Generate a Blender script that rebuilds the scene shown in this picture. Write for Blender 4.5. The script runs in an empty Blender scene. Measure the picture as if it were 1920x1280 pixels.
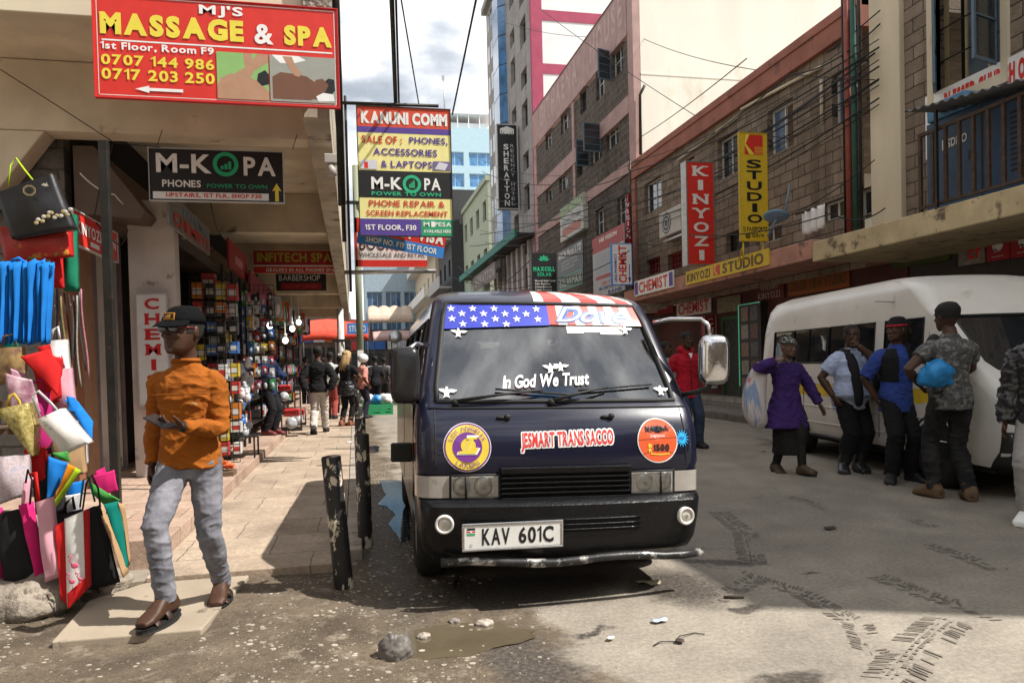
import bpy, bmesh, math, random
from mathutils import Vector, Matrix, Euler, noise
R = math.radians
rnd = random.Random(7)
scn = bpy.context.scene
col = scn.collection

# ---------------------------------------------------------------- camera
FPX, CAMZ = 1387.0, 1.36
YAW, PITCH, ROLL = math.atan(295/1387.0), -R(1.2), R(1.43)
PCY = 712.0
_cy, _sy = math.cos(YAW), math.sin(YAW)
FW = Vector((_sy*math.cos(PITCH), _cy*math.cos(PITCH), math.sin(PITCH)))
_rt = Vector((_cy, -_sy, 0)); _up = _rt.cross(FW)
RT = _rt*math.cos(ROLL) - _up*math.sin(ROLL)
UP = _up*math.cos(ROLL) + _rt*math.sin(ROLL)
CAM = Vector((0, 0, CAMZ))
cam = bpy.data.cameras.new('camera')
cam.sensor_width = 36; cam.lens = FPX/1920*36
cam.shift_y = (PCY-640)/1920.0
cam.clip_end = 2000; cam.clip_start = .05
camo = bpy.data.objects.new('camera', cam); col.objects.link(camo)
camo.matrix_world = Matrix(((RT.x, UP.x, -FW.x, 0), (RT.y, UP.y, -FW.y, 0), (RT.z, UP.z, -FW.z, CAMZ), (0, 0, 0, 1)))
scn.camera = camo

# ---------------------------------------------------------------- light
SUN_EL, SUN_AZ = R(53), R(-23)          # azimuth measured from +X towards +Y
sun = bpy.data.lights.new('sun', 'SUN'); sun.energy = 5.0; sun.angle = R(.53); sun.color = (1, .952, .885)
suno = bpy.data.objects.new('sun', sun); col.objects.link(suno)
sd = Vector((math.cos(SUN_EL)*math.cos(SUN_AZ), math.cos(SUN_EL)*math.sin(SUN_AZ), math.sin(SUN_EL)))
suno.rotation_euler = sd.to_track_quat('Z', 'Y').to_euler()
suno.location = (30, -10, 40)
world = bpy.data.worlds.new('World'); scn.world = world; world.use_nodes = True
wn = world.node_tree; wn.nodes.clear()
def wnode(t, **k):
    n = wn.nodes.new(t)
    for a, b in k.items(): setattr(n, a, b)
    return n
_out = wnode('ShaderNodeOutputWorld'); _bg = wnode('ShaderNodeBackground'); _bg.inputs['Strength'].default_value = .043
_sky = wnode('ShaderNodeTexSky', sky_type='NISHITA', sun_disc=False, sun_elevation=SUN_EL, sun_rotation=math.pi/2-SUN_AZ, air_density=1.2, dust_density=1.0)
_tc = wnode('ShaderNodeTexCoord'); _mp = wnode('ShaderNodeMapping'); _mp.inputs['Scale'].default_value = (1, 1, 2.0); _mp.inputs['Location'].default_value = (.35, .1, .2)
_nz = wnode('ShaderNodeTexNoise'); _nz.inputs['Scale'].default_value = 2.3; _nz.inputs['Detail'].default_value = 9; _nz.inputs['Roughness'].default_value = .55
_cr = wnode('ShaderNodeValToRGB'); _cr.color_ramp.elements[0].position = .34; _cr.color_ramp.elements[1].position = .50
_n2 = wnode('ShaderNodeTexNoise'); _n2.inputs['Scale'].default_value = 6.0; _n2.inputs['Detail'].default_value = 7
_c2 = wnode('ShaderNodeValToRGB'); _c2.color_ramp.elements[0].position = .40; _c2.color_ramp.elements[1].position = .64
_c2.color_ramp.elements[0].color = (9.5, 10.3, 11.5, 1); _c2.color_ramp.elements[1].color = (27, 27, 27, 1)
_mx = wnode('ShaderNodeMixRGB')
L = wn.links.new
L(_tc.outputs['Generated'], _mp.inputs['Vector']); L(_mp.outputs[0], _nz.inputs['Vector']); L(_mp.outputs[0], _n2.inputs['Vector'])
L(_nz.outputs['Fac'], _cr.inputs['Fac']); L(_n2.outputs['Fac'], _c2.inputs['Fac'])
L(_cr.outputs['Color'], _mx.inputs['Fac']); L(_sky.outputs['Color'], _mx.inputs['Color1']); L(_c2.outputs['Color'], _mx.inputs['Color2'])
L(_mx.outputs['Color'], _bg.inputs['Color']); L(_bg.outputs[0], _out.inputs['Surface'])
scn.view_settings.view_transform = 'Standard'; scn.view_settings.look = 'None'
scn.view_settings.exposure = .68; scn.view_settings.gamma = 1.0; scn.view_settings.use_curve_mapping = False
scn.cycles.max_bounces = 7; scn.cycles.transparent_max_bounces = 12

# ---------------------------------------------------------------- pixel -> place
def at(px, py, X=None, Y=None, Z=None):
    d = FW*FPX + RT*(px-960) - UP*(py-PCY)
    if X is not None: t = X/d.x
    elif Y is not None: t = Y/d.y
    else: t = (Z-CAMZ)/d.z
    return CAM + d*t

# ---------------------------------------------------------------- materials
MATS = {}
def _new(name):
    m = bpy.data.materials.new(name); m.use_nodes = True
    nt = m.node_tree; b = nt.nodes['Principled BSDF']
    return m, nt, b
def _noise(nt, vec, scale, detail=5, rough=.55):
    n = nt.nodes.new('ShaderNodeTexNoise'); n.inputs['Scale'].default_value = scale
    n.inputs['Detail'].default_value = detail; n.inputs['Roughness'].default_value = rough
    nt.links.new(vec, n.inputs['Vector']); return n.outputs['Fac']
def _ramp(nt, fac, p0, p1, c0=(0, 0, 0, 1), c1=(1, 1, 1, 1)):
    n = nt.nodes.new('ShaderNodeValToRGB'); e = n.color_ramp.elements
    e[0].position = p0; e[1].position = p1; e[0].color = c0; e[1].color = c1
    nt.links.new(fac, n.inputs['Fac']); return n.outputs['Color']
def _mix(nt, fac, a, b, mode='MIX'):
    n = nt.nodes.new('ShaderNodeMixRGB'); n.blend_type = mode
    for s, v in (('Fac', fac), ('Color1', a), ('Color2', b)):
        if hasattr(v, 'is_linked'): nt.links.new(v, n.inputs[s])
        elif s == 'Fac': n.inputs[s].default_value = v
        else: n.inputs[s].default_value = (*v[:3], 1)
    return n.outputs['Color']
def _bump(nt, b, h, strength, dist=.01):
    n = nt.nodes.new('ShaderNodeBump'); n.inputs['Strength'].default_value = strength; n.inputs['Distance'].default_value = dist
    nt.links.new(h, n.inputs['Height'])
    if b.inputs['Normal'].is_linked:
        nt.links.new(b.inputs['Normal'].links[0].from_socket, n.inputs['Normal'])
    nt.links.new(n.outputs[0], b.inputs['Normal'])
def mat(name, c, rough=.75, var=.18, vs=5., c2=None, bump=.25, bs=60., bd=.004, metal=0., spots=None, spots2=None, coat=0., spec=.4, stretch=None):
    if name in MATS: return MATS[name]
    m, nt, b = _new(name)
    tc = nt.nodes.new('ShaderNodeTexCoord').outputs['Object']
    if stretch:
        mp = nt.nodes.new('ShaderNodeMapping'); mp.inputs['Scale'].default_value = stretch
        nt.links.new(tc, mp.inputs['Vector']); tc = mp.outputs[0]
    lo = tuple(x*(1-var) for x in c); hi = c2 or tuple(min(1, x*(1+var)) for x in c)
    o = _mix(nt, _ramp(nt, _noise(nt, tc, vs, 8), .3, .7), lo, hi)
    for s in (spots, spots2):
        if s: o = _mix(nt, _ramp(nt, _noise(nt, tc, s[2], 8, .65), s[1], s[1]+(s[3] if len(s) > 3 else .06)), o, s[0])
    nt.links.new(o, b.inputs['Base Color'])
    b.inputs['Roughness'].default_value = rough; b.inputs['Metallic'].default_value = metal
    b.inputs['Coat Weight'].default_value = coat; b.inputs['Coat Roughness'].default_value = .06
    b.inputs['Specular IOR Level'].default_value = spec
    if bump: _bump(nt, b, _noise(nt, tc, bs, 6), bump, bd)
    MATS[name] = m; return m
def flat(name, c, rough=.6, **k):
    k.setdefault('var', .07); k.setdefault('vs', 9.); k.setdefault('bump', .05)
    return mat(name, c, rough, **k)
def masonry(name, c1, c2, mortar, axis='YZ', bw=.62, bh=.3, ms=.012, bump=.9, var=.25, rough=.9, bd=.02):
    if name in MATS: return MATS[name]
    m, nt, b = _new(name)
    tc = nt.nodes.new('ShaderNodeTexCoord').outputs['Object']
    s = nt.nodes.new('ShaderNodeSeparateXYZ'); nt.links.new(tc, s.inputs[0])
    cb = nt.nodes.new('ShaderNodeCombineXYZ')
    nt.links.new(s.outputs[axis[0]], cb.inputs[0]); nt.links.new(s.outputs[axis[1]], cb.inputs[1])
    dn = nt.nodes.new('ShaderNodeTexNoise'); dn.inputs['Scale'].default_value = 9; nt.links.new(tc, dn.inputs['Vector'])
    dv = nt.nodes.new('ShaderNodeVectorMath'); dv.operation = 'MULTIPLY_ADD'
    dv.inputs[1].default_value = (.035, .035, 0); nt.links.new(dn.outputs['Color'], dv.inputs[0]); nt.links.new(cb.outputs[0], dv.inputs[2])
    br = nt.nodes.new('ShaderNodeTexBrick'); nt.links.new(dv.outputs[0], br.inputs['Vector'])
    br.inputs['Scale'].default_value = 1; br.inputs['Brick Width'].default_value = bw; br.inputs['Row Height'].default_value = bh
    br.inputs['Mortar Size'].default_value = ms; br.inputs['Mortar Smooth'].default_value = .3; br.inputs['Bias'].default_value = 0
    br.inputs['Color1'].default_value = (*c1, 1); br.inputs['Color2'].default_value = (*c2, 1); br.inputs['Mortar'].default_value = (*mortar, 1)
    n1 = _noise(nt, tc, 3.2, 8); n2 = _noise(nt, tc, 28, 6, .7)
    o = _mix(nt, 1.0, br.outputs['Color'], _ramp(nt, n1, .25, .75, (1-var,)*3+(1,), (1+var,)*3+(1,)), 'MULTIPLY')
    o = _mix(nt, 1.0, o, _ramp(nt, n2, .3, .7, (.72,)*3+(1,), (1.2,)*3+(1,)), 'MULTIPLY')
    ms_ = nt.nodes.new('ShaderNodeMapping'); ms_.inputs['Scale'].default_value = (1, 1, .16) if 'Z' in axis else (1, 1, 1); nt.links.new(tc, ms_.inputs['Vector'])
    o = _mix(nt, _ramp(nt, _noise(nt, ms_.outputs[0], 1.1, 9, .6), .52, .72, (0, 0, 0, 1), (.62, .62, .62, 1)), o, tuple(x*.38 for x in c1))
    o = _mix(nt, _ramp(nt, _noise(nt, tc, 4.7, 7, .7), .62, .74, (0, 0, 0, 1), (.5, .5, .5, 1)), o, tuple(min(.6, x*1.7) for x in c2))
    nt.links.new(o, b.inputs['Base Color']); b.inputs['Roughness'].default_value = rough; b.inputs['Specular IOR Level'].default_value = .25
    inv = nt.nodes.new('ShaderNodeMath'); inv.operation = 'SUBTRACT'; inv.inputs[0].default_value = 1
    nt.links.new(br.outputs['Fac'], inv.inputs[1])
    _bump(nt, b, n2, .6, .012); _bump(nt, b, inv.outputs[0], bump, bd)
    MATS[name] = m; return m
def glass(name, tint=(.02, .03, .04), rough=.03, trans=0., spec=.9, mixfac=None):
    """window glass: a glossy pane over a dark room, or (trans) a clear pane."""
    if name in MATS: return MATS[name]
    m, nt, b = _new(name)
    tc = nt.nodes.new('ShaderNodeTexCoord').outputs['Object']
    if trans:
        out = nt.nodes['Material Output']
        tr = nt.nodes.new('ShaderNodeBsdfTransparent'); tr.inputs[0].default_value = (trans, trans, trans*1.01, 1)
        gl = nt.nodes.new('ShaderNodeBsdfGlossy'); gl.inputs['Roughness'].default_value = rough
        fr = nt.nodes.new('ShaderNodeFresnel'); fr.inputs['IOR'].default_value = 1.52
        ad = nt.nodes.new('ShaderNodeMath'); ad.operation = 'MULTIPLY_ADD'; ad.inputs[1].default_value = 1.6; ad.inputs[2].default_value = mixfac or .02
        ad.use_clamp = True
        nt.links.new(fr.outputs[0], ad.inputs[0])
        mx = nt.nodes.new('ShaderNodeMixShader'); nt.links.new(ad.outputs[0], mx.inputs[0]); nt.links.new(tr.outputs[0], mx.inputs[1]); nt.links.new(gl.outputs[0], mx.inputs[2])
        nt.links.new(mx.outputs[0], out.inputs['Surface'])
        nt.nodes.remove(b)
    else:
        o = _mix(nt, _ramp(nt, _noise(nt, tc, 2., 5), .3, .7), tuple(x*.6 for x in tint), tuple(x*1.5 for x in tint))
        nt.links.new(o, b.inputs['Base Color']); b.inputs['Roughness'].default_value = rough
        b.inputs['Specular IOR Level'].default_value = spec
        _bump(nt, b, _noise(nt, tc, 3., 2), .05, .02)
    MATS[name] = m; return m
def emit(name, c, strength):
    if name in MATS: return MATS[name]
    m, nt, b = _new(name)
    tc = nt.nodes.new('ShaderNodeTexCoord').outputs['Object']
    nt.links.new(_mix(nt, _noise(nt, tc, 30, 2), c, tuple(x*.95 for x in c)), b.inputs['Emission Color'])
    b.inputs['Emission Strength'].default_value = strength; b.inputs['Base Color'].default_value = (*c, 1)
    MATS[name] = m; return m

# ---------------------------------------------------------------- mesh builder
def frame_m(d, up=Vector((0, 0, 1))):
    d = d.normalized()
    if abs(d.dot(up)) > .98: up = Vector((0, 1, 0))
    x = up.cross(d).normalized(); y = d.cross(x)
    return Matrix((x, y, d)).transposed()
class MB:
    def __init__(s): s.v = []; s.f = []; s.mi = []; s.sm = []
    def add(s, vs, fs, mi=0, sm=False, M=None):
        k = len(s.v)
        for p in vs: s.v.append(tuple(M @ Vector(p)) if M is not None else tuple(p))
        for f in fs: s.f.append([i+k for i in f]); s.mi.append(mi); s.sm.append(sm)
        return s
    def box(s, x0, y0, z0, x1, y1, z1, mi=0, M=None):
        v = [(x0, y0, z0), (x1, y0, z0), (x1, y1, z0), (x0, y1, z0), (x0, y0, z1), (x1, y0, z1), (x1, y1, z1), (x0, y1, z1)]
        return s.add(v, [(0, 3, 2, 1), (4, 5, 6, 7), (0, 1, 5, 4), (1, 2, 6, 5), (2, 3, 7, 6), (3, 0, 4, 7)], mi, False, M)
    def cbox(s, c, d, mi=0, M=None):
        return s.box(c[0]-d[0]/2, c[1]-d[1]/2, c[2]-d[2]/2, c[0]+d[0]/2, c[1]+d[1]/2, c[2]+d[2]/2, mi, M)
    def quad(s, a, b, c, d, mi=0, sm=False): return s.add([a, b, c, d], [(0, 1, 2, 3)], mi, sm)
    def prism(s, pts, y0, y1, mi=0, M=None):
        """polygon in the XZ plane (counter-clockwise seen from -Y) given depth along Y"""
        n = len(pts); v = [(x, y0, z) for x, z in pts]+[(x, y1, z) for x, z in pts]
        f = [tuple(range(n)), tuple(range(2*n-1, n-1, -1))]+[(i, i+n, (i+1) % n+n, (i+1) % n) for i in range(n)]
        return s.add(v, f, mi, False, M)
    def poly(s, pts, y, mi=0, M=None):
        return s.add([(x, y, z) for x, z in pts], [tuple(range(len(pts)))], mi, False, M)
    def tube(s, pts, r, n=8, mi=0, sm=True, cap=True, M=None, sx=1.):
        pts = [Vector(p) for p in pts]; k = len(pts)
        rs = r if isinstance(r, (list, tuple)) else [r]*k
        vs = []; fs = []; prev = None
        for i, p in enumerate(pts):
            d = (pts[min(i+1, k-1)]-pts[max(i-1, 0)])
            if d.length < 1e-9: d = Vector((0, 0, 1))
            d.normalize()
            if prev is None: F = frame_m(d); x = F.col[0].copy()
            else:
                x = prev-d*prev.dot(d)
                if x.length < 1e-6: x = frame_m(d).col[0].copy()
                x.normalize()
            prev = x; y = d.cross(x)
            for j in range(n):
                a = 2*math.pi*j/n
                vs.append(p+x*math.cos(a)*rs[i]*sx+y*math.sin(a)*rs[i])
        for i in range(k-1):
            for j in range(n):
                fs.append((i*n+j, i*n+(j+1) % n, (i+1)*n+(j+1) % n, (i+1)*n+j))
        if cap: fs.append(tuple(range(n-1, -1, -1))); fs.append(tuple(range((k-1)*n, k*n)))
        return s.add(vs, fs, mi, sm, M)
    def lathe(s, prof, n=20, mi=0, sm=True, M=None):
        vs = []; fs = []
        for r, z in prof:
            for j in range(n): a = 2*math.pi*j/n; vs.append((r*math.cos(a), r*math.sin(a), z))
        for i in range(len(prof)-1):
            for j in range(n): fs.append((i*n+j, i*n+(j+1) % n, (i+1)*n+(j+1) % n, (i+1)*n+j))
        fs.append(tuple(range(n-1, -1, -1))); fs.append(tuple(range((len(prof)-1)*n, len(prof)*n)))
        return s.add(vs, fs, mi, sm, M)
    def ell(s, c, r, M=None, mi=0, nu=14, nv=9):
        vs = [(0, 0, -1)]; fs = []
        for i in range(1, nv):
            t = math.pi*i/nv-math.pi/2
            for j in range(nu): a = 2*math.pi*j/nu; vs.append((math.cos(t)*math.cos(a), math.cos(t)*math.sin(a), math.sin(t)))
        vs.append((0, 0, 1))
        for j in range(nu):
            fs.append((0, 1+(j+1) % nu, 1+j)); e = len(vs)-1
            fs.append((e, 1+(nv-2)*nu+j, 1+(nv-2)*nu+(j+1) % nu))
            for i in range(nv-2): fs.append((1+i*nu+j, 1+i*nu+(j+1) % nu, 1+(i+1)*nu+(j+1) % nu, 1+(i+1)*nu+j))
        T = Matrix.Translation(Vector(c))
        if M is not None: T = T @ M.to_4x4()
        return s.add([T @ Vector((x*r[0], y*r[1], z*r[2])) for x, y, z in vs], fs, mi, True)
    def grid(s, fn, nu, nv, mi=0, sm=True, flip=False):
        vs = [fn(i/nu, j/nv) for j in range(nv+1) for i in range(nu+1)]; w = nu+1
        fs = [(j*w+i, j*w+i+1, (j+1)*w+i+1, (j+1)*w+i) for j in range(nv) for i in range(nu)]
        if flip: fs = [f[::-1] for f in fs]
        return s.add(vs, fs, mi, sm)
    def merge(s, o, M=None, mi=None):
        k = len(s.v)
        for p in o.v: s.v.append(tuple(M @ Vector(p)) if M is not None else p)
        for f, m, q in zip(o.f, o.mi, o.sm): s.f.append([i+k for i in f]); s.mi.append(m if mi is None else mi); s.sm.append(q)
        return s
    def disp(s, fn):
        s.v = [tuple(Vector(p)+Vector(fn(Vector(p)))) for p in s.v]; return s
    def mesh(s, name):
        me = bpy.data.meshes.new(name); me.from_pydata(s.v, [], s.f)
        me.polygons.foreach_set('material_index', s.mi); me.polygons.foreach_set('use_smooth', s.sm)
        me.update(); return me
    def build(s, name, mats, parent=None, bevel=0, solid=0, sub=0, angle=None, weld=0, label=None, loc=None, rz=0):
        me = s.mesh(name)
        if weld or angle:
            b = bmesh.new(); b.from_mesh(me)
            if weld: bmesh.ops.remove_doubles(b, verts=b.verts, dist=weld); bmesh.ops.recalc_face_normals(b, faces=b.faces)
            b.to_mesh(me); b.free()
            if angle: me.set_sharp_from_angle(angle=R(angle))
        o = bpy.data.objects.new(name, me); col.objects.link(o)
        for m in (mats if isinstance(mats, (list, tuple)) else [mats]): me.materials.append(m)
        if parent is not None: o.parent = parent
        if solid: md = o.modifiers.new('solid', 'SOLIDIFY'); md.thickness = abs(solid); md.offset = -1 if solid > 0 else 1
        if sub: md = o.modifiers.new('sub', 'SUBSURF'); md.levels = md.render_levels = sub
        if bevel: md = o.modifiers.new('bevel', 'BEVEL'); md.width = bevel; md.segments = 2; md.limit_method = 'ANGLE'; md.angle_limit = R(40)
        if label: o['label'] = label
        if loc is not None: o.location = loc
        if rz: o.rotation_euler = (0, 0, rz)
        return o
def thing(name, label, cat, loc=(0, 0, 0), rz=0, group=None):
    o = bpy.data.objects.new(name, None); col.objects.link(o); o.empty_display_size = .2
    o.location = loc; o.rotation_euler = (0, 0, rz) if not isinstance(rz, tuple) else rz
    o['label'] = label; o['category'] = cat
    if group: o['group'] = group
    return o
def tag(o, label, cat, group=None):
    o['label'] = label; o['category'] = cat
    if group: o['group'] = group
    return o
def kind(o, k='structure'): o['kind'] = k; return o
def copy_tree(o, parent=None):
    c = o.copy(); col.objects.link(c)
    if parent is not None: c.parent = parent
    for ch in list(o.children): copy_tree(ch, c)
    return c

# ---------------------------------------------------------------- lettering
GL = {}
def _glyphs():
    chars = "ABCDEFGHIJKLMNOPQRSTUVWXYZabcdefghijklmnoprstuvwxyz0123456789&,.:;-/=@'\u2019\""
    made = []
    for w, off in ((0, 0.), (1, .028), (2, .06)):
        for ch in chars:
            c = bpy.data.curves.new('g', 'FONT'); c.body = ch; c.offset = off; c.resolution_u = 3
            o = bpy.data.objects.new('g', c); col.objects.link(o); made.append((w, ch, o, c))
    bpy.context.view_layer.update(); dg = bpy.context.evaluated_depsgraph_get()
    for w, ch, o, c in made:
        me = o.evaluated_get(dg).to_mesh()
        vs = [(v.co.x, v.co.y) for v in me.vertices]; fs = [tuple(p.vertices) for p in me.polygons]
        x0 = min(v[0] for v in vs); x1 = max(v[0] for v in vs)
        GL[(w, ch)] = ([(x-x0, y) for x, y in vs], fs, x1-x0)
        o.evaluated_get(dg).to_mesh_clear()
    for w, ch, o, c in made: bpy.data.objects.remove(o); bpy.data.curves.remove(c)
_glyphs()
for _w, _t in ((0, .085), (1, .12), (2, .17)):
    _a = .26; GL[(_w, '1')] = ([(_a-_t, 0), (_a, 0), (_a, .729), (_a-_t*.8, .729), (_a-_t, .66), (0, .58), (0, .58-_t*.8), (_a-_t, .64-_t*.8)], [(0, 1, 2, 3, 4, 7), (4, 5, 6, 7)], _a)
def letters(s, w=1, gap=.085, shear=0.):
    vs = []; fs = []; x = 0
    for ch in s:
        if ch == ' ': x += .30; continue
        g = GL.get((w, ch))
        if not g: continue
        k = len(vs); vs += [(a+x+shear*b, b) for a, b in g[0]]; fs += [tuple(i+k for i in f) for f in g[1]]
        x += g[2]+gap
    return vs, fs
def text(mb, s, x0, z0, w, h, y=0., mi=0, weight=1, shear=0., gap=.085, slope=0., fn=None):
    """writes s into the box x0,z0,w,h of the XZ plane, read from -Y; h is the full height of its ink"""
    vs, fs = letters(s, weight, gap, shear)
    if not vs: return
    a0 = min(v[0] for v in vs); a1 = max(v[0] for v in vs); b0 = min(v[1] for v in vs); b1 = max(v[1] for v in vs)
    P = []
    for a, b in vs:
        u = (a-a0)/max(a1-a0, 1e-6); X = x0+u*w; Z = z0+(b-b0)/max(b1-b0, 1e-6)*h+slope*u*w
        P.append(fn(X, Z) if fn else (X, y, Z))
    mb.add(P, fs, mi)
SERIF = {'K': ((.12, 0), (.85, 0), (.12, 1), (.85, 1)), 'I': ((.5, 0), (.5, 1)), 'N': ((.12, 0), (.12, 1), (.88, 1)), 'Y': ((.5, 0), (.1, 1), (.9, 1)),
         'H': ((.13, 0), (.87, 0), (.13, 1), (.87, 1)), 'M': ((.1, 0), (.9, 0), (.1, 1), (.9, 1)), 'T': ((.5, 0),), 'E': ((.1, 0), (.1, 1)), 'D': ((.1, 0), (.1, 1))}
def stacked(mb, s, x0, x1, z0, z1, y=0., mi=0, weight=1, fill=.74, serif=True, slope=0.):
    n = len(s); hh = (z1-z0)/n
    for i, ch in enumerate(s):
        if ch == ' ': continue
        zb = z1-(i+1)*hh+hh*(1-fill)/2; h = hh*fill; w = (x1-x0); xa = x0
        if ch == 'I': w = (x1-x0)*.34; xa = x0+(x1-x0)*.33
        text(mb, ch, xa, zb, w, h, y, mi, weight)
        if serif:
            for u, t in SERIF.get(ch, ()):
                sw = (x1-x0)*.17; cx = xa+u*w; zz = zb+(0 if t == 0 else h-h*.13)
                mb.poly([(cx-sw, zz), (cx+sw, zz), (cx+sw, zz+h*.13), (cx-sw, zz+h*.13)], y-.0004, mi)
def rect(mb, x0, z0, x1, z1, y, mi=0): mb.poly([(x0, z0), (x1, z0), (x1, z1), (x0, z1)], y, mi)
def disc(mb, cx, cz, r, y, mi=0, n=28, a0=0, a1=360, r0=0):
    if r0 == 0 and a1-a0 == 360:
        mb.poly([(cx+r*math.cos(R(360*i/n)), cz+r*math.sin(R(360*i/n))) for i in range(n)], y, mi); return
    for i in range(n):
        p = R(a0+(a1-a0)*i/n); q = R(a0+(a1-a0)*(i+1)/n)
        mb.poly([(cx+r0*math.cos(p), cz+r0*math.sin(p)), (cx+r*math.cos(p), cz+r*math.sin(p)), (cx+r*math.cos(q), cz+r*math.sin(q)), (cx+r0*math.cos(q), cz+r0*math.sin(q))], y, mi)
RED = flat('sign_red', (.62, .03, .02), .45); WHITE = flat('sign_white', (.78, .78, .76), .5); YELL = flat('sign_yellow', (.75, .62, .06), .5)
BLACK = flat('sign_black', (.012, .012, .013), .45); PURP = flat('sign_purple', (.09, .05, .28), .5); PALEY = flat('sign_pale_yellow', (.80, .74, .30), .5)
GREEN = flat('sign_green', (.02, .32, .14), .5); BLUE = flat('sign_blue', (.03, .22, .62), .5); ORANGE = flat('sign_orange', (.72, .17, .02), .5)
GREY = flat('sign_grey', (.45, .45, .45), .5); DRED = flat('sign_dark_red', (.33, .012, .015), .5)
MET = mat('dark_metal', (.035, .033, .03), .5, .3, 8, metal=.6, spots=((.11, .05, .03), .6, 9))
STEEL = mat('steel', (.45, .45, .44), .35, .2, 10, metal=.9)
def sign(name, label, loc, rz, w, h, base, rects=(), texts=(), th=.03, frame=None, fr=.02, cat='sign', shear=0., extra=None, slant=0., group=None):
    """board in local XZ, lower left corner at loc, face towards local -Y. rects/texts in fractions of w,h"""
    t = thing(name, label, cat, loc, rz, group)
    mb = MB(); mats = [base]
    mb.box(0, 0, 0, w, th, h, 0)
    for (u0, v0, u1, v1, m) in rects:
        if m not in mats: mats.append(m)
        rect(mb, u0*w, v0*h, u1*w, v1*h, -.0008-.0005*mats.index(m), mats.index(m))
    mb.build('panel', mats, t)
    if frame:
        f = MB()
        for b in ((-fr, -.012, -fr, w+fr, th+.004, 0), (-fr, -.012, h, w+fr, th+.004, h+fr), (-fr, -.0115, 0, 0, th+.003, h), (w, -.0115, 0, w+fr, th+.003, h)): f.box(*b)
        f.build('frame', frame, t)
    groups = {}
    for e in texts:
        s, u0, v0, u1, v1, m = e[:6]; o = e[6] if len(e) > 6 else {}
        q = MB(); kw = dict(o); st = kw.pop('stack', False)
        if st: stacked(q, s, u0*w, u1*w, v0*h, v1*h, -.0055, 0, **kw)
        else: text(q, s, u0*w, v0*h, (u1-u0)*w, (v1-v0)*h, -.0055, 0, **kw)
        q.build('lettering', m, t)
    if extra:
        q = MB(); em = extra(q, w, h); q.build('emblem', em, t)
    return t

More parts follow.
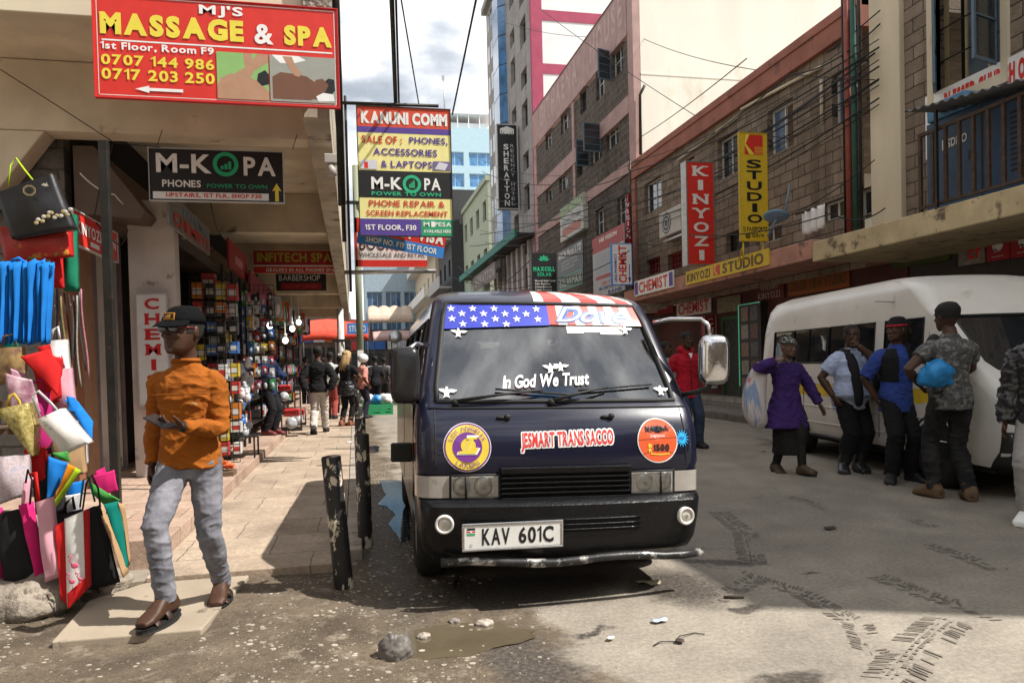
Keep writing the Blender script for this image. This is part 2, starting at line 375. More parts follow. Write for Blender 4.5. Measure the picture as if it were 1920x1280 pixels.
# ================================================================ GROUND
STAINS = [(.25, 6.4, .32, 3.0, 0), (.85, 4.3, 1.0, .42, .05), (1.85, 4.15, .34, .52, .3), (2.06, 5.1, .17, .40, .5), (2.35, 4.55, .34, .10, -.5), (2.35, 5.75, .10, .3, .2), (1.75, 2.75, .22, .14, .3), (1.45, 2.55, .07, .2, -.4), (2.05, 3.62, .15, .09, 0), (.75, 3.1, .25, .6, .1), (1.15, 3.55, .16, .05, .4), (2.75, 4.1, .05, .04, 0)]  # the second, oily one is widened to deepen the minibus's shadow
def ground_mat():
    m, nt, b = _new('dusty_asphalt')
    tc = nt.nodes.new('ShaderNodeTexCoord').outputs['Object']
    n0 = _noise(nt, tc, .45, 8, .6); n1 = _noise(nt, tc, 2.2, 9, .65); n2 = _noise(nt, tc, 38, 6, .7); n3 = _noise(nt, tc, 150, 4, .7)
    o = _mix(nt, _ramp(nt, n1, .3, .72), (.235, .205, .168), (.365, .325, .268))
    o = _mix(nt, _ramp(nt, n0, .42, .66), o, (.27, .235, .19))
    o = _mix(nt, 1., o, _ramp(nt, _noise(nt, tc, .28, 9, .68), .38, .62, (.74, .74, .75, 1), (1.08, 1.07, 1.05, 1)), 'MULTIPLY')
    o = _mix(nt, 1., o, _ramp(nt, n2, .3, .7, (.66, .66, .66, 1), (1.15, 1.15, 1.15, 1)), 'MULTIPLY')
    o = _mix(nt, _ramp(nt, n3, .62, .7), o, (.40, .37, .31))
    o = _mix(nt, _ramp(nt, n3, .30, .36, (1, 1, 1, 1), (0, 0, 0, 1)), o, (.10, .085, .07))
    v = nt.nodes.new('ShaderNodeTexVoronoi'); v.feature = 'DISTANCE_TO_EDGE'; v.inputs['Scale'].default_value = .8
    dn = nt.nodes.new('ShaderNodeTexNoise'); dn.inputs['Scale'].default_value = 3; dn.inputs['Detail'].default_value = 6; nt.links.new(tc, dn.inputs['Vector'])
    dv = nt.nodes.new('ShaderNodeVectorMath'); dv.operation = 'MULTIPLY_ADD'; dv.inputs[1].default_value = (.7, .7, 0)
    nt.links.new(dn.outputs['Color'], dv.inputs[0]); nt.links.new(tc, dv.inputs[2]); nt.links.new(dv.outputs[0], v.inputs['Vector'])
    crk = nt.nodes.new('ShaderNodeMath'); crk.operation = 'MULTIPLY'; crk.use_clamp = True
    nt.links.new(_ramp(nt, v.outputs['Distance'], .002, .012, (1, 1, 1, 1), (0, 0, 0, 1)), crk.inputs[0]); nt.links.new(_ramp(nt, n0, .5, .6), crk.inputs[1])
    o = _mix(nt, crk.outputs[0], o, (.13, .11, .09))
    # trodden mud and dirt along the broken left edge of the tarmac
    sx = nt.nodes.new('ShaderNodeSeparateXYZ'); nt.links.new(tc, sx.inputs[0])
    def mth(op, a, b_=0., c=0., cl=False):
        n = nt.nodes.new('ShaderNodeMath'); n.operation = op; n.use_clamp = cl
        for i, v in enumerate((a, b_, c)):
            if hasattr(v, 'is_linked'): nt.links.new(v, n.inputs[i])
            else: n.inputs[i].default_value = v
        return n.outputs[0]
    edge = mth('ADD', mth('MULTIPLY', mth('MAXIMUM', mth('SUBTRACT', 3.25, sx.outputs['Y']), 0), .55), mth('SUBTRACT', .78, mth('MINIMUM', mth('MAXIMUM', mth('MULTIPLY', mth('SUBTRACT', sx.outputs['Y'], 4.4), 1.0), 0), .42)))
    e = mth('ADD', mth('SUBTRACT', sx.outputs['X'], edge), mth('MULTIPLY', mth('SUBTRACT', _noise(nt, tc, 1.7, 10, .7), .5), 1.5))
    dm = _ramp(nt, e, .0, .22, (1, 1, 1, 1), (0, 0, 0, 1))
    dc = _mix(nt, _ramp(nt, n1, .32, .68), (.058, .042, .028), (.150, .115, .078))
    dc = _mix(nt, _ramp(nt, _noise(nt, tc, 6, 8, .65), .55, .68), dc, (.23, .19, .145))
    dc = _mix(nt, _ramp(nt, n2, .3, .5, (1, 1, 1, 1), (0, 0, 0, 1)), dc, (.05, .04, .031))
    dc = _mix(nt, _ramp(nt, n3, .60, .66), dc, (.33, .285, .22))
    o = _mix(nt, dm, o, dc)
    # wet and oily stains, each at its own place on the tarmac
    wd = nt.nodes.new('ShaderNodeTexNoise'); wd.inputs['Scale'].default_value = 2.6; wd.inputs['Detail'].default_value = 10; wd.inputs['Roughness'].default_value = .7; nt.links.new(tc, wd.inputs['Vector'])
    wv_ = nt.nodes.new('ShaderNodeVectorMath'); wv_.operation = 'MULTIPLY_ADD'; wv_.inputs[1].default_value = (.55, .55, 0); nt.links.new(wd.outputs['Color'], wv_.inputs[0])
    sb = nt.nodes.new('ShaderNodeVectorMath'); sb.operation = 'SUBTRACT'; sb.inputs[1].default_value = (.275, .275, 0); nt.links.new(tc, wv_.inputs[2]); nt.links.new(wv_.outputs[0], sb.inputs[0])
    prev = None
    for (x, y, rx, ry, rot) in STAINS:
        mp = nt.nodes.new('ShaderNodeMapping'); mp.vector_type = 'TEXTURE'; mp.inputs['Location'].default_value = (x, y, 0); mp.inputs['Rotation'].default_value = (0, 0, rot); mp.inputs['Scale'].default_value = (rx, ry, 1)
        nt.links.new(sb.outputs[0], mp.inputs['Vector']); ln = nt.nodes.new('ShaderNodeVectorMath'); ln.operation = 'LENGTH'; nt.links.new(mp.outputs[0], ln.inputs[0])
        if prev is None: prev = ln.outputs['Value']
        else:
            mn = nt.nodes.new('ShaderNodeMath'); mn.operation = 'MINIMUM'; nt.links.new(prev, mn.inputs[0]); nt.links.new(ln.outputs['Value'], mn.inputs[1]); prev = mn.outputs[0]
    ws = _ramp(nt, prev, .55, 1.2, (1, 1, 1, 1), (0, 0, 0, 1))
    o = _mix(nt, ws, o, _mix(nt, _ramp(nt, n2, .45, .7), (.055, .046, .039), (.15, .128, .102)))
    mr = nt.nodes.new('ShaderNodeMapRange'); mr.inputs['To Min'].default_value = .88; mr.inputs['To Max'].default_value = .5; nt.links.new(ws, mr.inputs['Value']); nt.links.new(mr.outputs[0], b.inputs['Roughness'])
    nt.links.new(o, b.inputs['Base Color']); b.inputs['Specular IOR Level'].default_value = .3
    _bump(nt, b, n3, .5, .006); _bump(nt, b, n2, .45, .015); _bump(nt, b, n1, .4, .03)
    return m
ROADM = ground_mat()
kind(MB().grid(lambda u, v: (-300+u*900, -60+v*900, 0), 6, 6).build('ground', mat('earth', (.22, .19, .15)), loc=(0, 0, -.012)))
kind(MB().grid(lambda u, v: (-.02+u*8.05, -8+v*128, .0), 4, 40).build('road', ROADM))
# rough dirt verge at the left front, gently uneven
DIRT = mat('dirt', (.115, .09, .066), .92, .3, 2.5, c2=(.26, .212, .155), bump=.9, bs=55, bd=.02, spots=((.30, .265, .21), .54, 6., .12), spots2=((.055, .043, .034), .57, 1.6, .12), spec=.3)
def verge_edge(y):
    return .55+.35*noise.noise(Vector((y*.9, 3, 0)))+(.0 if y > 3.2 else (3.2-y)*.45)
def dirt_p(u, v):
    y = -2+v*7.15; x0 = -6.; x1 = verge_edge(y) if y < 4.9 else .25
    x = x0+u*(x1-x0)
    e = min(1, (1-u)*8)
    z = .016+.035*noise.noise(Vector((x*1.1, y*1.1, 1)))*e+.012*noise.noise(Vector((x*5, y*5, 2)))*e
    d2 = ((x-.45)/.35)**2+((y-3.62)/.22)**2
    z -= .036*math.exp(-d2*1.2)
    return (x, y, max(.0045, z+.012*e))
kind(MB().grid(dirt_p, 130, 140).build('dirt_verge', ROADM))
def wavy(cx, cy, rx, ry, n=40, seed=0, amp=.25, z=.004, rot=0):
    pts = []
    for i in range(n):
        a = 2*math.pi*i/n; r = 1+amp*noise.noise(Vector((math.cos(a)*1.6+seed, math.sin(a)*1.6, seed*.7)))+amp*.5*noise.noise(Vector((math.cos(a)*5, math.sin(a)*5+seed, 3)))
        x = rx*r*math.cos(a); y = ry*r*math.sin(a)
        pts.append((cx+x*math.cos(rot)-y*math.sin(rot), cy+x*math.sin(rot)+y*math.cos(rot), z))
    return pts
PUD = mat('puddle_water', (.02, .024, .03), .05, .1, 3, bump=.15, bs=14, bd=.004, spec=.9)
PUD.node_tree.nodes['Principled BSDF'].inputs['IOR'].default_value = 1.12
MUDW = mat('muddy_water', (.10, .08, .052), .06, .2, 3, bump=.05, bs=4, bd=.004, spec=.7)
WET = mat('wet_tarmac', (.035, .030, .027), .42, .4, 6, bump=.8, bs=90, bd=.012, spots=((.11, .095, .075), .55, 14), spec=.5)
def sheet(name, pts, m): return kind(MB().add(pts, [tuple(range(len(pts)))]).build(name, m))
pp = [(712, 902), (740, 900), (764, 906), (768, 960), (768, 1012), (752, 1016), (738, 996), (728, 984), (742, 966), (724, 950), (708, 946), (724, 928), (716, 914)]
pq = []
for (x0, y0), (x1, y1) in zip(pp, pp[1:]+pp[:1]):
    for k in range(5): t = k/5; pq.append((*at(x0+(x1-x0)*t+2.5*noise.noise(Vector((x0+k, y0, 1.3))), y0+(y1-y0)*t+2*noise.noise(Vector((x0, y0+k, .7))), Z=0).xy, .0075))
kind(MB().add(pq, [tuple(range(len(pq)))]).add(wavy(.2, 12.6, .2, .5, seed=8, amp=.4, z=.0075), [tuple(range(40))]).build('puddle', PUD))
kind(MB().add(wavy(.45, 3.62, .36, .22, n=90, seed=5, amp=.25, z=.0065), [tuple(range(90))]).build('muddy_puddle', MUDW))
# tyre tracks: rows of tread blocks pressed in damp dirt
TRK = mat('track_dirt', (.145, .124, .10), .9, .35, 9, bump=.4, spots=((.2, .17, .135), .55, 25))
tk = MB(); tr = random.Random(3)
def track(path, wd, dens=.024, keep=.7):
    pts = [Vector((*at(x, y, Z=0).xy, 0)) for x, y in path]
    for a, b2 in zip(pts[:-1], pts[1:]):
        d = (b2-a); n = max(1, int(d.length/dens)); d.normalize(); s = Vector((-d.y, d.x, 0))
        for i in range(n):
            c = a+d*(i+.5)*dens
            for u0, u1, sk in ((-.5, -.14, .5), (.14, .5, -.5), (-.09, -.03, 0), (.03, .09, 0)):
                if tr.random() > keep or noise.noise(c*2.3+s*u0*2) < -.38: continue
                l = dens*(.55 if sk == 0 else .30)*tr.uniform(.6, 1.1); k_ = wd*sk*(u1-u0)*.9; e0, e1 = u0+tr.uniform(-.04, .06), u1-tr.uniform(0, .1)*(sk != 0)
                if sk > 0: q0, q1 = -k_, 0
                else: q0, q1 = 0, k_
                k = [c-d*l+s*e0*wd+d*q0, c+d*l+s*e0*wd+d*q0, c+d*l+s*e1*wd+d*q1, c-d*l+s*e1*wd+d*q1]
                tk.add([(p.x, p.y, .0045) for p in k], [(0, 1, 2, 3)])
track([(1665, 1275), (1720, 1210), (1780, 1160)], .24); track([(1735, 1020), (1800, 1040), (1880, 1070)], .16); track([(1645, 1080), (1740, 1115), (1900, 1165)], .17)
track([(1350, 960), (1400, 1000), (1415, 1060)], .2, keep=.7); track([(1385, 1075), (1500, 1110), (1610, 1170), (1640, 1230)], .16); track([(1420, 820), (1560, 860)], .14, keep=.5); track([(1480, 930), (1560, 955)], .14, keep=.6)
track([(1700, 970), (1760, 990)], .14, keep=.4); track([(1420, 1085), (1330, 1130)], .16, keep=.5)
kind(tk.build('tyre_tracks', TRK), 'stuff')
# pavements
PAVE = masonry('pavement_slabs', (.33, .255, .19), (.40, .315, .235), (.17, .13, .10), 'XY', .6, .6, .006, .35, .2, .85, .006)
STEPM = masonry('step_tiles', (.36, .245, .185), (.40, .29, .22), (.22, .16, .12), 'XY', .4, .4, .008, .3, .2, .8, .005)
KERB = mat('kerb_concrete', (.30, .26, .215), .9, .25, 5, bump=.6, spots=((.12, .10, .085), .56, 7))
SW = .08
kind(MB().box(-1.32, 5.0, -.05, -.10, 75, SW).build('pavement', PAVE, bevel=.006))
kind(MB().box(-.096, 5.35, -.05, .02, 75, SW+.002).build('kerb', KERB, bevel=.012))
kind(MB().box(-3.4, 5.6, -.05, -1.325, 48, SW+.115).build('shop_step', STEPM, bevel=.008))
kind(MB().box(8.0, 2, -.05, 8.2, 75, .16).build('far_kerb', mat('dark_kerb', (.13, .115, .1), .9, .3, 4), bevel=.02))
kind(MB().box(8.204, 2, -.05, 10.2, 75, .155).build('far_pavement', mat('far_pave', (.20, .175, .15), .9, .3, 3)))
SLAB = mat('slab_concrete', (.31, .255, .19), .88, .16, 2.5, bump=.5, bs=70, spots=((.13, .105, .08), .62, 4.5, .05))
p = [(-1.50, 4.02), (-.80, 4.00), (-.70, 4.98), (-1.32, 4.99), (-1.55, 4.7)]
s = MB(); s.add([(x, y, .052) for x, y in p]+[(x, y, -.03) for x, y in p], [(0, 1, 2, 3, 4)]+[(i, i+5, (i+1) % 5+5, (i+1) % 5) for i in range(5)])
kind(s.build('concrete_slab', SLAB, bevel=.008))
# pale stones trodden into the dirt, loose gravel
GRAV = mat('gravel_stone', (.27, .23, .18), .85, .4, 9, c2=(.42, .37, .30), bump=.5)
g = MB(); gr = random.Random(11)
def pebble(mb, x, y, z, s, flatn=.35, mi=0):
    n = gr.randint(5, 7); a0 = gr.random()*6
    top = [(x+s*.75*math.cos(a0+6.283*i/n)*gr.uniform(.7, 1.1), y+s*.6*math.sin(a0+6.283*i/n)*gr.uniform(.7, 1.1), z+s*flatn) for i in range(n)]
    bot = [(x+(p[0]-x)*1.35, y+(p[1]-y)*1.35, z-s*.3) for p in top]
    mb.add(top+bot, [tuple(range(n))]+[(i, i+n, (i+1) % n+n, (i+1) % n) for i in range(n)], mi)
def dirt_z(x, y):
    v = (y+2)/7.15; x1 = verge_edge(y) if y < 4.9 else .25; u = (x+6.)/(x1+6.)
    return dirt_p(min(max(u, 0), 1), v)[2]
for i in range(3400):
    y = 2.6+2.5*gr.random()**1.1; x = gr.uniform(-2.4, 1.0)
    if x > verge_edge(y)-.02+(.35 if gr.random() < .2 else 0): continue
    if -1.6 < x < -.66 and 3.95 < y < 5.02: continue
    if ((x-.46)/.2)**2+((y-3.62)/.12)**2 < 1: continue
    if noise.noise(Vector((x*1.3, y*1.3, 9))) < -.15 and gr.random() < .8: continue
    s = gr.choice((.003, .004, .005, .006, .008, .009, .012, .018))*gr.uniform(.7, 1.3)
    pebble(g, x, y, (dirt_z(x, y) if x < verge_edge(y) else 0.002), s, gr.uniform(.06, .3))
for i in range(900):
    y = 4.6+6*gr.random(); x = gr.uniform(.05, .45); pebble(g, x, y, .003, gr.choice((.005, .008, .012)), .4)
for i in range(500):
    y = 2.6+9*gr.random()**1.5; x = gr.uniform(.6, 7.9); pebble(g, x, y, .001, gr.choice((.003, .004, .006)), .4)
kind(g.build('gravel', GRAV), 'stuff')

# ================================================================ BUILDINGS
def wall_holes(mb, u0, u1, v0, v1, holes, depth, fn, mi=0, mir=None):
    mir = mi if mir is None else mir
    us = sorted({u0, u1} | {h[k] for h in holes for k in (0, 2)}); vs = sorted({v0, v1} | {h[k] for h in holes for k in (1, 3)})
    us = [u for u in us if u0 <= u <= u1]; vs = [v for v in vs if v0 <= v <= v1]
    for a, b in zip(us[:-1], us[1:]):
        for c, d in zip(vs[:-1], vs[1:]):
            mu, mv = (a+b)/2, (c+d)/2
            if any(h[0] < mu < h[2] and h[1] < mv < h[3] for h in holes): continue
            mb.quad(fn(a, c, 0), fn(b, c, 0), fn(b, d, 0), fn(a, d, 0), mi)
    for a, c, b, d in holes:
        for p, q in (((a, c), (b, c)), ((b, c), (b, d)), ((b, d), (a, d)), ((a, d), (a, c))):
            mb.quad(fn(p[0], p[1], 0), fn(q[0], q[1], 0), fn(q[0], q[1], depth), fn(p[0], p[1], depth), mir)
def ubox(mb, fn, u0, v0, d0, u1, v1, d1, mi=0):
    v = [fn(u, w, d) for d in (d0, d1) for (u, w) in ((u0, v0), (u1, v0), (u1, v1), (u0, v1))]
    mb.add(v, [(0, 1, 2, 3), (7, 6, 5, 4), (0, 4, 5, 1), (1, 5, 6, 2), (2, 6, 7, 3), (3, 7, 4, 0)], mi)
PANE = glass('window_pane'); PANEB = glass('blue_pane', (.05, .15, .32), .05, spec=.8); PANEG = glass('dim_pane', (.035, .04, .042), .1, spec=.6)
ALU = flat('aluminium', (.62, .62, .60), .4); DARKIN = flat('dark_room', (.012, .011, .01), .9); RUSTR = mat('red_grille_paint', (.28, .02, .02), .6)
def window(parent, fn, h, depth, fm=ALU, pm=None, cols=2, rows=1, fw=.05, open_col=None):
    pm = pm or PANE; u0, v0, u1, v1 = h
    f = MB(); d0, d1 = depth-.07, depth-.02
    ubox(f, fn, u0, v0, d0, u0+fw, v1, d1); ubox(f, fn, u1-fw, v0, d0, u1, v1, d1)
    ubox(f, fn, u0+fw, v0, d0+.002, u1-fw, v0+fw, d1); ubox(f, fn, u0+fw, v1-fw, d0+.002, u1-fw, v1, d1)
    for i in range(1, cols): c = u0+(u1-u0)*i/cols; ubox(f, fn, c-fw*.4, v0+fw, d0+.004, c+fw*.4, v1-fw, d1)
    for i in range(1, rows): c = v0+(v1-v0)*i/rows; ubox(f, fn, u0+fw, c-fw*.25, d0+.006, u1-fw, c+fw*.25, d1-.002)
    w = f.build('window', fm, parent)
    for i in range(cols):
        a = u0+(u1-u0)*i/cols+.001; b = u0+(u1-u0)*(i+1)/cols-.001
        if open_col is not None and i == open_col:
            q = MB(); q.quad(fn(a, v0, depth+.25), fn(b, v0, depth+.25), fn(b, v1, depth+.25), fn(a, v1, depth+.25)); q.build('dark_opening', DARKIN, w); continue
        q = MB(); q.quad(fn(a, v0, depth-.045), fn(b, v0, depth-.045), fn(b, v1, depth-.045), fn(a, v1, depth-.045)); q.build('pane', pm, w)
    return w
def fX(xf): return lambda u, v, d: (xf+d, u, v)         # wall facing -X: u = Y, v = Z
def fY(yf): return lambda u, v, d: (u, yf+d, v)         # wall facing -Y: u = X, v = Z
def wpx(xl, xr, tl, bl, X):
    a = at(xl, tl, X=X); b = at(xl, bl, X=X); c = at(xr, tl, X=X)
    return (c.y, b.z, a.y, a.z)

CREAM = mat('cream_render', (.62, .54, .40), .9, .12, 1.2, bump=.3, bs=18, spots=((.34, .27, .19), .62, 1.4, .1), spots2=((.12, .09, .065), .72, 5, .08), stretch=(1, 1, .35))
SOFFIT = mat('soffit_render', (.66, .56, .42), .92, .2, 1.6, bump=.35, bs=14, spots=((.16, .12, .09), .63, 2.2, .08))
STAINED = mat('stained_concrete', (.40, .35, .27), .92, .25, 2, bump=.5, bs=25, spots=((.10, .08, .065), .56, 3.5, .1), stretch=(1, 1, .3))
ROUGHST = mat('rough_masonry', (.22, .19, .16), .95, .4, 7, bump=1.5, bs=9, bd=.12, spots=((.42, .37, .3), .56, 8))
# ---- the arcade on the left
XO, ZB, ZS = -.16, 3.80, 4.50
arc = thing('shop_arcade', 'cream concrete shop building on the left whose beamed first floor overhangs the pavement', 'building', (0, 0, 0))
m = MB()
m.box(-9, 7.25, ZS, XO-.24, 38, ZS+.12, 0)                                # soffit slab
m.build('floor_slab', SOFFIT, arc)
m = MB(); m.box(-9, 7.1, ZS-.03, XO, 7.245, ZS+1.1, 0); m.build('front_fascia', CREAM, arc, bevel=.01)
m = MB(); m.box(-6, 1.8, ZS-.2, -1.05, 4.9, ZS, 0); m.build('unseen_shade_slab', CREAM, arc)  # added slab above the view, there only to shade the bag stall
for i in range(6):
    y = 8.2+5.55*i
    m = MB(); m.prism([(-6, ZB), (XO-.25, ZB), (XO-.25, ZS-.005), (-6, ZS-.005)], y, y+.30)
    if i == 0: m.prism([(-6, 2.9), (-3.6, 2.9), (-2.95, ZB-.003), (-6, ZB-.003)], y+.01, y+.29)
    m.build('beam', SOFFIT, arc, bevel=.012)
m = MB(); m.box(XO-.245, 7.25, ZB-.08, XO, 38, ZS+.35); m.build('edge_beam', STAINED, arc, bevel=.012)
m = MB(); m.box(XO-.3, 7.1, ZS+.35, XO+.02, 38, 13, 0); m.build('upper_wall', ROUGHST, arc)
m = MB(); m.box(XO-.22, 7.02, ZS-.35, XO+.05, 7.3, 5.75); m.disp(lambda p: (.03*noise.noise(p*9), .03*noise.noise(p*8+Vector((3, 0, 0))), 0)); m.build('corner_pier', ROUGHST, arc, bevel=.02)
m = MB(); m.tube([(XO+.09, 7.2, 2.9), (XO+.09, 7.2, 9)], .035); m.tube([(XO+.1, 7.45, 2.6), (XO+.1, 7.45, 9)], .02); m.build('drain_pipe', MET, arc)
# shop wall: bays divided by posts, door openings, fascia
XS = -2.30
wallm = mat('shop_wall_paint', (.55, .50, .46), .85, .2, 2, spots=((.2, .16, .13), .6, 3))
m = MB(); m.box(-9, 8.55, SW+.1, -2.9, 8.75, ZS); m.build('side_wall', masonry('grey_block', (.17, .16, .145), (.21, .195, .175), (.11, .1, .09), 'XZ', .42, .22), arc)
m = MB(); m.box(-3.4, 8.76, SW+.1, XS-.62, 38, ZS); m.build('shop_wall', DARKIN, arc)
for i, y in enumerate((6.72, 9.9, 13.4, 16.9, 20.4, 24)):
    m = MB(); m.box(XS-.10+(.38 if i == 0 else 0), y, SW+.115, XS+(-.03 if i == 0 else .02)+(.38 if i == 0 else 0), y+(.07 if i == 0 else .13), 3.3); m.build('post', MET, arc, bevel=.006)
m = MB(); m.box(XS-.55, 9.0, SW+.115, XS-.5, 9.85, 3.2); m.build('wall_panel', wallm, arc, bevel=.006)
a = at(244, 600, Y=8.98); b = at(332, 600, Y=8.98)
m = MB(); m.box(a.x, 8.98, SW+.115, b.x, 9.2, 3.3); m.build('shop_pier', wallm, arc, bevel=.01)
m = MB(); m.box(XS-.5, 8.78, SW+.115, XS-.46, 8.98, 3.2); m.box(XS-.5, 9.86, SW+.115, XS-.46, 9.89, 3.2); m.build('door_frame', mat('mauve_paint', (.22, .18, .19), .6), arc)
m = MB(); m.prism([(XS-.5, 3.05), (XS+.12, 3.0), (XS+.18, 3.08), (XS-.3, 3.75), (XS-.5, 3.75)], 8.52, 37.0); m.build('fascia_box', mat('brown_fascia', (.12, .085, .065), .7), arc)
for i, (y, c) in enumerate(((7.9, (.25, .10, .05)), (8.3, (.30, .17, .10)))):
    m = MB(); m.box(XS-.44, y, SW+.115, XS-.40, y+.37, 2.9); m.build('door_panel', mat('door_%d' % i, c, .7), arc)
# beam-end lamp brackets
# ---- right hand row
XF = 9.3
STONE = masonry('brown_stone', (.205, .158, .118), (.28, .22, .168), (.05, .04, .032), 'YZ', .46, .225, .010, 1.0)
STONE2 = masonry('dark_rubble', (.075, .062, .051), (.12, .098, .08), (.19, .15, .125), 'YZ', .40, .26, .022, 1.0)
REDP = mat('red_parapet', (.31, .12, .085), .85, .2, 2, bump=.3, spots=((.16, .08, .065), .58, 2.5, .1))
PINK = mat('pink_render', (.41, .27, .245), .88, .15, 2, bump=.25, spots=((.26, .15, .13), .6, 2.2, .1))
# corner building with the church banner
ca = thing('corner_building', 'brown stone building with cream column and church banner at the right edge', 'building', (XF, 0, 0))
fn = lambda u, v, d: (d, u, v)
YC0, YC1 = .6, 12.05
bigw = wpx(1752, 1880, 20, 178, XF); bigw = (bigw[0], bigw[1], bigw[2], 8.1)
dark_win = [bigw]
m = MB(); wall_holes(m, YC0, 11.0, 3.3, 10.4, [bigw], .25, fn)
m.quad((0, YC0, 10.4), (0, 11, 10.4), (12, 11, 10.4), (12, YC0, 10.4)); m.quad((0, YC0, 0), (12, YC0, 0), (12, YC0, 10.4), (0, YC0, 10.4)); m.quad((0, YC1, 7.8), (12, YC1, 7.8), (12, YC1, 10.4), (0, YC1, 10.4)); m.quad((12, YC0, 0), (12, YC1, 0), (12, YC1, 10.4), (12, YC0, 10.4))
m.build('wall', STONE, ca)
m = MB(); m.box(-.10, 11.0, 3.3, .3, 11.75, 10.4); m.build('column', CREAM, ca, bevel=.02)
m = MB()
for (a, b, c, d) in ((bigw[0]-.12, bigw[1]-.16, bigw[0], bigw[3]), (bigw[2], bigw[1]-.16, bigw[2]+.12, bigw[3])): m.box(-.05, a, b, .1, c, d)
m.box(-.07, bigw[0]-.12, bigw[1]-.32, .1, bigw[2]+.12, bigw[1]-.162); m.build('window_surround', CREAM, ca)
YFR = flat('window_timber', (.50, .40, .22), .6)
wn1 = window(ca, fn, bigw, .25, YFR, glass('grey_pane', (.10, .12, .14), .12, spec=.6), 3, 1, .05, open_col=2)
m = MB()
for k in range(1, 5):
    z = bigw[1]+(bigw[3]-bigw[1])*k/5; m.tube([(.10, bigw[0], z), (.10, bigw[2], z)], .012, 6)
m.build('window_bars', MET, ca)
def casement(parent, fn0, hinge, z0, z1, wd, ang, fm):
    """an opened leaf: hinge (x,y), swinging out"""
    t = MB(); d = Vector((math.cos(ang), math.sin(ang), 0)); n = Vector((-d.y, d.x, 0))*.02
    def bx(a, b, c, e):
        p = [Vector((*hinge, 0))+d*q for q in (a, b)]
        v = [(*(p[i]+s*n).xy, z) for z in (c, e) for i, s in ((0, -1), (1, -1), (1, 1), (0, 1))]
        t.add(v, [(0, 1, 2, 3), (4, 5, 6, 7), (0, 1, 5, 4), (1, 2, 6, 5), (2, 3, 7, 6), (3, 0, 4, 7)])
    bx(0, .05, z0, z1); bx(wd-.05, wd, z0, z1); bx(.05, wd-.05, z0, z0+.05); bx(.05, wd-.05, z1-.05, z1)
    for k in range(1, 4): z = z0+(z1-z0)*k/4; bx(.05, wd-.05, z-.012, z+.012)
    c = t.build('casement', fm, parent); q = MB(); p0 = Vector((*hinge, 0))+d*.05; p1 = Vector((*hinge, 0))+d*(wd-.05)
    q.quad((p0.x, p0.y, z0), (p1.x, p1.y, z0), (p1.x, p1.y, z1), (p0.x, p0.y, z1)); q.build('pane', PANEG, c)
BLUF = flat('blue_grey_frame', (.10, .15, .20), .6)
casement(ca, fn, (0, bigw[2]), bigw[1], bigw[3], .6, R(226), BLUF); casement(ca, fn, (0, bigw[0]+.1), bigw[1], bigw[3], .6, R(196), BLUF)
# street canopy / balcony slab with the shops below, both buildings
XL = 8.2
LEDGE = mat('ledge_paint', (.46, .37, .22), .9, .2, 2.5, bump=.5, bs=20, spots=((.13, .09, .06), .57, 2.2, .08), spots2=((.06, .05, .04), .63, 6, .06))
def canopy_slab(parent, y0, y1, z0, z1, lm):
    m = MB(); m.box(XL-XF, y0, z0, 1.1, y1, z1); m.build('canopy_slab', lm, parent, bevel=.02)
canopy_slab(ca, 1.0, 12.05, 3.08, 3.44, LEDGE)
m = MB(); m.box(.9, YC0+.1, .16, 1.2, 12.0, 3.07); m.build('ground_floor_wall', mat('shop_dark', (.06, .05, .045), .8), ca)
SHUT = mat('roller_shutter', (.16, .16, .16), .55, .15, 3, metal=.5)
for k in range(4):
    y = 4.2+k*1.95; m = MB(); n = 30
    for i in range(n): z = .35+2.05*i/n; m.add([(.86, y, z), (.86, y+1.7, z), (.83, y+1.7, z+.045), (.83, y, z+.045), (.86, y, z+.068), (.86, y+1.7, z+.068)], [(0, 1, 2, 3), (3, 2, 5, 4)])
    m.build('roller_shutter', SHUT, ca)
m = MB(); m.box(.4, YC0+.1, .156, 1.2, 12.0, .32); m.build('shop_plinth', mat('plinth', (.2, .18, .155), .9), ca)
# middle building: red parapet, brown stone
mb_ = thing('stone_building', 'low brown stone building with red parapet in the middle of the right side', 'building', (XF, 12.05, 0))
Y0B, Y1B, ZP = 12.05, 23.6, 7.95
fnb = lambda u, v, d: (d, u-Y0B, v)
WB = [wpx(1208, 1240, 347, 403, XF), wpx(1274, 1302, 309, 375, XF), wpx(1345, 1384, 266, 341, XF), wpx(1439, 1487, 210, 296, XF), wpx(1559, 1624, 142, 238, XF)]
WL = [wpx(1361, 1405, 439, 476, XF), wpx(1416, 1466, 430, 462, XF), wpx(1541, 1583, 382, 418, XF), wpx(1607, 1648, 358, 408, XF)]
WG = [wpx(1211, 1238, 489, 518, XF), wpx(1252, 1281, 478, 508, XF)]
m = MB(); wall_holes(m, Y0B, Y1B, 3.0, ZP-.55, WB+WL+WG, .2, fnb)
m.quad((0, 0, ZP-.02), (12, 0, ZP-.02), (12, Y1B-Y0B, ZP-.02), (0, Y1B-Y0B, ZP-.02)); m.build('wall', STONE, mb_)
m = MB(); m.box(-.10, 0, ZP-.55, .25, Y1B-Y0B, ZP); m.box(-.13, .001, ZP-.18, .24, Y1B-Y0B-.001, ZP+.01); m.build('parapet', REDP, mb_, bevel=.015)
m = MB(); m.box(-.06, Y1B-Y0B-.45, 3.2, .1, Y1B-Y0B-.01, ZP-.56); m.build('corner_strip', REDP, mb_)
for i, h in enumerate(WB): window(mb_, fnb, h, .2, ALU, glass('pale_reflecting_pane', (.10, .16, .26), .04, spec=1.) if i > 2 else PANE, 2, 1, .05, open_col=0 if i in (3, 4) else (1 if i == 9 else None))
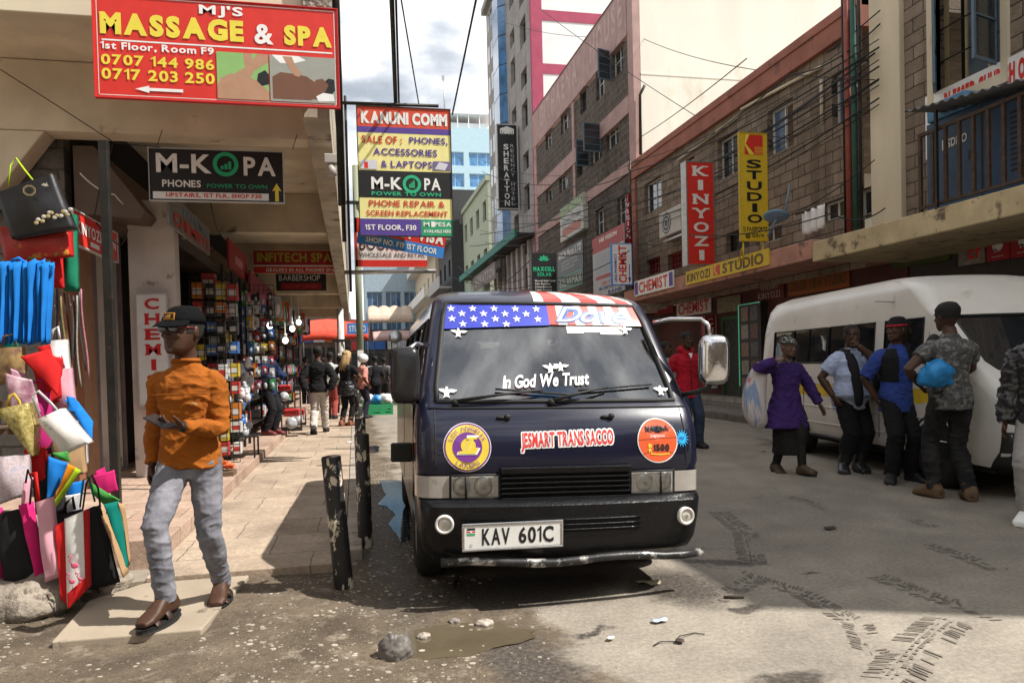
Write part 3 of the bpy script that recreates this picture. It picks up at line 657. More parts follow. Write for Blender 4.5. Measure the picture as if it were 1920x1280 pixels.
for i, h in enumerate(WL): window(mb_, fnb, h, .2, ALU if i else MET, PANEG, 2 if i else 1, 1 if i else 9, .05)
for h in WG: window(mb_, fnb, h, .2, RUSTR, DARKIN, 5, 3, .04)
canopy_slab(mb_, .02, 9.6, 3.14, 3.50, mat('ledge_pink', (.40, .20, .15), .9, .25, 2.5, bump=.5, spots=((.16, .09, .07), .57, 2.4, .08)))
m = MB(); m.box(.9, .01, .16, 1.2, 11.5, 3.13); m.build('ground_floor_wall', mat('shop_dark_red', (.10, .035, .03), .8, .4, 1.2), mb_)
m = MB(); m.box(.3, .01, .156, 1.2, 11.5, .34); m.build('shop_plinth', masonry('plinth_tiles', (.42, .40, .36), (.36, .34, .3), (.1, .1, .1), 'YZ', .5, .22), mb_)
m = MB()
m.tube([at(1272, 300, X=XF-.05)-Vector((XF, Y0B, 0)), at(1385, 218, X=XF-.05)-Vector((XF, Y0B, 0))], .035)
m.tube([at(1390, 205, X=XF-.05)-Vector((XF, Y0B, 0)), at(1540, 125, X=XF-.05)-Vector((XF, Y0B, 0))], .035)
m.tube([at(1540, 150, X=XF-.05)-Vector((XF, Y0B, 0)), at(1541, 233, X=XF-.05)-Vector((XF, Y0B, 0))], .035); m.build('conduit', CREAM, mb_)
# cables and drain pipes at the joint of the two buildings
dp = thing('drain_pipes', 'green and red drain pipes with cables on the joint between the two stone buildings', 'pipes', (XF-.15, 12.1, 3.5))
for dy, r_, mm, z1 in ((.0, .05, mat('pipe_green', (.03, .10, .08), .6), 7), (.18, .055, mat('pipe_red', (.28, .07, .05), .6), 6.0), (-.16, .03, MET, 6.6), (.3, .02, MET, 5.5)):
    MB().tube([(0, dy, 0), (0, dy, z1*.5), (.02, dy+.03, z1)], r_).build('pipe', mm, dp)
# pink building
XP = 9.5; YP0, YP1, ZT = 23.6, 37.6, 14.25
pk = thing('pink_building', 'pink and dark rubble building with HOUSE on its parapet and a tall cream side wall', 'building', (XP, YP0, 0))
fnp = lambda u, v, d: (d, u-YP0, v)
def wp(x0, x1, t, b): return wpx(900+.4376*x0, 900+.4376*x1, .4376*t, .4376*b, XP)
WP = [wp(*q) for q in ((280, 305, 552, 650), (345, 378, 475, 585), (428, 456, 398, 500), (497, 532, 305, 440), (563, 612, 218, 350), (281, 310, 770, 875), (338, 374, 722, 832), (413, 440, 655, 768), (472, 520, 600, 715), (540, 592, 530, 655), (495, 530, 905, 1012), (587, 632, 850, 985))]
m = MB(); wall_holes(m, YP0+.5, YP1, 3.2, 12.4, WP, .2, fnp, 0); m.build('wall', STONE2, pk)
z1 = at(1178, 66, X=XP).z; zb2 = at(1184, 175, X=XP).z; za2 = at(1184, 209, X=XP).z; zb3 = at(1184, 300, X=XP).z; za3 = at(1184, 322, X=XP).z
m = MB(); m.box(-.08, .505, z1, .2, 14, ZT); m.box(-.06, .505, za2, .15, 14, zb2); m.box(-.06, .505, za3, .15, 14, zb3); m.box(-.05, .0, 3.2, .2, .50, ZT-.002)
m.box(-.05, 13.5, 3.2, .2, 14.001, z1-.002); m.box(-.04, 6.9, za2-3, .15, 7.2, z1-.003)
m.build('pink_bands', PINK, pk)
m = MB(); m.box(-.10, -.02, ZT, .25, 14, ZT+.06); m.build('coping', mat('coping', (.16, .08, .07), .9), pk)

WALLC = mat('stained_cream_wall', (.74, .705, .61), .9, .10, .5, bump=.25, bs=8, spots=((.55, .47, .35), .58, .55, .16), spots2=((.30, .24, .17), .70, 1.1, .12), stretch=(1, 1, .45))
m = MB(); m.box(.21, .0, 3.0, 20, .35, ZT+.02); m.box(.21, -.012, 11.0, 20, .3, 11.06); m.build('side_wall', WALLC, pk)
m = MB(); m.tube([at(1201, 290, Y=23.5)-Vector((XP, YP0, 0)), at(1200, 178, Y=23.5)-Vector((XP, YP0, 0)), at(1209, 160, Y=23.4)-Vector((XP, YP0, 0))], .05); m.build('vent_pipe', MET, pk)
for i, h in enumerate(WP): window(pk, fnp, h, .2, MET if i in (2, 7) else ALU, PANEG, 2, 2, .05)
for s_, a, b in (('GITHAENA', 6.2, 12.4), ('HOUSE', .9, 4.4)):
    g_ = MB(); text(g_, s_, 0, 0, b-a, 1.05, 0, 0, 1, gap=.3)
    q = MB(); q.add([(-.086, b-x, z1+.55+z) for x, y, z in g_.v], g_.f); q.build('lettering', mat('faded_letters', (.52, .36, .33), .9), pk)
for (x0, t, b, wd, an) in ((520, 530, 655, .75, 190), (472, 600, 715, .6, 185), (563, 218, 350, .6, 200)):
    h = wp(x0, x0+40, t, b); casement(pk, fnp, (-.02, h[2]-YP0+.05), h[1], h[3], wd, R(an), BLUF)
# hotel tower
YH0, YH1, ZH = 37.6, 50.0, 34
ht = thing('hotel_tower', 'tall grey hotel tower with blue glass bay and crimson striped white side wall', 'building', (XP, YH0, 0))
fnh = lambda u, v, d: (d, u-YH0, v)
GREYW = masonry('grey_cladding', (.30, .28, .265), (.345, .325, .305), (.22, .205, .195), 'YZ', 1.4, .75, .015, .2, .15)
WH = []
for k in range(13):
    z = 5.2+2.25*k
    if z < 32: WH.append((38.9, z, 40.3, z+(1.45 if k % 2 == 0 else .95))); WH.append((41.7, z+1.1, 42.9, z+1.1+(1.5 if k % 2 else .9)))
m = MB(); wall_holes(m, YH0+.3, 43.8, 3, ZH, WH, .3, fnh); m.box(-.3, 8.3, 7.5, .1, 11.0, 24.5); m.box(0.001, 6.2, 3, .1, 11.0, ZH-.1); m.box(-.6, 8, 24.5, .1, 11.2, 24.9); m.build('wall', GREYW, ht)
for i, h in enumerate(WH): window(ht, fnh, h, .3, MET, PANEG, 2, 1, .06)
m = MB(); m.prism([(0, 0), (2.1, 0), (1.6, .9), (.5, .9)], 0, 1); m = MB()
for k in range(14):
    z = 9+1.75*k; y = [6.3, 6.7, 8.4, 8.8]; x = [0, -.42, -.42, 0]
    for a in range(3): m.quad((x[a], y[a], z), (x[a+1], y[a+1], z), (x[a+1], y[a+1], z+1.68), (x[a], y[a], z+1.68), 0)
    for a in range(3): m.quad((x[a], y[a], z+1.68), (x[a+1], y[a+1], z+1.68), (x[a+1], y[a+1], z+1.75), (x[a], y[a], z+1.75), 1)
m.build('glass_bay', [glass('tower_blue_glass', (.05, .14, .28), .06, spec=.7), MET], ht)
m = MB()
for k in range(8):
    for yy in (9.0, 10.0): m.quad((-.312, yy, 9+k*2), (-.312, yy+.6, 9+k*2), (-.312, yy+.6, 10.1+k*2), (-.312, yy, 10.1+k*2))
m.build('bay_glazing', PANEG, ht)
WHT = mat('white_wall', (.74, .73, .72), .9, .06, .8, spots=((.6, .57, .55), .6, .8, .15)); CRIM = mat('crimson_paint', (.36, .06, .11), .8, .12, 2)
m = MB(); m.box(.101, .0, 3, 22, .3, ZH); m.build('side_wall', WHT, ht)
m = MB(); m.box(-.03, -.03, 3, .55, .299, ZH+.01)
for zt, zb in ((22, 42), (122, 141)):
    a = at(1060, zb, Y=YH0).z; b = at(1060, zt, Y=YH0).z; m.box(.551, -.028, a, 22, .2, b)
m.box(.551, -.028, at(1060, 122, Y=YH0).z+5.8, 22, .2, at(1060, 122, Y=YH0).z+6.4)
m.build('crimson_stripes', CRIM, ht)
# hotel podium canopy
a = at(1008, 419, X=8.6); 
m = MB(); m.box(-1.0, .3, 8.1, 0, 21, 8.25); m.build('canopy', MET, ht)
m = MB(); m.box(-1.12, .2, 8.0, -1.001, 21.1, 8.42); m.build('canopy_edge', mat('teal_awning', (.02, .16, .13), .7), ht)
for k in range(8):
    m = MB(); m.box(-.16, 1.2+k*1.4, 5.4, -.02, 1.55+k*1.4, 8.05); m.build('pilaster', mat('pale_pilaster', (.45, .40, .38), .8), ht)
m = MB(); m.box(-.9, .5, 4.9, 0, 12.0, 5.3); m.build('podium_band', PINK, ht)
# farther row
def far_block(name, label, y0, y1, x, zt, wallm, cols, rows, z0=4, pm=None, wd=1.3, hh=1.4, bal=None):
    t = thing(name, label, 'building', (x, y0, 0)); f = lambda u, v, d: (d, u, v)
    n = (y1-y0)/cols; H = [(n*(i+.5)-wd/2, z0+(zt-z0)*(j+.25)/rows, n*(i+.5)+wd/2, z0+(zt-z0)*(j+.25)/rows+hh) for i in range(cols) for j in range(rows)]
    m = MB(); wall_holes(m, 0, y1-y0, 0, zt, H, .25, f); m.quad((0, 0, 0), (14, 0, 0), (14, 0, zt), (0, 0, zt)); m.quad((0, 0, zt), (0, y1-y0, zt), (14, y1-y0, zt), (14, 0, zt)); m.build('wall', wallm, t)
    for h in H: window(t, f, h, .25, MET, pm or PANEG, 2, 1, .08)
    m = MB(); m.box(-.15, -.05, zt, .2, y1-y0, zt+.35); m.build('parapet', wallm, t)
    if bal:
        for j in range(rows):
            z = z0+(zt-z0)*j/rows-.1; m = MB(); m.box(-1.1, .4, z, -.001, y1-y0-.4, z+.15); m.box(-1.1, .4, z+.151, -1.0, y1-y0-.4, z+1.0); m.build('balcony', bal, t)
    return t
far_block('green_building', 'pale green building with dark windows beyond the hotel canopy', 50.2, 62, 9.3, 14.0, mat('pale_green', (.36, .40, .30), .9), 4, 3)
far_block('black_building', 'narrow black framed building between green building and white balconies', 62.2, 72, 8.3, 16.2, mat('black_cladding', (.04, .04, .042), .7), 3, 3, bal=mat('grey_concrete', (.4, .39, .37), .9))
far_block('balcony_building', 'cream building with white balconies far down the right side', 72.3, 96, 8.0, 16.8, mat('far_cream', (.55, .47, .36), .9), 5, 3, bal=mat('white_balcony', (.66, .64, .6), .9))
# far blue office blocks closing the street
def office(name, label, px0, px1, pyt, Y, colsN, rowsN, wallm, gm, zb=2.):
    a = at(px0, pyt, Y=Y); b = at(px1, pyt, Y=Y); w = b.x-a.x; t = thing(name, label, 'building', (a.x, Y, 0)); f = lambda u, v, d: (u, d, v)
    zt = a.z; cw = w/colsN; rh = (zt-zb)/rowsN
    H = [(cw*i+cw*.08, zb+rh*j+rh*.22, cw*(i+1)-cw*.08, zb+rh*(j+.86)) for i in range(colsN) for j in range(rowsN-1)]
    m = MB(); wall_holes(m, 0, w, 0, zt, H, .3, f); m.quad((0, 0, zt), (w, 0, zt), (w, 15, zt), (0, 15, zt)); m.quad((0, 0, 0), (0, 15, 0), (0, 15, zt), (0, 0, zt)); m.quad((w, 0, 0), (w, 15, 0), (w, 15, zt), (w, 0, zt)); m.build('wall', wallm, t)
    for h in H: window(t, f, h, .3, wallm, gm, 3, 1, .1)
    return t, w, zt
SKYB = mat('pale_blue_cladding', (.40, .56, .64), .7, .06, 2); BG = glass('office_blue_glass', (.08, .22, .42), .08, spec=.7)
bo, w_, zt_ = office('blue_office', 'pale blue office block with blue glass bands closing the street', 688, 932, 232, 118, 4, 11, SKYB, BG)
m = MB(); m.box(w_*.52, 2, zt_, w_, 14, zt_+1.4); m.box(w_*.5, 1, zt_+2.6, w_, 14, zt_+2.9)
for k in range(6): m.box(w_*.52+k*1.8, 1.2, zt_, w_*.52+.15+k*1.8, 1.35, zt_+2.6)
m.build('roof_terrace', WHT, bo)
ma = thing('antenna_mast', 'thin antenna mast rising from the blue office roof', 'antenna', at(834, 215, Y=121))
m = MB(); m.tube([(0, 0, -1.5), (0, 0, 6.2)], [.16, .1], 6); m.build('mast', STEEL, ma); m = MB(); m.box(-.35, -.1, 5.5, .1, .1, 6.3); m.build('dish', STEEL, ma)
lo, w_, zt_ = office('glass_block', 'low dark glass office building behind the cream shade tents', 683, 822, 488, 96, 4, 4, mat('steel_blue_cladding', (.30, .38, .44), .7), glass('dark_blue_glass', (.04, .09, .17), .06, spec=.7), 1)

for nm, p_, y0, y1, cc in (('pink', pk, .4, 13.9, (.10, .06, .05)), ('hotel', ht, .35, 12.3, (.12, .10, .09))):
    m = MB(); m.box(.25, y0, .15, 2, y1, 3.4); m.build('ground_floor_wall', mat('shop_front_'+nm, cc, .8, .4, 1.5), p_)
    m = MB(); m.box(-1.2, y0, 3.19, .24, y1, 3.45); m.build('canopy_slab', STAINED, p_)
# the street behind the photographer
for nm, lab, x, y, w_, zt_ in (('corner_block', 'plain stone block at the corner behind the photographer', 9.3, -40, 31, 9), ('end_block', 'tall block closing the street behind the photographer', -12, -48, 26, 16), ('left_block', 'cream block on the left behind the photographer', -14, -40, 36, 11)):
    t = thing(nm, lab, 'building', (x, y, 0)); m = MB()
    if nm == 'end_block': m.box(0, -6, 0, w_, 0, zt_)
    elif nm == 'left_block': m.box(0, 0, 0, 11, w_, zt_)
    else: m.box(0, 0, 0, 12, w_, zt_)
    m.build('wall', STONE if nm != 'left_block' else CREAM, t)
    for k in range(10):
        for z in (1, 4.5, 7.5):
            q = MB()
            if nm == 'end_block': q.box(1+2.5*k, 0, z, 2.4+2.5*k, .05, z+1.6)
            elif nm == 'left_block': q.box(11, 1+3.5*k, z, 11.05, 2.8+3.5*k, z+1.6)
            else: q.box(-.05, 1+3*k, z, 0, 2.6+3*k, z+1.6)
            q.build('window', PANE, t)

# ================================================================ VEHICLES
class Shell:
    """a van body as a lattice of rings: rows (z, halfwidth, y_front, y_rear, front radius, rear radius, bulge)"""
    def __init__(s, rows, fcols, stations, n_arc=4, rcols=4):
        s.rows = rows; s.fc = fcols; s.st = stations; s.na = n_arc; s.rc = rcols
        s.rings = [s.ring(r) for r in rows]; s.n = len(s.rings[0])
    def ring(s, r):
        z, w, yf, yr, rf, rr, bu = r; P = []
        xf = w-rf
        for u in s.fc: P.append((u*xf, yf+bu*u*u))
        y0 = yf+bu
        for k in range(1, s.na+1):                      # front right corner
            a = R(90*k/s.na); P.append((xf+rf*math.sin(a), y0+rf*(1-math.cos(a))))
        ys, ye = y0+rf, yr-rr
        for t in s.st: P.append((w, max(ys+1e-3, min(ye-1e-3, t))) if not callable(t) else (w, t(z)))
        for k in range(0, s.na+1):
            a = R(90*k/s.na); P.append((w-rr+rr*math.cos(a), ye+rr*math.sin(a)))
        for k in range(1, s.rc): P.append(((w-rr)*(1-2*k/s.rc), yr))
        for k in range(0, s.na+1):
            a = R(90*k/s.na); P.append((-(w-rr)-rr*math.sin(a), ye+rr*math.cos(a)))
        for t in reversed(s.st): P.append((-w, max(ys+1e-3, min(ye-1e-3, t))) if not callable(t) else (-w, t(z)))
        for k in range(s.na, 0, -1):
            a = R(90*k/s.na); P.append((-xf-rf*math.sin(a), y0+rf*(1-math.cos(a))))
        return [(x, y, z) for x, y in P]
    # column ranges
    def front(s): return range(0, len(s.fc)-1)
    def right(s, a, b): k = len(s.fc)+s.na; return range(k+a, k+b)
    def left(s, a, b):
        m = len(s.st); k = len(s.fc)+s.na+m+(s.na+1)+(s.rc-1)+(s.na+1)
        return range(k+m-1-b, k+m-1-a)
    def rear(s): k = len(s.fc)+s.na+len(s.st)+s.na; return range(k, k+s.rc)
    def quad(s, i, j):
        a = s.rings[i]; b = s.rings[i+1]; k = (j+1) % s.n
        return [a[j], a[k], b[k], b[j]]
    def body(s, mb, skip, mi=lambda i, j: 0):
        k = len(mb.v); n = s.n
        for r in s.rings:
            for p in r: mb.v.append(p)
        for i in range(len(s.rows)-1):
            for j in range(n):
                if (i, j) in skip: continue
                mb.f.append([k+i*n+j, k+i*n+(j+1) % n, k+(i+1)*n+(j+1) % n, k+(i+1)*n+j]); mb.mi.append(mi(i, j)); mb.sm.append(True)
        t = k+(len(s.rows)-1)*n
        c = s.rings[-1]; mb.v.append((0, sum(p[1] for p in c)/n, c[0][2]+.012)); q = len(mb.v)-1
        for j in range(n): mb.f.append([t+j, t+(j+1) % n, q]); mb.mi.append(mi(len(s.rows)-1, j)); mb.sm.append(True)
    def patch(s, mb, rows, cols, off=0., mi=0):
        """the lattice faces of a block of rows x columns, moved outwards by off"""
        rows = list(rows); cols = list(cols); k = len(mb.v); w = len(cols)+1
        for i in rows+[rows[-1]+1]:
            for j in cols+[cols[-1]+1]:
                p = Vector(s.rings[i][j % s.n])
                if off:
                    a = Vector(s.rings[i][(j+1) % s.n])-Vector(s.rings[i][(j-1) % s.n])
                    i2 = min(i+1, len(s.rows)-1); i1 = max(i-1, 0); b = Vector(s.rings[i2][j % s.n])-Vector(s.rings[i1][j % s.n])
                    nn = a.cross(b)
                    if nn.length > 1e-9: p = p+nn.normalized()*off
                mb.v.append(tuple(p))
        for i in range(len(rows)):
            for j in range(len(cols)): mb.f.append([k+i*w+j, k+i*w+j+1, k+(i+1)*w+j+1, k+(i+1)*w+j]); mb.mi.append(mi); mb.sm.append(True)
    def outline(s, rows, cols):
        rows = list(rows); cols = list(cols); a, b = rows[0], rows[-1]+1; c, d = cols[0], cols[-1]+1
        P = [s.rings[a][j % s.n] for j in range(c, d+1)]+[s.rings[i][d % s.n] for i in range(a+1, b+1)]
        P += [s.rings[b][j % s.n] for j in range(d-1, c-1, -1)]+[s.rings[i][c % s.n] for i in range(b-1, a-1, -1)]
        return P
    def front_pt(s, x, z, off=.004):
        """point of the front skin at x, z (interpolated between rows)"""
        for r0, r1 in zip(s.rows[:-1], s.rows[1:]):
            if r0[0] <= z <= r1[0]:
                t = (z-r0[0])/(r1[0]-r0[0]); w, yf, rf, bu = (r0[k]+(r1[k]-r0[k])*t for k in (1, 2, 4, 6))
                xf = w-rf; u = x/xf; y = yf+bu*min(1, u*u)
                if abs(u) > 1: dx = min(abs(x)-xf, rf*.999); y += rf-math.sqrt(rf*rf-dx*dx)
                sl = (r1[2]-r0[2])/(r1[0]-r0[0]); k = math.sqrt(1+sl*sl)
                return (x, y-off/k, z+off*sl/k)
        return (x, s.rows[-1][2], z)
def seal(name, P, r, m, parent, n=6):
    q = MB(); q.tube(P+[P[0], P[1]], r, n, cap=False); return q.build(name, m, parent)
RUB = mat('rubber', (.012, .012, .012), .65, .2, 10)
TYRE = mat('tyre', (.016, .015, .014), .85, .3, 20, bump=.6, bs=70)
CHROME = mat('chrome', (.62, .62, .63), .16, .12, 12, metal=1., spots=((.25, .22, .2), .68, 9))
def make_wheel(parent, x, y, r, wd, side, rimm, z=None):
    z = r if z is None else z
    M_ = Matrix.Translation((x, y, z)) @ Matrix.Rotation(R(90)*side, 4, 'Y')
    w = MB(); w.lathe([(r*.62, -wd/2), (r*.80, -wd/2-.012), (r*.95, -wd/2+.01), (r, -wd/2+.04), (r, wd/2-.04), (r*.95, wd/2-.01), (r*.80, wd/2+.012), (r*.62, wd/2), (r*.6, 0)], 36, M=M_)
    o = w.build('wheel', TYRE, parent, angle=50)
    q = MB(); q.lathe([(.0, wd*.30), (r*.16, wd*.30), (r*.18, wd*.22), (r*.34, wd*.10), (r*.5, wd*.20), (r*.62, wd*.40), (r*.64, wd*.47), (r*.60, wd*.50)], 28, M=M_)
    for k in range(6):
        a = R(60*k); q.lathe([(0, wd*.32), (r*.035, wd*.32), (r*.035, wd*.2)], 6, M=M_ @ Matrix.Translation((r*.24*math.cos(a), r*.24*math.sin(a), 0)))
    q.build('rim', rimm, o)
    return o
NAVY = mat('navy_paint', (.006, .007, .022), .3, .25, 2.2, bump=.12, bs=5, bd=.006, spec=.25, coat=.55, spots=((.05, .05, .055), .70, 26, .04), spots2=((.07, .055, .045), .73, 3., .1))
BUMPM = mat('black_bumper', (.006, .006, .007), .3, .3, 9, bump=.55, bs=55, bd=.006, spots=((.10, .095, .085), .69, 22, .05), coat=.1, spec=.22)
LENS = glass('lamp_lens', trans=.9, rough=.08)
WSG = glass('windscreen_glass', trans=.72, rough=.012, mixfac=.17)
TGL = glass('tinted_glass', trans=.74, rough=.02, mixfac=.05)
DGL = glass('dark_side_glass', (.012, .014, .016), .03, spec=1.)
van = thing('minibus', 'dark navy minibus with flag stickers on the windscreen parked beside the pavement', 'minibus', (1.147, 4.03, .0))
TILT, YAWV = .027, -.03
van.rotation_euler = (0, TILT, YAWV)
#      z     w    yf    yr   rf   rr   bulge
VR = [(.27, .80, .10, 4.30, .16, .10, .03),
      (.42, .835, .05, 4.34, .15, .10, .03),
      (.600, .842, .045, 4.35, .13, .10, .03),
      (.735, .845, .045, 4.35, .12, .10, .03),
      (.775, .845, .035, 4.35, .10, .10, .03),
      (.93, .845, .060, 4.35, .09, .10, .035),
      (.975, .843, .072, 4.35, .09, .10, .035),
      (1.09, .835, .135, 4.34, .085, .10, .04),
      (1.135, .825, .185, 4.33, .075, .10, .05),
      (1.22, .812, .245, 4.32, .065, .10, .055),
      (1.64, .735, .535, 4.27, .055, .10, .075),
      (1.745, .712, .615, 4.25, .06, .12, .085),
      (1.785, .695, .665, 4.24, .08, .14, .09),
      (1.825, .655, .765, 4.20, .12, .18, .09),
      (1.855, .585, .90, 4.12, .2, .25, .08),
      (1.872, .42, 1.12, 3.95, .25, .3, .05),
      (1.880, .20, 1.5, 3.6, .18, .18, .0)]
FC = [-1, -.965, -.8, -.6, -.4, -.2, -.10, 0, .2, .4, .6, .8, .965, 1]
ST = [.52, .72, 1.02, 1.09, 1.55, 1.95, 2.02, 3.0, 3.07, 4.05]
vs_ = Shell(VR, FC, ST)
wsrows = range(8, 11); wscols = range(1, len(FC)-2)
swin = [(range(9, 10), (2, 2)), ]
skip = {(i, j) for i in wsrows for j in wscols}
side_w = []
for a, b in ((1, 2), (3, 5), (6, 7), (8, 9)):
    for f in (vs_.right, vs_.left):
        side_w.append((range(9, 10), list(f(a, b))))
rear_w = (range(9, 10), list(vs_.rear()))
for rr_, cc_ in side_w+[rear_w]: skip |= {(i, j) for i in rr_ for j in cc_}
nf = len(FC)-1
FLAGR = flat('flag_red', (.60, .05, .035), .35, coat=.6); FLAGW = flat('flag_white', (.80, .80, .80), .35, coat=.6); FLAGB = flat('flag_blue', (.035, .05, .42), .35, coat=.6)
def vmi(i, j):
    if 11 <= i <= 14 and 6 <= j < nf: return 1 if (j % 2) else 2
    return 0
mb = MB(); vs_.body(mb, skip, vmi)
body = mb.build('body', [NAVY, FLAGR, FLAGW], van, angle=42)
# glazing
mb = MB(); vs_.patch(mb, wsrows, wscols, -.006); wsg = mb.build('windscreen', WSG, van)
seal('windscreen_seal', vs_.outline(wsrows, wscols), .017, RUB, wsg)
for rr_, cc_ in side_w+[rear_w]:
    mb = MB(); vs_.patch(mb, rr_, cc_, -.008); g_ = mb.build('side_window', TGL, van)
    seal('seal', vs_.outline(rr_, cc_), .012, RUB, g_)
# interior: floor, dash, seats, steering wheel
INT = mat('interior_trim', (.20, .185, .16), .8, .2, 8); SEATM = mat('seat_cover', (.14, .125, .11), .8, .3, 14); SEATR = mat('seat_pattern', (.30, .05, .04), .8, .5, 18, c2=(.45, .30, .15))
mb = MB(); mb.box(-.78, .35, .45, .78, 4.2, .52); mb.build('cabin_floor', DARKIN, van)
mb = MB(); mb.prism([(-.76, .80), (.76, .80), (.75, 1.10), (-.75, 1.10)], .20, .62); mb.build('dashboard', INT, van, bevel=.04)
def seat(x, y, m, wd=.5):
    mb = MB(); mb.cbox((x, y+.2, .72), (wd, .5, .18)); mb.cbox((x, y+.48, 1.08), (wd, .12, .62), M=None); mb.cbox((x, y+.47, 1.45), (wd*.5, .09, .16))
    mb.build('seat', m, van, bevel=.04)
seat(.42, 1.0, SEATR); seat(-.42, 1.0, SEATM); seat(0, 1.02, SEATM, .3)
for k in range(3):
    for x in (-.5, .05, .5): seat(x, 1.9+k*.85, SEATM, .44)
mb = MB(); M_ = Matrix.Translation((.42, .72, 1.16)) @ Matrix.Rotation(R(-35), 4, 'X')
mb.tube([M_ @ Vector((.19*math.cos(R(15*k)), .19*math.sin(R(15*k)), 0)) for k in range(25)], .013, 6); mb.tube([M_ @ Vector((-.18, 0, 0)), M_ @ Vector((.18, 0, 0))], .012, 6); mb.build('steering_wheel', RUB, van)
# things on the dash
mb = MB(); mb.ell((.02, .42, 1.15), (.17, .11, .07), mi=0); mb.disp(lambda p: (0, 0, .02*noise.noise(p*14))); o = mb.build('cloth', mat('blue_cloth', (.02, .22, .55), .7, .3, 12), None)
tag(o, 'crumpled light blue cloth lying on the minibus dashboard behind the windscreen', 'cloth'); o.matrix_world = Matrix.Translation(van.location) @ van.rotation_euler.to_matrix().to_4x4()
mb = MB(); mb.lathe([(.035, -.14), (.042, -.12), (.042, .06), (.02, .11), (.016, .15)], 14, M=Matrix.Translation((-.30, .38, 1.145)) @ Matrix.Rotation(R(90), 4, 'Y')); o = mb.build('water_bottle', LENS, None)
tag(o, 'clear plastic bottle lying on the minibus dashboard', 'bottle'); o.matrix_world = Matrix.Translation(van.location) @ van.rotation_euler.to_matrix().to_4x4()
# windscreen stickers
fp = lambda x, z, off=.004: vs_.front_pt(x, z, off)
def wsx(u, z): # u -1..1 across the glass
    for r0, r1 in zip(VR[:-1], VR[1:]):
        if r0[0] <= z <= r1[0]:
            t = (z-r0[0])/(r1[0]-r0[0]); return u*.965*((r0[1]-r0[4])+((r1[1]-r1[4])-(r0[1]-r0[4]))*t)
def strip(mb, u0, u1, z0, z1, mi, nu=8, nv=4, off=.004, z0b=None):
    def f(a, b):
        u = u0+(u1-u0)*a; zz0 = z0 if z0b is None else z0+(z0b-z0)*a; z = zz0+(z1-zz0)*b; return fp(wsx(u, z), z, off)
    mb.grid(f, nu, nv, mi)
mb = MB(); strip(mb, -.985, .02, 1.572, 1.738, 0, 16, 4, z0b=1.60)
star = lambda cx, cz, r: [(cx+(r if k % 2 == 0 else r*.4)*math.cos(R(90+36*k))*1.15, cz+(r if k % 2 == 0 else r*.4)*math.sin(R(90+36*k))) for k in range(10)]
for row in range(4):
    for k in range(5):
        x = -.60+.135*k+(.065 if row % 2 else 0); z = 1.705-.034*row
        if x > -.03 or (row == 3 and x > -.15): continue
        mb.add([fp(a, b, .0075) for a, b in star(x, z, .024)], [tuple(range(10))], 1)
fl = mb.build('flag_sticker', [FLAGB, FLAGW], wsg)
mb = MB(); ns = 11
for k in range(ns):
    u0 = .02+.965*k/ns; strip(mb, u0, u0+.965/ns, 1.605, 1.738, k % 2, 2, 4)
mb.build('flag_sticker', [FLAGR, FLAGW], wsg)
mb = MB(); sc_ = lambda off: (lambda x, z: fp(x, z, off))
text(mb, 'Dove', .055, 1.618, .50, .108, weight=2, shear=.45, gap=-.02, mi=1, fn=sc_(.008))
for dx, dz in ((-.004, .003), (.004, -.003)): text(mb, 'Dove', .055+dx, 1.618+dz, .50, .108, weight=2, shear=.45, gap=-.02, mi=1, fn=sc_(.0075))
text(mb, 'Dove', .059, 1.621, .492, .102, weight=0, shear=.45, gap=.035, mi=0, fn=sc_(.010))
mb.build('lettering', [FLAGW, flat('mid_blue_ink', (.04, .12, .40), .4)], wsg)
mb = MB(); text(mb, 'In God We Trust', -.335, 1.205, .54, .078, weight=1, shear=.32, gap=.03, slope=.045, fn=sc_(.006)); mb.build('lettering', FLAGW, wsg)
def angel(mb, cx, cz, s):
    P = [(-1.2, .45), (-.75, .1), (-.45, .02), (-.35, -.35), (-.6, -.6), (-.1, -.5), (.3, -.62), (.15, -.3), (.3, .05), (.8, -.02), (1.3, .3), (.9, .38), (.5, .42), (.15, .35), (.12, .62), (-.06, .78), (-.2, .62), (-.16, .34), (-.6, .5)]
    mb.add([fp(cx+x*s, cz+z*s, .006) for x, z in P], [tuple(range(len(P)))])
for x, z, s in ((-.565, 1.545, .042), (-.66, 1.185, .046), (.52, 1.575, .04), (.66, 1.19, .04), (-.025, 1.325, .044), (.04, 1.335, .04)):
    mb = MB(); angel(mb, x, z, s); mb.build('angel_sticker', FLAGW, wsg)
for x0, x1, z0, z1 in ((.12, .23, 1.555, 1.602), (.232, .34, 1.562, 1.603), (.343, .505, 1.55, 1.602)):
    mb = MB(); mb.grid(lambda a, b: fp(x0+(x1-x0)*a, z0+(z1-z0)*b, -.004), 3, 2); mb.build('paper_disc', flat('paper', (.74, .74, .7), .8), wsg)
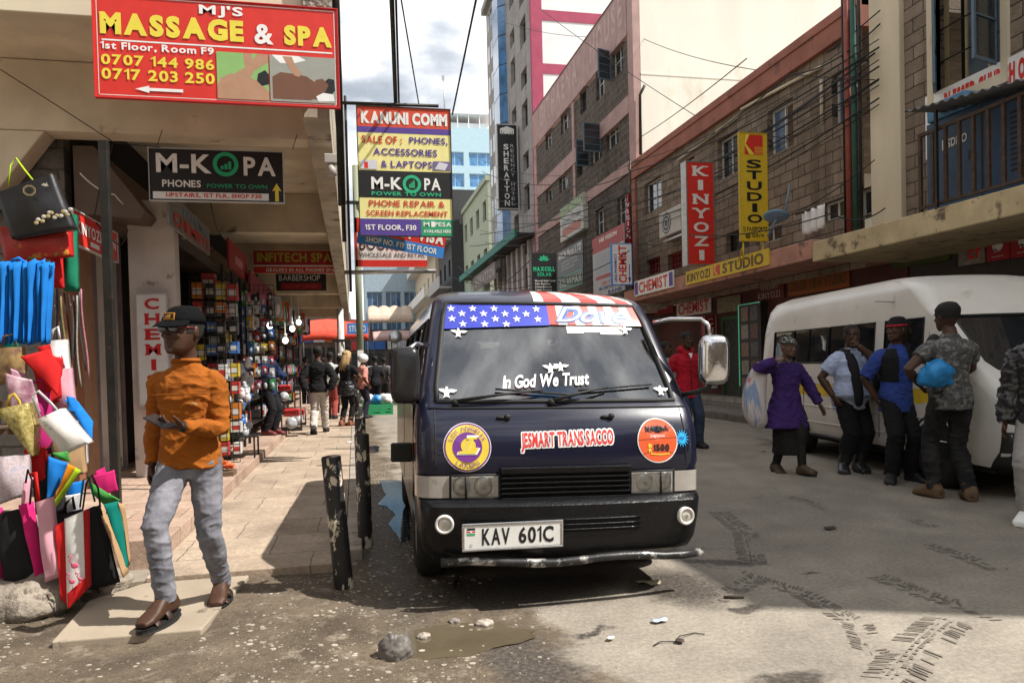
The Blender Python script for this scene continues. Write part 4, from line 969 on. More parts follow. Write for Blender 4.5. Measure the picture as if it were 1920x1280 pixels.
# front panel stickers
def rdisc(mb, cx, cz, r0, r1, mi, off, n=36):
    for k in range(n):
        a, b = R(360*k/n), R(360*(k+1)/n)
        if r0 == 0: mb.add([fp(cx, cz, off)]+[fp(cx+r1*math.cos(q), cz+r1*math.sin(q), off) for q in (a, b)], [(0, 1, 2)], mi)
        else: mb.add([fp(cx+r*math.cos(q), cz+r*math.sin(q), off) for r, q in ((r0, a), (r1, a), (r1, b), (r0, b))], [(0, 1, 2, 3)], mi)
def arc_text(mb, s, cx, cz, r, a_mid, hgt, mi, off, flip=False, wt=0):
    vs, fs = letters(s, wt, .12); x1 = max(v[0] for v in vs); k = hgt/.72
    P = []
    for x, y in vs:
        d = (x-x1/2)*k/r
        if flip: q = R(a_mid)+d; rr = r-(y-.72)*k*1.0; rr = r+.72*k-y*k-.0
        else: q = R(a_mid)-d; rr = r+y*k
        P.append(fp(cx+rr*math.cos(q), cz+rr*math.sin(q), off))
    mb.add(P, fs, mi)
LKP = flat('purple_ink', (.16, .03, .25), .4, coat=.6); LKY = flat('gold_ink', (.72, .55, .05), .4, coat=.6)
mb = MB(); cx, cz = -.565, .885
for r0, r1, mi, off in ((0, .135, 2, .005), (0, .131, 0, .0065), (.0, .122, 1, .008), (0, .083, 0, .0095)): rdisc(mb, cx, cz, 0, r1, mi, off)
arc_text(mb, 'LOS ANGELES', cx, cz, .090, 90, .024, 0, .011); arc_text(mb, 'LAKERS', cx, cz, .090, 270, .024, 0, .011, True)
rdisc(mb, cx+.005, cz+.008, 0, .042, 1, .011, 24)
for sc, mi, off in ((1.18, 2, .0125), (1., 1, .014)):
    Lp = [(-.052, -.03), (.045, -.03), (.062, .0), (.045, .004), (.036, -.012), (.006, -.012), (.036, .05), (.052, .05), (.056, .06), (.0, .06), (-.004, .05), (.012, .05), (-.018, -.012), (-.046, -.016)]
    mb.add([fp(cx+x*sc, cz-.006+z*sc, off) for x, z in Lp], [tuple(range(len(Lp)))], mi)
mb.build('round_sticker', [LKP, LKY, FLAGW], van)
BALL = mat('ball_orange', (.66, .10, .03), .35, .08, 5, bump=.2, bs=240, coat=.6)
mb = MB(); cx, cz = .565, .905
rdisc(mb, cx, cz, 0, .128, 1, .005); rdisc(mb, cx, cz, 0, .122, 0, .0065)
for P in ([(-.122, .004), (.122, .016), (.122, .018), (-.122, .006)],): mb.add([fp(cx+x, cz+z, .008) for x, z in P], [(0, 1, 2, 3)], 2)
for sg in (1, -1):
    q = [(math.cos(R(a))*.118, sg*(.112-.055*math.sin(R(a)))) for a in range(25, 156, 10)]
    for (x0, z0), (x1, z1) in zip(q[:-1], q[1:]): mb.add([fp(cx+x, cz+z, .008) for x, z in ((x0, z0-.0012), (x1, z1-.0012), (x1, z1+.0012), (x0, z0+.0012))], [(0, 1, 2, 3)], 2)
text(mb, 'MiKASA', cx-.075, cz+.048, .15, .036, mi=2, weight=1, slope=.03, fn=sc_(.009)); text(mb, 'pigiame', cx-.045, cz+.016, .09, .018, mi=1, weight=0, fn=sc_(.009))
text(mb, '1500', cx-.03, cz-.062, .10, .042, mi=2, weight=2, fn=sc_(.009)); text(mb, 'B', cx-.062, cz-.04, .022, .022, mi=3, weight=2, fn=sc_(.009)); text(mb, 'R', cx-.062, cz-.066, .022, .022, mi=3, weight=2, fn=sc_(.009))
for k in range(10): mb.add([fp(cx-.05+.012*k+a, cz-.078+b-.006*math.sin(k/3), .009) for a, b in ((0, 0), (.012, 0), (.012, .006), (0, .006))], [(0, 1, 2, 3)], 3)
mb.build('round_sticker', [BALL, FLAGW, BLACK, LKY], van)
mb = MB(); cx, cz = .722, .915
P = [(.02+.022*(k % 2), a) for k, a in enumerate(range(0, 360, 12))]
mb.add([fp(cx+r*1.15*math.cos(R(a)), cz+r*1.3*math.sin(R(a)), .006) for r, a in P], [tuple(range(len(P)))], 0); text(mb, 'PSY', cx-.016, cz-.009, .032, .018, mi=1, weight=1, fn=sc_(.009)); mb.build('heart_sticker', [flat('cyan_ink', (.03, .38, .72), .4), FLAGB], van)
mb = MB(); text(mb, 'JESMART TRANS SACCO', -.257, .852, .545, .110, mi=0, weight=1, gap=.055, slope=.025, fn=sc_(.005))
# white outline behind: the same words fattened
for dx, dz in ((-.006, 0), (.006, 0), (0, .006), (0, -.006), (.005, .005), (-.005, -.005), (.005, -.005), (-.005, .005)):
    text(mb, 'JESMART TRANS SACCO', -.257+dx*1.3, .852+dz*1.3, .545, .110, mi=1, weight=1, gap=.055, slope=.025, fn=sc_(.0035))
mb.build('lettering', [flat('red_ink', (.68, .035, .03), .4, coat=.5), FLAGW], van)
mb = MB(); mb.add([(-.8465, .27+.038*math.cos(R(18*k)), .885+.05*math.sin(R(18*k))) for k in range(20)], [tuple(range(20))]); mb.build('round_sticker', BALL, van)
# bumper
BR = [(b0, b1-.015, *b_) for b0, b1, *b_ in [(.255, .79, .03, .7, .20, .1, .04), (.285, .815, -.035, .7, .17, .1, .05), (.34, .83, -.055, .72, .15, .1, .05), (.47, .845, -.065, .75, .14, .1, .05), (.565, .85, -.060, .75, .13, .1, .05), (.592, .848, -.03, .75, .12, .1, .05), (.597, .84, .03, .75, .10, .1, .04)]]
bs = Shell(BR, [-1, -.9, -.6, -.39, -.2, 0, .2, .39, .6, .9, 1], [.4, .6])
mb = MB(); bskip = {(i, j) for i in range(6) for j in range(bs.n) if bs.rings[i][j][1] > .62 and bs.rings[i][(j+1) % bs.n][1] > .62}
bs.body(mb, bskip)
k = len(mb.f)-1
while len(mb.f[k]) == 3: mb.f.pop(); mb.mi.pop(); mb.sm.pop(); k -= 1
bump = mb.build('bumper', BUMPM, van, angle=38)
bp = lambda x, z, off=.004: bs.front_pt(x, z, off)
mb = MB()
for z0, z1 in ((.415, .427), (.435, .455), (.463, .483), (.49, .50)):
    mb.grid(lambda a, b: bp(-.08+.50*a, z0+(z1-z0)*b, .003), 8, 1)
mb.build('lower_vent', flat('vent_black', (.003, .003, .003), .9), bump)
mb = MB()
for z0 in (.428, .456, .484): mb.tube([bp(-.08+.5*k/8, z0+.003, .006) for k in range(9)], .005, 6)
mb.build('lower_slat', BUMPM, bump)
# long bar under the bumper
mb = MB(); mb.tube([(-.72+1.53*k/12, -.075+.07*(abs(-.72+1.53*k/12)/.8)**2.5, .262+.012*math.sin(k)) for k in range(13)], .024, 10); mb.disp(lambda p: (0, .004*noise.noise(p*30), .004*noise.noise(p*25)))
mb.build('bull_bar', mat('worn_bar', (.03, .03, .03), .4, .4, 12, metal=.4, bump=.6, bs=40, spots=((.5, .48, .45), .52, 9, .1)), van)
# grille
mb = MB(); mb.grid(lambda a, b: fp(-.375+.75*a, .572+.185*b, .002), 8, 3); mb.build('grille_back', flat('grille_black', (.004, .004, .004), .8), van)
gr_ = MB(); gr_.prism([(-.385, .735), (.385, .735), (.385, .775), (-.385, .775)], .010, .05); gr_.build('grille_bar', BUMPM, van, bevel=.008)
for k in range(5):
    z = .592+.029*k; q = MB(); q.prism([(-.38, z), (.38, z), (.38, z+.010), (-.38, z+.010)], .012, .05); q.build('grille_slat', BUMPM, van, bevel=.003)
# lamps
REFL = mat('lamp_reflector', (.74, .73, .70), .45, .15, 14, metal=.25); AMB = mat('corner_lens', (.36, .33, .30), .18, .15, 6, bump=.4, bs=160, coat=.8, spots=((.25, .23, .21), .6, 7))
for sg in (-1, 1):
    A = lambda x, z, off: (sg*x, fp(x, z, off)[1], z)
    h = MB(); h.grid(lambda a, b: A(.392+.262*a, .605+.122*b, .006), 6, 3, flip=sg < 0); ho = h.build('headlight', REFL, van)
    h = MB()
    for cx, rr in ((.475, .052), (.595, .05)):
        c = A(cx, .666, .012); h.lathe([(.0, .006), (rr*.5, .004), (rr*.9, -.002), (rr*1.0, -.005)], 20, M=Matrix.Translation(c) @ Matrix.Rotation(R(90), 4, 'X') @ Matrix.Diagonal((1.05, 1.1, 1, 1)))
    h.build('reflector_bowl', mat('bowl', (.60, .60, .57), .3, .3, 20, metal=.4), ho)
    h = MB(); h.grid(lambda a, b: A(.392+.262*a, .605+.122*b, .022), 6, 3, flip=sg < 0); h.build('lens', LENS, ho)
    h = MB(); f4 = [A(.388, .600, .018), A(.658, .600, .018), A(.658, .732, .018), A(.388, .732, .018)]; h.tube(f4+f4[:2], .0075, 6); h.tube([A(.575, .602, .024), A(.575, .73, .024)], .006, 6); h.build('trim', RUB, ho)
    h = MB()
    def B_(a, b):
        s = a*.285
        if s < .09: x = .668+s; y = fp(x, .66, .010)[1]
        else:
            t = (s-.09)/.195*R(88); x = .758+.094*math.sin(t); y = fp(.758, .66, .01)[1]+.13*(1-math.cos(t))
        return (sg*x, y, .605+.122*b)
    h.grid(B_, 10, 3, flip=sg < 0); h.build('turn_signal', AMB, van)
    f = bp(.70, .455, .0); q = MB(); M_ = Matrix.Translation((sg*.70, f[1]-.003, .475)) @ Matrix.Rotation(R(90), 4, 'X') @ Matrix.Rotation(R(sg*8), 4, 'Y')
    q.lathe([(.052, -.02), (.052, .018), (.046, .026), (.038, .02), (.036, .012)], 24, M=M_); fo = q.build('fog_lamp', flat('white_plastic', (.62, .6, .57), .4), van)
    q = MB(); q.lathe([(.0, .02), (.02, .019), (.036, .014), (.036, .01)], 20, M=M_); q.build('lens', mat('fog_lens', (.5, .48, .42), .15, .2, 20, coat=1., bump=.5, bs=150), fo)
# number plate
pl = MB(); pl.box(-.275, -.012, -.066, .275, 0, .066, 0); plo = pl.build('number_plate', flat('plate_white', (.66, .66, .63), .4), van, bevel=.012)
plo.location = (-.33, bp(-.33, .43)[1]-.022, .415); plo.rotation_euler = (0, 0, R(3))
q = MB()
for b in ((-.285, -.017, -.076, .285, .004, -.063), (-.285, -.017, .063, .285, .004, .076), (-.285, -.0165, -.063, -.272, .004, .063), (.272, -.0165, -.063, .285, .004, .063)): q.box(*b)
q.build('plate_frame', CHROME, plo, bevel=.004)
q = MB(); text(q, 'KAV', -.175, -.046, .155, .092, -.0135, 0, 1); text(q, '601C', .03, -.046, .20, .092, -.0135, 0, 1); q.build('lettering', BLACK, plo)
q = MB()
for k, mi in enumerate((0, 1, 2, 1, 3)): 
    z0 = .05-.012*[0, 1, 1.2, 2.1, 2.3][k]; z1 = .05-.012*[1, 1.2, 2.1, 2.3, 3.2][k]; rect(q, -.258, z1, -.213, z0, -.0136, mi)
disc(q, -.2355, .032, .006, -.0146, 1, 10); rect(q, -.243, -.05, -.228, -.035, -.0136, 4)
q.build('flag_emblem', [BLACK, FLAGW, RED, GREEN, GREY], plo)
# wipers, washers
for (x0, z0, x1, z1, x2a, z2a, x2b, z2b) in ((-.06, 1.118, .30, 1.20, .12, 1.19, .60, 1.225), (-.62, 1.118, -.10, 1.185, -.38, 1.20, .08, 1.165)):
    q = MB(); q.tube([fp(x0, z0, .03), fp((x0+x1)/2, (z0+z1)/2, .045), fp(x1, z1, .03)], [.013, .009, .006], 6); q.ell(fp(x0, z0, .02), (.022, .022, .022)); wo = q.build('wiper', RUB, van)
    q = MB(); q.tube([fp(x2a+(x2b-x2a)*k/8, z2a+(z2b-z2a)*k/8, .014) for k in range(9)], .0065, 5); q.build('blade', RUB, wo)
for x in (-.33, .29):
    q = MB(); q.ell(fp(x, 1.045, .012), (.02, .015, .018)); q.ell(fp(x-.03, 1.045, .006), (.035, .012, .01)); q.build('washer_nozzle', RUB, van)
q = MB(); q.tube([fp(-.78+1.56*k/16, 1.098, .004) for k in range(17)], .006, 5); q.build('hood_gap', RUB, van)
for sg in (-1, 1):
    q = MB(); q.tube([fp(sg*.742, .76+.34*k/8, .0015) for k in range(9)], .0035, 5); q.build('panel_gap', RUB, van)
# mirrors on chrome arms
for sg in (-1, 1):
    q = MB()
    if sg > 0:
        arm = [(.70, .50, 1.63), (.78, .42, 1.645), (.94, .30, 1.64), (.975, .27, 1.60), (.985, .26, 1.50)]
        arm2 = [(.82, .36, 1.16), (.92, .30, 1.185), (.98, .27, 1.21), (.995, .26, 1.27)]
        mc = (1.0, .24, 1.385); ms = (.095, .05, .155)
    else:
        arm = [(-.76, .42, 1.47), (-.84, .30, 1.47), (-.885, .26, 1.44), (-.89, .25, 1.35)]; arm2 = [(-.82, .36, 1.13), (-.87, .28, 1.15), (-.885, .25, 1.20)]
        mc = (-.905, .24, 1.29); ms = (.085, .05, .165)
    q.tube(arm, .014, 8); ao = q.build('mirror_arm', CHROME, van); q = MB(); q.tube(arm2, .015, 8); q.build('mirror_arm', RUB, van)
    q = MB()
    def me_(a, b):
        t = 2*math.pi*a; f = math.sin(math.pi*b)**.35; x = math.copysign(abs(math.cos(t))**.45, math.cos(t)); z = math.copysign(abs(math.sin(t))**.45, math.sin(t))
        return (mc[0]+ms[0]*x*f, mc[1]-ms[1]*math.cos(math.pi*b), mc[2]+ms[2]*z*f)
    q.grid(me_, 28, 10); mo = q.build('mirror_housing', CHROME if sg > 0 else mat('black_mirror', (.03, .03, .032), .25, .3, 8, metal=.5), van)
    q = MB(); q.add([(mc[0]+ms[0]*.9*math.copysign(abs(math.cos(R(15*k)))**.45, math.cos(R(15*k))), mc[1]+ms[1]+.001, mc[2]+ms[2]*.9*math.copysign(abs(math.sin(R(15*k)))**.45, math.sin(R(15*k)))) for k in range(24)], [tuple(range(24))]); q.build('mirror_glass', CHROME, mo)
q = MB(); q.box(-.98, .62, .74, -.845, .66, .86); q.build('side_marker', RUB, van, bevel=.012)
RIMD = mat('dirty_rim', (.25, .24, .23), .5, .3, 9, metal=.6)
for sg in (-1, 1):
    for y in (.80, 3.2): make_wheel(van, sg*.715, y, .315, .19, sg, RIMD, z=.315+sg*.019)
q = MB(); q.box(-.74, .3, .2, .74, 4.2, .45); q.build('chassis', DARKIN, van)
q = MB(); q.grid(lambda a, b: (-.847+.0*a, .55+3.6*a, .40+.70*b), 20, 6, flip=True); q.build('side_dirt_panel', mat('dusty_side', (.16, .12, .07), .35, .35, 3, c2=(.32, .24, .12), coat=.4, spots=((.03, .03, .04), .52, 3.5, .12)), van)
q = MB(); q.tube([(-.84, 1.05, .45), (-.845, 1.05, 1.12)], .004, 5); q.tube([(-.846, 1.98, .45), (-.846, 1.98, 1.12)], .004, 5); q.build('door_gap', RUB, van)

# ---- white high-roof van on the right
WPAINT = mat('white_van_paint', (.60, .57, .52), .38, .1, 1.5, bump=.08, bs=4, bd=.006, coat=.4, spots=((.38, .31, .23), .60, 2.5, .12), spots2=((.16, .11, .08), .74, 9., .03))
wv = thing('white_van', 'white high roof passenger van with yellow side stripe parked on the right', 'van', (6.55, 5.22, 0), -.13)
#      z     w    yf    yr   rf   rr   bulge
WR = [(.30, .90, .10, 5.25, .2, .12, .10), (.45, .935, .02, 5.28, .2, .12, .10), (.62, .94, .0, 5.28, .2, .12, .10), (.80, .94, .03, 5.28, .2, .12, .10), (.90, .94, .06, 5.28, .2, .12, .1), (1.0, .94, .12, 5.27, .2, .12, .1),
      (1.12, .935, .30, 5.26, .2, .12, .10), (1.20, .93, .42, 5.25, .17, .12, .10), (1.28, .92, .55, 5.24, .13, .12, .10), (1.74, .885, 1.02, 5.20, .10, .12, .10), (1.80, .88, 1.10, 5.18, .12, .12, .10), (1.90, .87, 1.22, 5.16, .14, .14, .10), (2.06, .845, 1.36, 5.12, .18, .16, .10), (2.17, .79, 1.56, 5.05, .26, .2, .08), (2.235, .67, 1.85, 4.9, .32, .3, .05), (2.265, .42, 2.3, 4.6, .3, .3, 0.)]
WFC = [-1, -.95, -.6, -.3, 0, .3, .6, .95, 1]
WST = [.62, .95, 1.18, 1.35, 2.05, 2.16, 2.25, 2.75, 3.30, 3.36, 3.85, 4.30, 4.36, 4.95]
WR = [(a, b, c, d+.2, e, f_, g_) for a, b, c, d, e, f_, g_ in WR]
ws2 = Shell(WR, WFC, WST)
wsk = set(); wsr = range(8, 9); wsc = range(1, len(WFC)-2)
wsr = range(7, 9)
wsk |= {(i, j) for i in wsr for j in wsc}
wsw = []
for a, b in ((3, 4), (6, 7), (7, 8), (9, 10), (10, 11), (12, 13)):
    for f in (ws2.right, ws2.left): wsw.append((range(8, 9), list(f(a, b))))
for r_, c_ in wsw: wsk |= {(i, j) for i in r_ for j in c_}
_pil = set(list(ws2.right(6, 13))+list(ws2.left(6, 13)))
mb = MB(); ws2.body(mb, wsk, lambda i, j: 1 if i == 8 and j in _pil else 0); mb.build('body', [WPAINT, BLACK], wv, angle=45)
mb = MB(); ws2.patch(mb, wsr, wsc, -.006); w2 = mb.build('windscreen', DGL, wv); seal('seal', ws2.outline(wsr, wsc), .016, RUB, w2)
for r_, c_ in wsw:
    mb = MB(); ws2.patch(mb, r_, c_, -.006); g_ = mb.build('side_window', DGL, wv); seal('seal', ws2.outline(r_, c_), .012, RUB, g_)
mb = MB(); mb.grid(lambda a, b: (-.9405, 1.3+3.1*a, .84+.16*b), 10, 2, flip=True); mb.add([(-.9407, 1.3, .995), (-.9407, 1.3, .86), (-.9407, .82, .86)], [(0, 1, 2)]); mb.build('yellow_stripe', mat('worn_yellow', (.62, .42, .02), .5, .15, 6, spots=((.55, .5, .42), .64, 9)), wv)
mb = MB()
for z in (.48, .70): mb.tube([(-.944, .9+.42*k, z) for k in range(11)], .008, 5)
mb.tube([(-.836, 1.6+.38*k, 1.90+.012*min(k, 4)) for k in range(10)], .010, 5); mb.build('pressed_line', WPAINT, wv)
q = MB()
for y in (1.22, 2.12, 3.95): q.tube([(-.942, y, .42), (-.943, y, 1.20)], .004, 5)
q.tube([(-.942, 1.22, 1.24), (-.87, 1.28, 1.74), (-.865, 2.05, 1.77), (-.92, 2.12, 1.28)], .006, 5); q.build('door_gap', RUB, wv)
def at_front(s, x, z, off): p = s.front_pt(abs(x), z, off); return (math.copysign(p[0], x), p[1], p[2])
for sg in (-1, 1):
    h = MB()
    def Q(a, b):
        t = a*R(80); x = .60+.10*a+.15*a+.085*math.sin(t); y = ws2.front_pt(min(x, .93), .8, .012)[1]; return (sg*min(x, .947), y, .72+.24*b+.03*a*b)
    h.grid(Q, 10, 4, flip=sg < 0); h.build('headlight', mat('van_lamp', (.35, .34, .33), .1, .3, 12, metal=.3, coat=1.), wv)
q = MB(); q.grid(lambda a, b: ws2.front_pt(-.55+1.1*a, .68+.14*b, .01), 8, 2); q.build('grille', BLACK, wv)
q = MB(); q.grid(lambda a, b: ws2.front_pt(-.93+1.86*a, .28+.36*b, .02) if .28+.36*b > .3 else ws2.front_pt(-.93+1.86*a, .301, .02), 24, 4); q.build('bumper', mat('dark_bumper', (.02, .02, .02), .5), wv, solid=.02)
for sg in (-1, 1):
    for y in (1.12, 4.22): make_wheel(wv, sg*.84, y, .34, .20, sg, MET)
    for y in (1.12, 4.22): q = MB(); q.tube([(sg*.938, y+.40*math.cos(R(180*k/14)), .34+.40*math.sin(R(180*k/14))) for k in range(15)], .014, 6); q.add([(sg*.9415, y+.39*math.cos(R(180*k/14)), .30+.39*math.sin(R(180*k/14))) for k in range(15)], [tuple(range(15))]); q.build('wheel_arch', flat('arch_black', (.006, .006, .006), .9), wv)
q = MB(); q.box(-.86, .4, .24, .86, 5.1, .45); q.build('chassis', DARKIN, wv)
for sg in (-1, 1):
    q = MB(); q.ell((sg*1.06, .95, 1.42), (.09, .05, .14)); q.tube([(sg*.92, 1.02, 1.33), (sg*1.05, .95, 1.36)], .02, 6); q.build('mirror', RUB, wv)
for y in (2.0, 2.3, 1.05):
    q = MB(); q.box(-.955, y, 1.02, -.94, y+.16, 1.06); q.build('door_handle', RUB, wv, bevel=.005)
q = MB(); q.tube([(-.945, 1.62, .31), (-.945, 3.75, .31)], .02, 6); q.build('sill_trim', BUMPM, wv)
q = MB(); q.tube([(-.80, 1.75, 1.93), (-.95, 2.15, 1.98)], .004, 5); q.build('antenna', MET, wv)
q = MB(); q.box(-.945, 5.0, .30, -.80, 5.30, .52); q.build('rear_bumper', BUMPM, wv, bevel=.02)

# ================================================================ PEOPLE
SKIN = mat('dark_skin', (.048, .022, .012), .5, .15, 7, c2=(.078, .036, .021), bump=.12, bs=140, spec=.3)
SKIN2 = mat('brown_skin', (.105, .055, .034), .48, .15, 7, c2=(.14, .078, .05), bump=.12, bs=140, spec=.45)
HAIRM = mat('black_hair', (.008, .007, .006), .8, .3, 40, bump=1., bs=160)
EYEW = flat('eye_white', (.30, .26, .23), .35); EYEB = flat('eye_dark', (.008, .006, .005), .2)
LIPM = flat('lip_skin', (.085, .034, .030), .5)
def cloth(name, c, var=.12, **k):
    k.setdefault('bump', .3); k.setdefault('bs', 320.); k.setdefault('bd', .002)
    return mat(name, c, k.pop('rough', .9), var, k.pop('vs', 6.), spec=.2, **k)
def remesh(mb, vox, smooth=2):
    me = mb.mesh('tmp'); b = bmesh.new(); b.from_mesh(me); bmesh.ops.recalc_face_normals(b, faces=b.faces); b.to_mesh(me); b.free()
    o = bpy.data.objects.new('tmp', me); col.objects.link(o)
    md = o.modifiers.new('r', 'REMESH'); md.mode = 'VOXEL'; md.voxel_size = vox; md.use_smooth_shade = True
    if smooth: m2 = o.modifiers.new('s', 'SMOOTH'); m2.factor = .5; m2.iterations = smooth
    dg = bpy.context.evaluated_depsgraph_get(); r = bpy.data.meshes.new_from_object(o.evaluated_get(dg))
    bpy.data.objects.remove(o); bpy.data.meshes.remove(me)
    return r
def wrinkle(me, amp, freq, seed=0, stretch=(1, 1, 1), extra=None):
    me.update(); N = [v.normal.copy() for v in me.vertices]
    for v, n in zip(me.vertices, N):
        p = Vector((v.co.x*stretch[0], v.co.y*stretch[1], v.co.z*stretch[2]))*freq+Vector((seed, seed*.3, 0))
        q = Vector((p.x+p.z*.5, p.y, p.z*1.25-p.x*.35))
        r1 = (1-abs(noise.noise(q*.6+Vector((7, 1, 3)))))**5; r2 = (1-abs(noise.noise(q*1.15+Vector((2, 5, 1)))))**6
        k = noise.noise(p*.5)*.45+1.0*r1+.6*r2-.55
        a = amp if extra is None else amp*extra(v.co)
        v.co += n*k*a
    for p in me.polygons: p.use_smooth = True
def addobj(name, me, mats, parent):
    o = bpy.data.objects.new(name, me); col.objects.link(o)
    for m in (mats if isinstance(mats, (list, tuple)) else [mats]): me.materials.append(m)
    if parent is not None: o.parent = parent
    return o
def ik(a, b, l1, l2, hint):
    a = Vector(a); b = Vector(b); d = b-a; L_ = min(d.length, (l1+l2)*.999); d.normalize(); b = a+d*L_
    x = (l1*l1-l2*l2+L_*L_)/(2*L_); h = math.sqrt(max(l1*l1-x*x, 1e-6))
    hv = Vector(hint); hv = hv-d*hv.dot(d)
    if hv.length < 1e-5: hv = Vector((0, -1, 0))
    return a+d*x+hv.normalized()*h, b
def ringtube(mb, rings, n=18):
    """rings: (centre, ax vector, ay vector)"""
    vs = []; fs = []
    for c, ax, ay in rings:
        for j in range(n):
            a = 2*math.pi*j/n; ca, sa = math.cos(a), math.sin(a)
            vs.append(Vector(c)+Vector(ax)*math.copysign(abs(ca)**.85, ca)+Vector(ay)*math.copysign(abs(sa)**.85, sa))
    for i in range(len(rings)-1):
        for j in range(n): fs.append((i*n+j, i*n+(j+1) % n, (i+1)*n+(j+1) % n, (i+1)*n+j))
    fs.append(tuple(range(n-1, -1, -1))); fs.append(tuple(range((len(rings)-1)*n, len(rings)*n)))
    mb.add(vs, fs, 0, True)
def lerp(a, b, t): return Vector(a)*(1-t)+Vector(b)*t
class Fig:
    """a posed figure in local metres, facing -Y, standing on z=0. hands/ankles are targets."""
    def __init__(s, H=1.72, lean=(0, 0), pelv=(0, 0, 0), ank=((-.09, 0, 0), (.09, 0, 0)), toes=((0, -1, 0), (0, -1, 0)), knee=((0, -1, 0), (0, -1, 0)), hand=(None, None), elb=((-.3, .8, 0), (.3, .8, 0)), head=(0, 0, 0), fat=1., vox=.009, shtilt=0., build=1., palm=(None, None), curl=(.5, .5), twist=0., hk=1.):
        s.H = H; s.vox = vox; s.fat = fat; s.build = build; s.curl = curl
        px, py, pz = pelv; s.pel = Vector((px, py, .525*H+pz)); s.lean = lean
        s.hip = [s.pel+Vector((sg*.052*H*build, 0, -.02*H)) for sg in (-1, 1)]
        tw = Matrix.Rotation(twist, 3, 'Z'); s.tw = tw
        s.sp = lambda z: s.pel+Vector((lean[0]*(z-.525*H), lean[1]*(z-.525*H), z-.525*H))
        s.sh = [s.sp(.784*H)+tw @ Vector((sg*.098*H*build, .004, sg*shtilt)) for sg in (-1, 1)]
        s.ank = []; s.kn = []; s.toe = []
        for i in range(2):
            a = Vector(ank[i]); a.z += .045*H
            k, a = ik(s.hip[i], a, .243*H, .242*H, knee[i]); s.kn.append(k); s.ank.append(a); s.toe.append(Vector(toes[i]).normalized())
        s.wr = []; s.el = []
        for i, sg in ((0, -1), (1, 1)):
            h = hand[i] or (s.sh[i]+Vector((sg*.05*H, -.03*H, -.315*H)))
            e, w = ik(s.sh[i], h, .172*H, .150*H, elb[i]); s.el.append(e); s.wr.append(w)
        s.palm = [Vector(palm[i]) if palm[i] else None for i in (0, 1)]
        s.nb = s.sp(.845*H); s.hc = s.sp(.872*H)+Vector((0, -.012*H, 0)); s.hh = .136*H*hk
        s.HM = Matrix.Translation(s.hc) @ Euler((head[1], head[2], head[0])).to_matrix().to_4x4()
    TORSO = [(.455, .060, .058, 0), (.49, .088, .070, .004), (.53, .098, .070, .006), (.57, .092, .062, .0), (.62, .080, .054, -.004), (.67, .084, .058, -.004), (.72, .094, .064, -.002), (.765, .100, .064, .0), (.792, .086, .054, .004), (.822, .058, .043, .006), (.845, .040, .037, .004)]
    def torso(s, mb, z0=0, z1=1, inf=0., hem=None):
        R_ = []
        T = s.TORSO
        for z, a, b, o in T:
            if not (z0 <= z <= z1): continue
            f = s.fat if .5 < z < .72 else 1+(s.fat-1)*.35
            fy = f
            c = s.sp(z*s.H); tw = s.tw if z > .65 else Matrix.Identity(3)
            bul = -(s.fat-1)*.045 if .52 < z < .7 else 0
            ax = tw @ Vector((a*s.H*s.build*(1+(f-1)*.6)+inf, 0, 0)); ay = tw @ Vector((0, b*s.H*fy+inf, 0))
            R_.append((c+Vector((0, (o+bul)*s.H, 0)), ax, ay))
        if hem:
            c, ax, ay = R_[0]; R_.insert(0, (c+Vector((hem[1], hem[2], -hem[0])), ax*hem[3], ay*hem[3]))
        ringtube(mb, R_)
    def limb(s, mb, P, rad, n=12): mb.tube(P, rad, n)
    def arm(s, mb, i, inf=0., stop=1., loose=0.):
        H = s.H; sh, el, wr = s.sh[i], s.el[i], s.wr[i]; b = s.build*(1+(s.fat-1)*.3)
        inn = lerp(sh, s.sp(.795*H), .45)
        P = [inn, lerp(lerp(sh, inn, .25), el, .02), lerp(sh, el, .10), lerp(sh, el, .35), lerp(sh, el, .68), el, lerp(el, wr, .3), lerp(el, wr, .7), wr]
        Rr = [.024*H, .030*H, .0315*H, .030*H, .0265*H, .0235*H, .0245*H, .019*H, .0150*H]
        Rr = [r*b+inf for r in Rr]
        if loose: Rr = [r+loose*k for r, k in zip(Rr, (0, .1, .4, .7, .8, .8, .8, .8, .5))]
        if stop < 1:
            k = stop*8; q = min(int(k), 7); P2 = P[:q+1]+[lerp(P[q], P[q+1], k-q)] if k-q > .01 else P[:q+1]; R2 = Rr[:q+1]+([Rr[q]+(Rr[q+1]-Rr[q])*(k-q)] if k-q > .01 else [])
            P, Rr = P2, R2
        mb.tube(P, Rr, 14)
    def leg(s, mb, i, inf=0., stop=1., taper=1., loose=0., tr=False):
        H = s.H; hp, kn, an = s.hip[i], s.kn[i], s.ank[i]; b = 1+(s.fat-1)*.3
        P = [hp+Vector((0, .004, .03*H)), hp, lerp(hp, kn, .3), lerp(hp, kn, .65), kn, lerp(kn, an, .28)+Vector((0, .006*H, 0)), lerp(kn, an, .6), lerp(kn, an, .9), an]
        Rr = [.044*H, .054*H, .051*H, .042*H, .0325*H, .0335*H, .026*H, .0205*H, .0205*H]
        if tr: Rr = [x*H for x in (.045, .053, .049, .0425, .0365, .0345, .0315, .0295, .029)]
        Rr = [r*b+inf+loose*k for r, k in zip(Rr, (0, .1, .3, .6, .8, 1, 1, 1, 1))]
        if stop < 1:
            q = max(2, int(round(stop*8))); P = P[:q+1]; Rr = Rr[:q+1]
        mb.tube(P, Rr, 14)
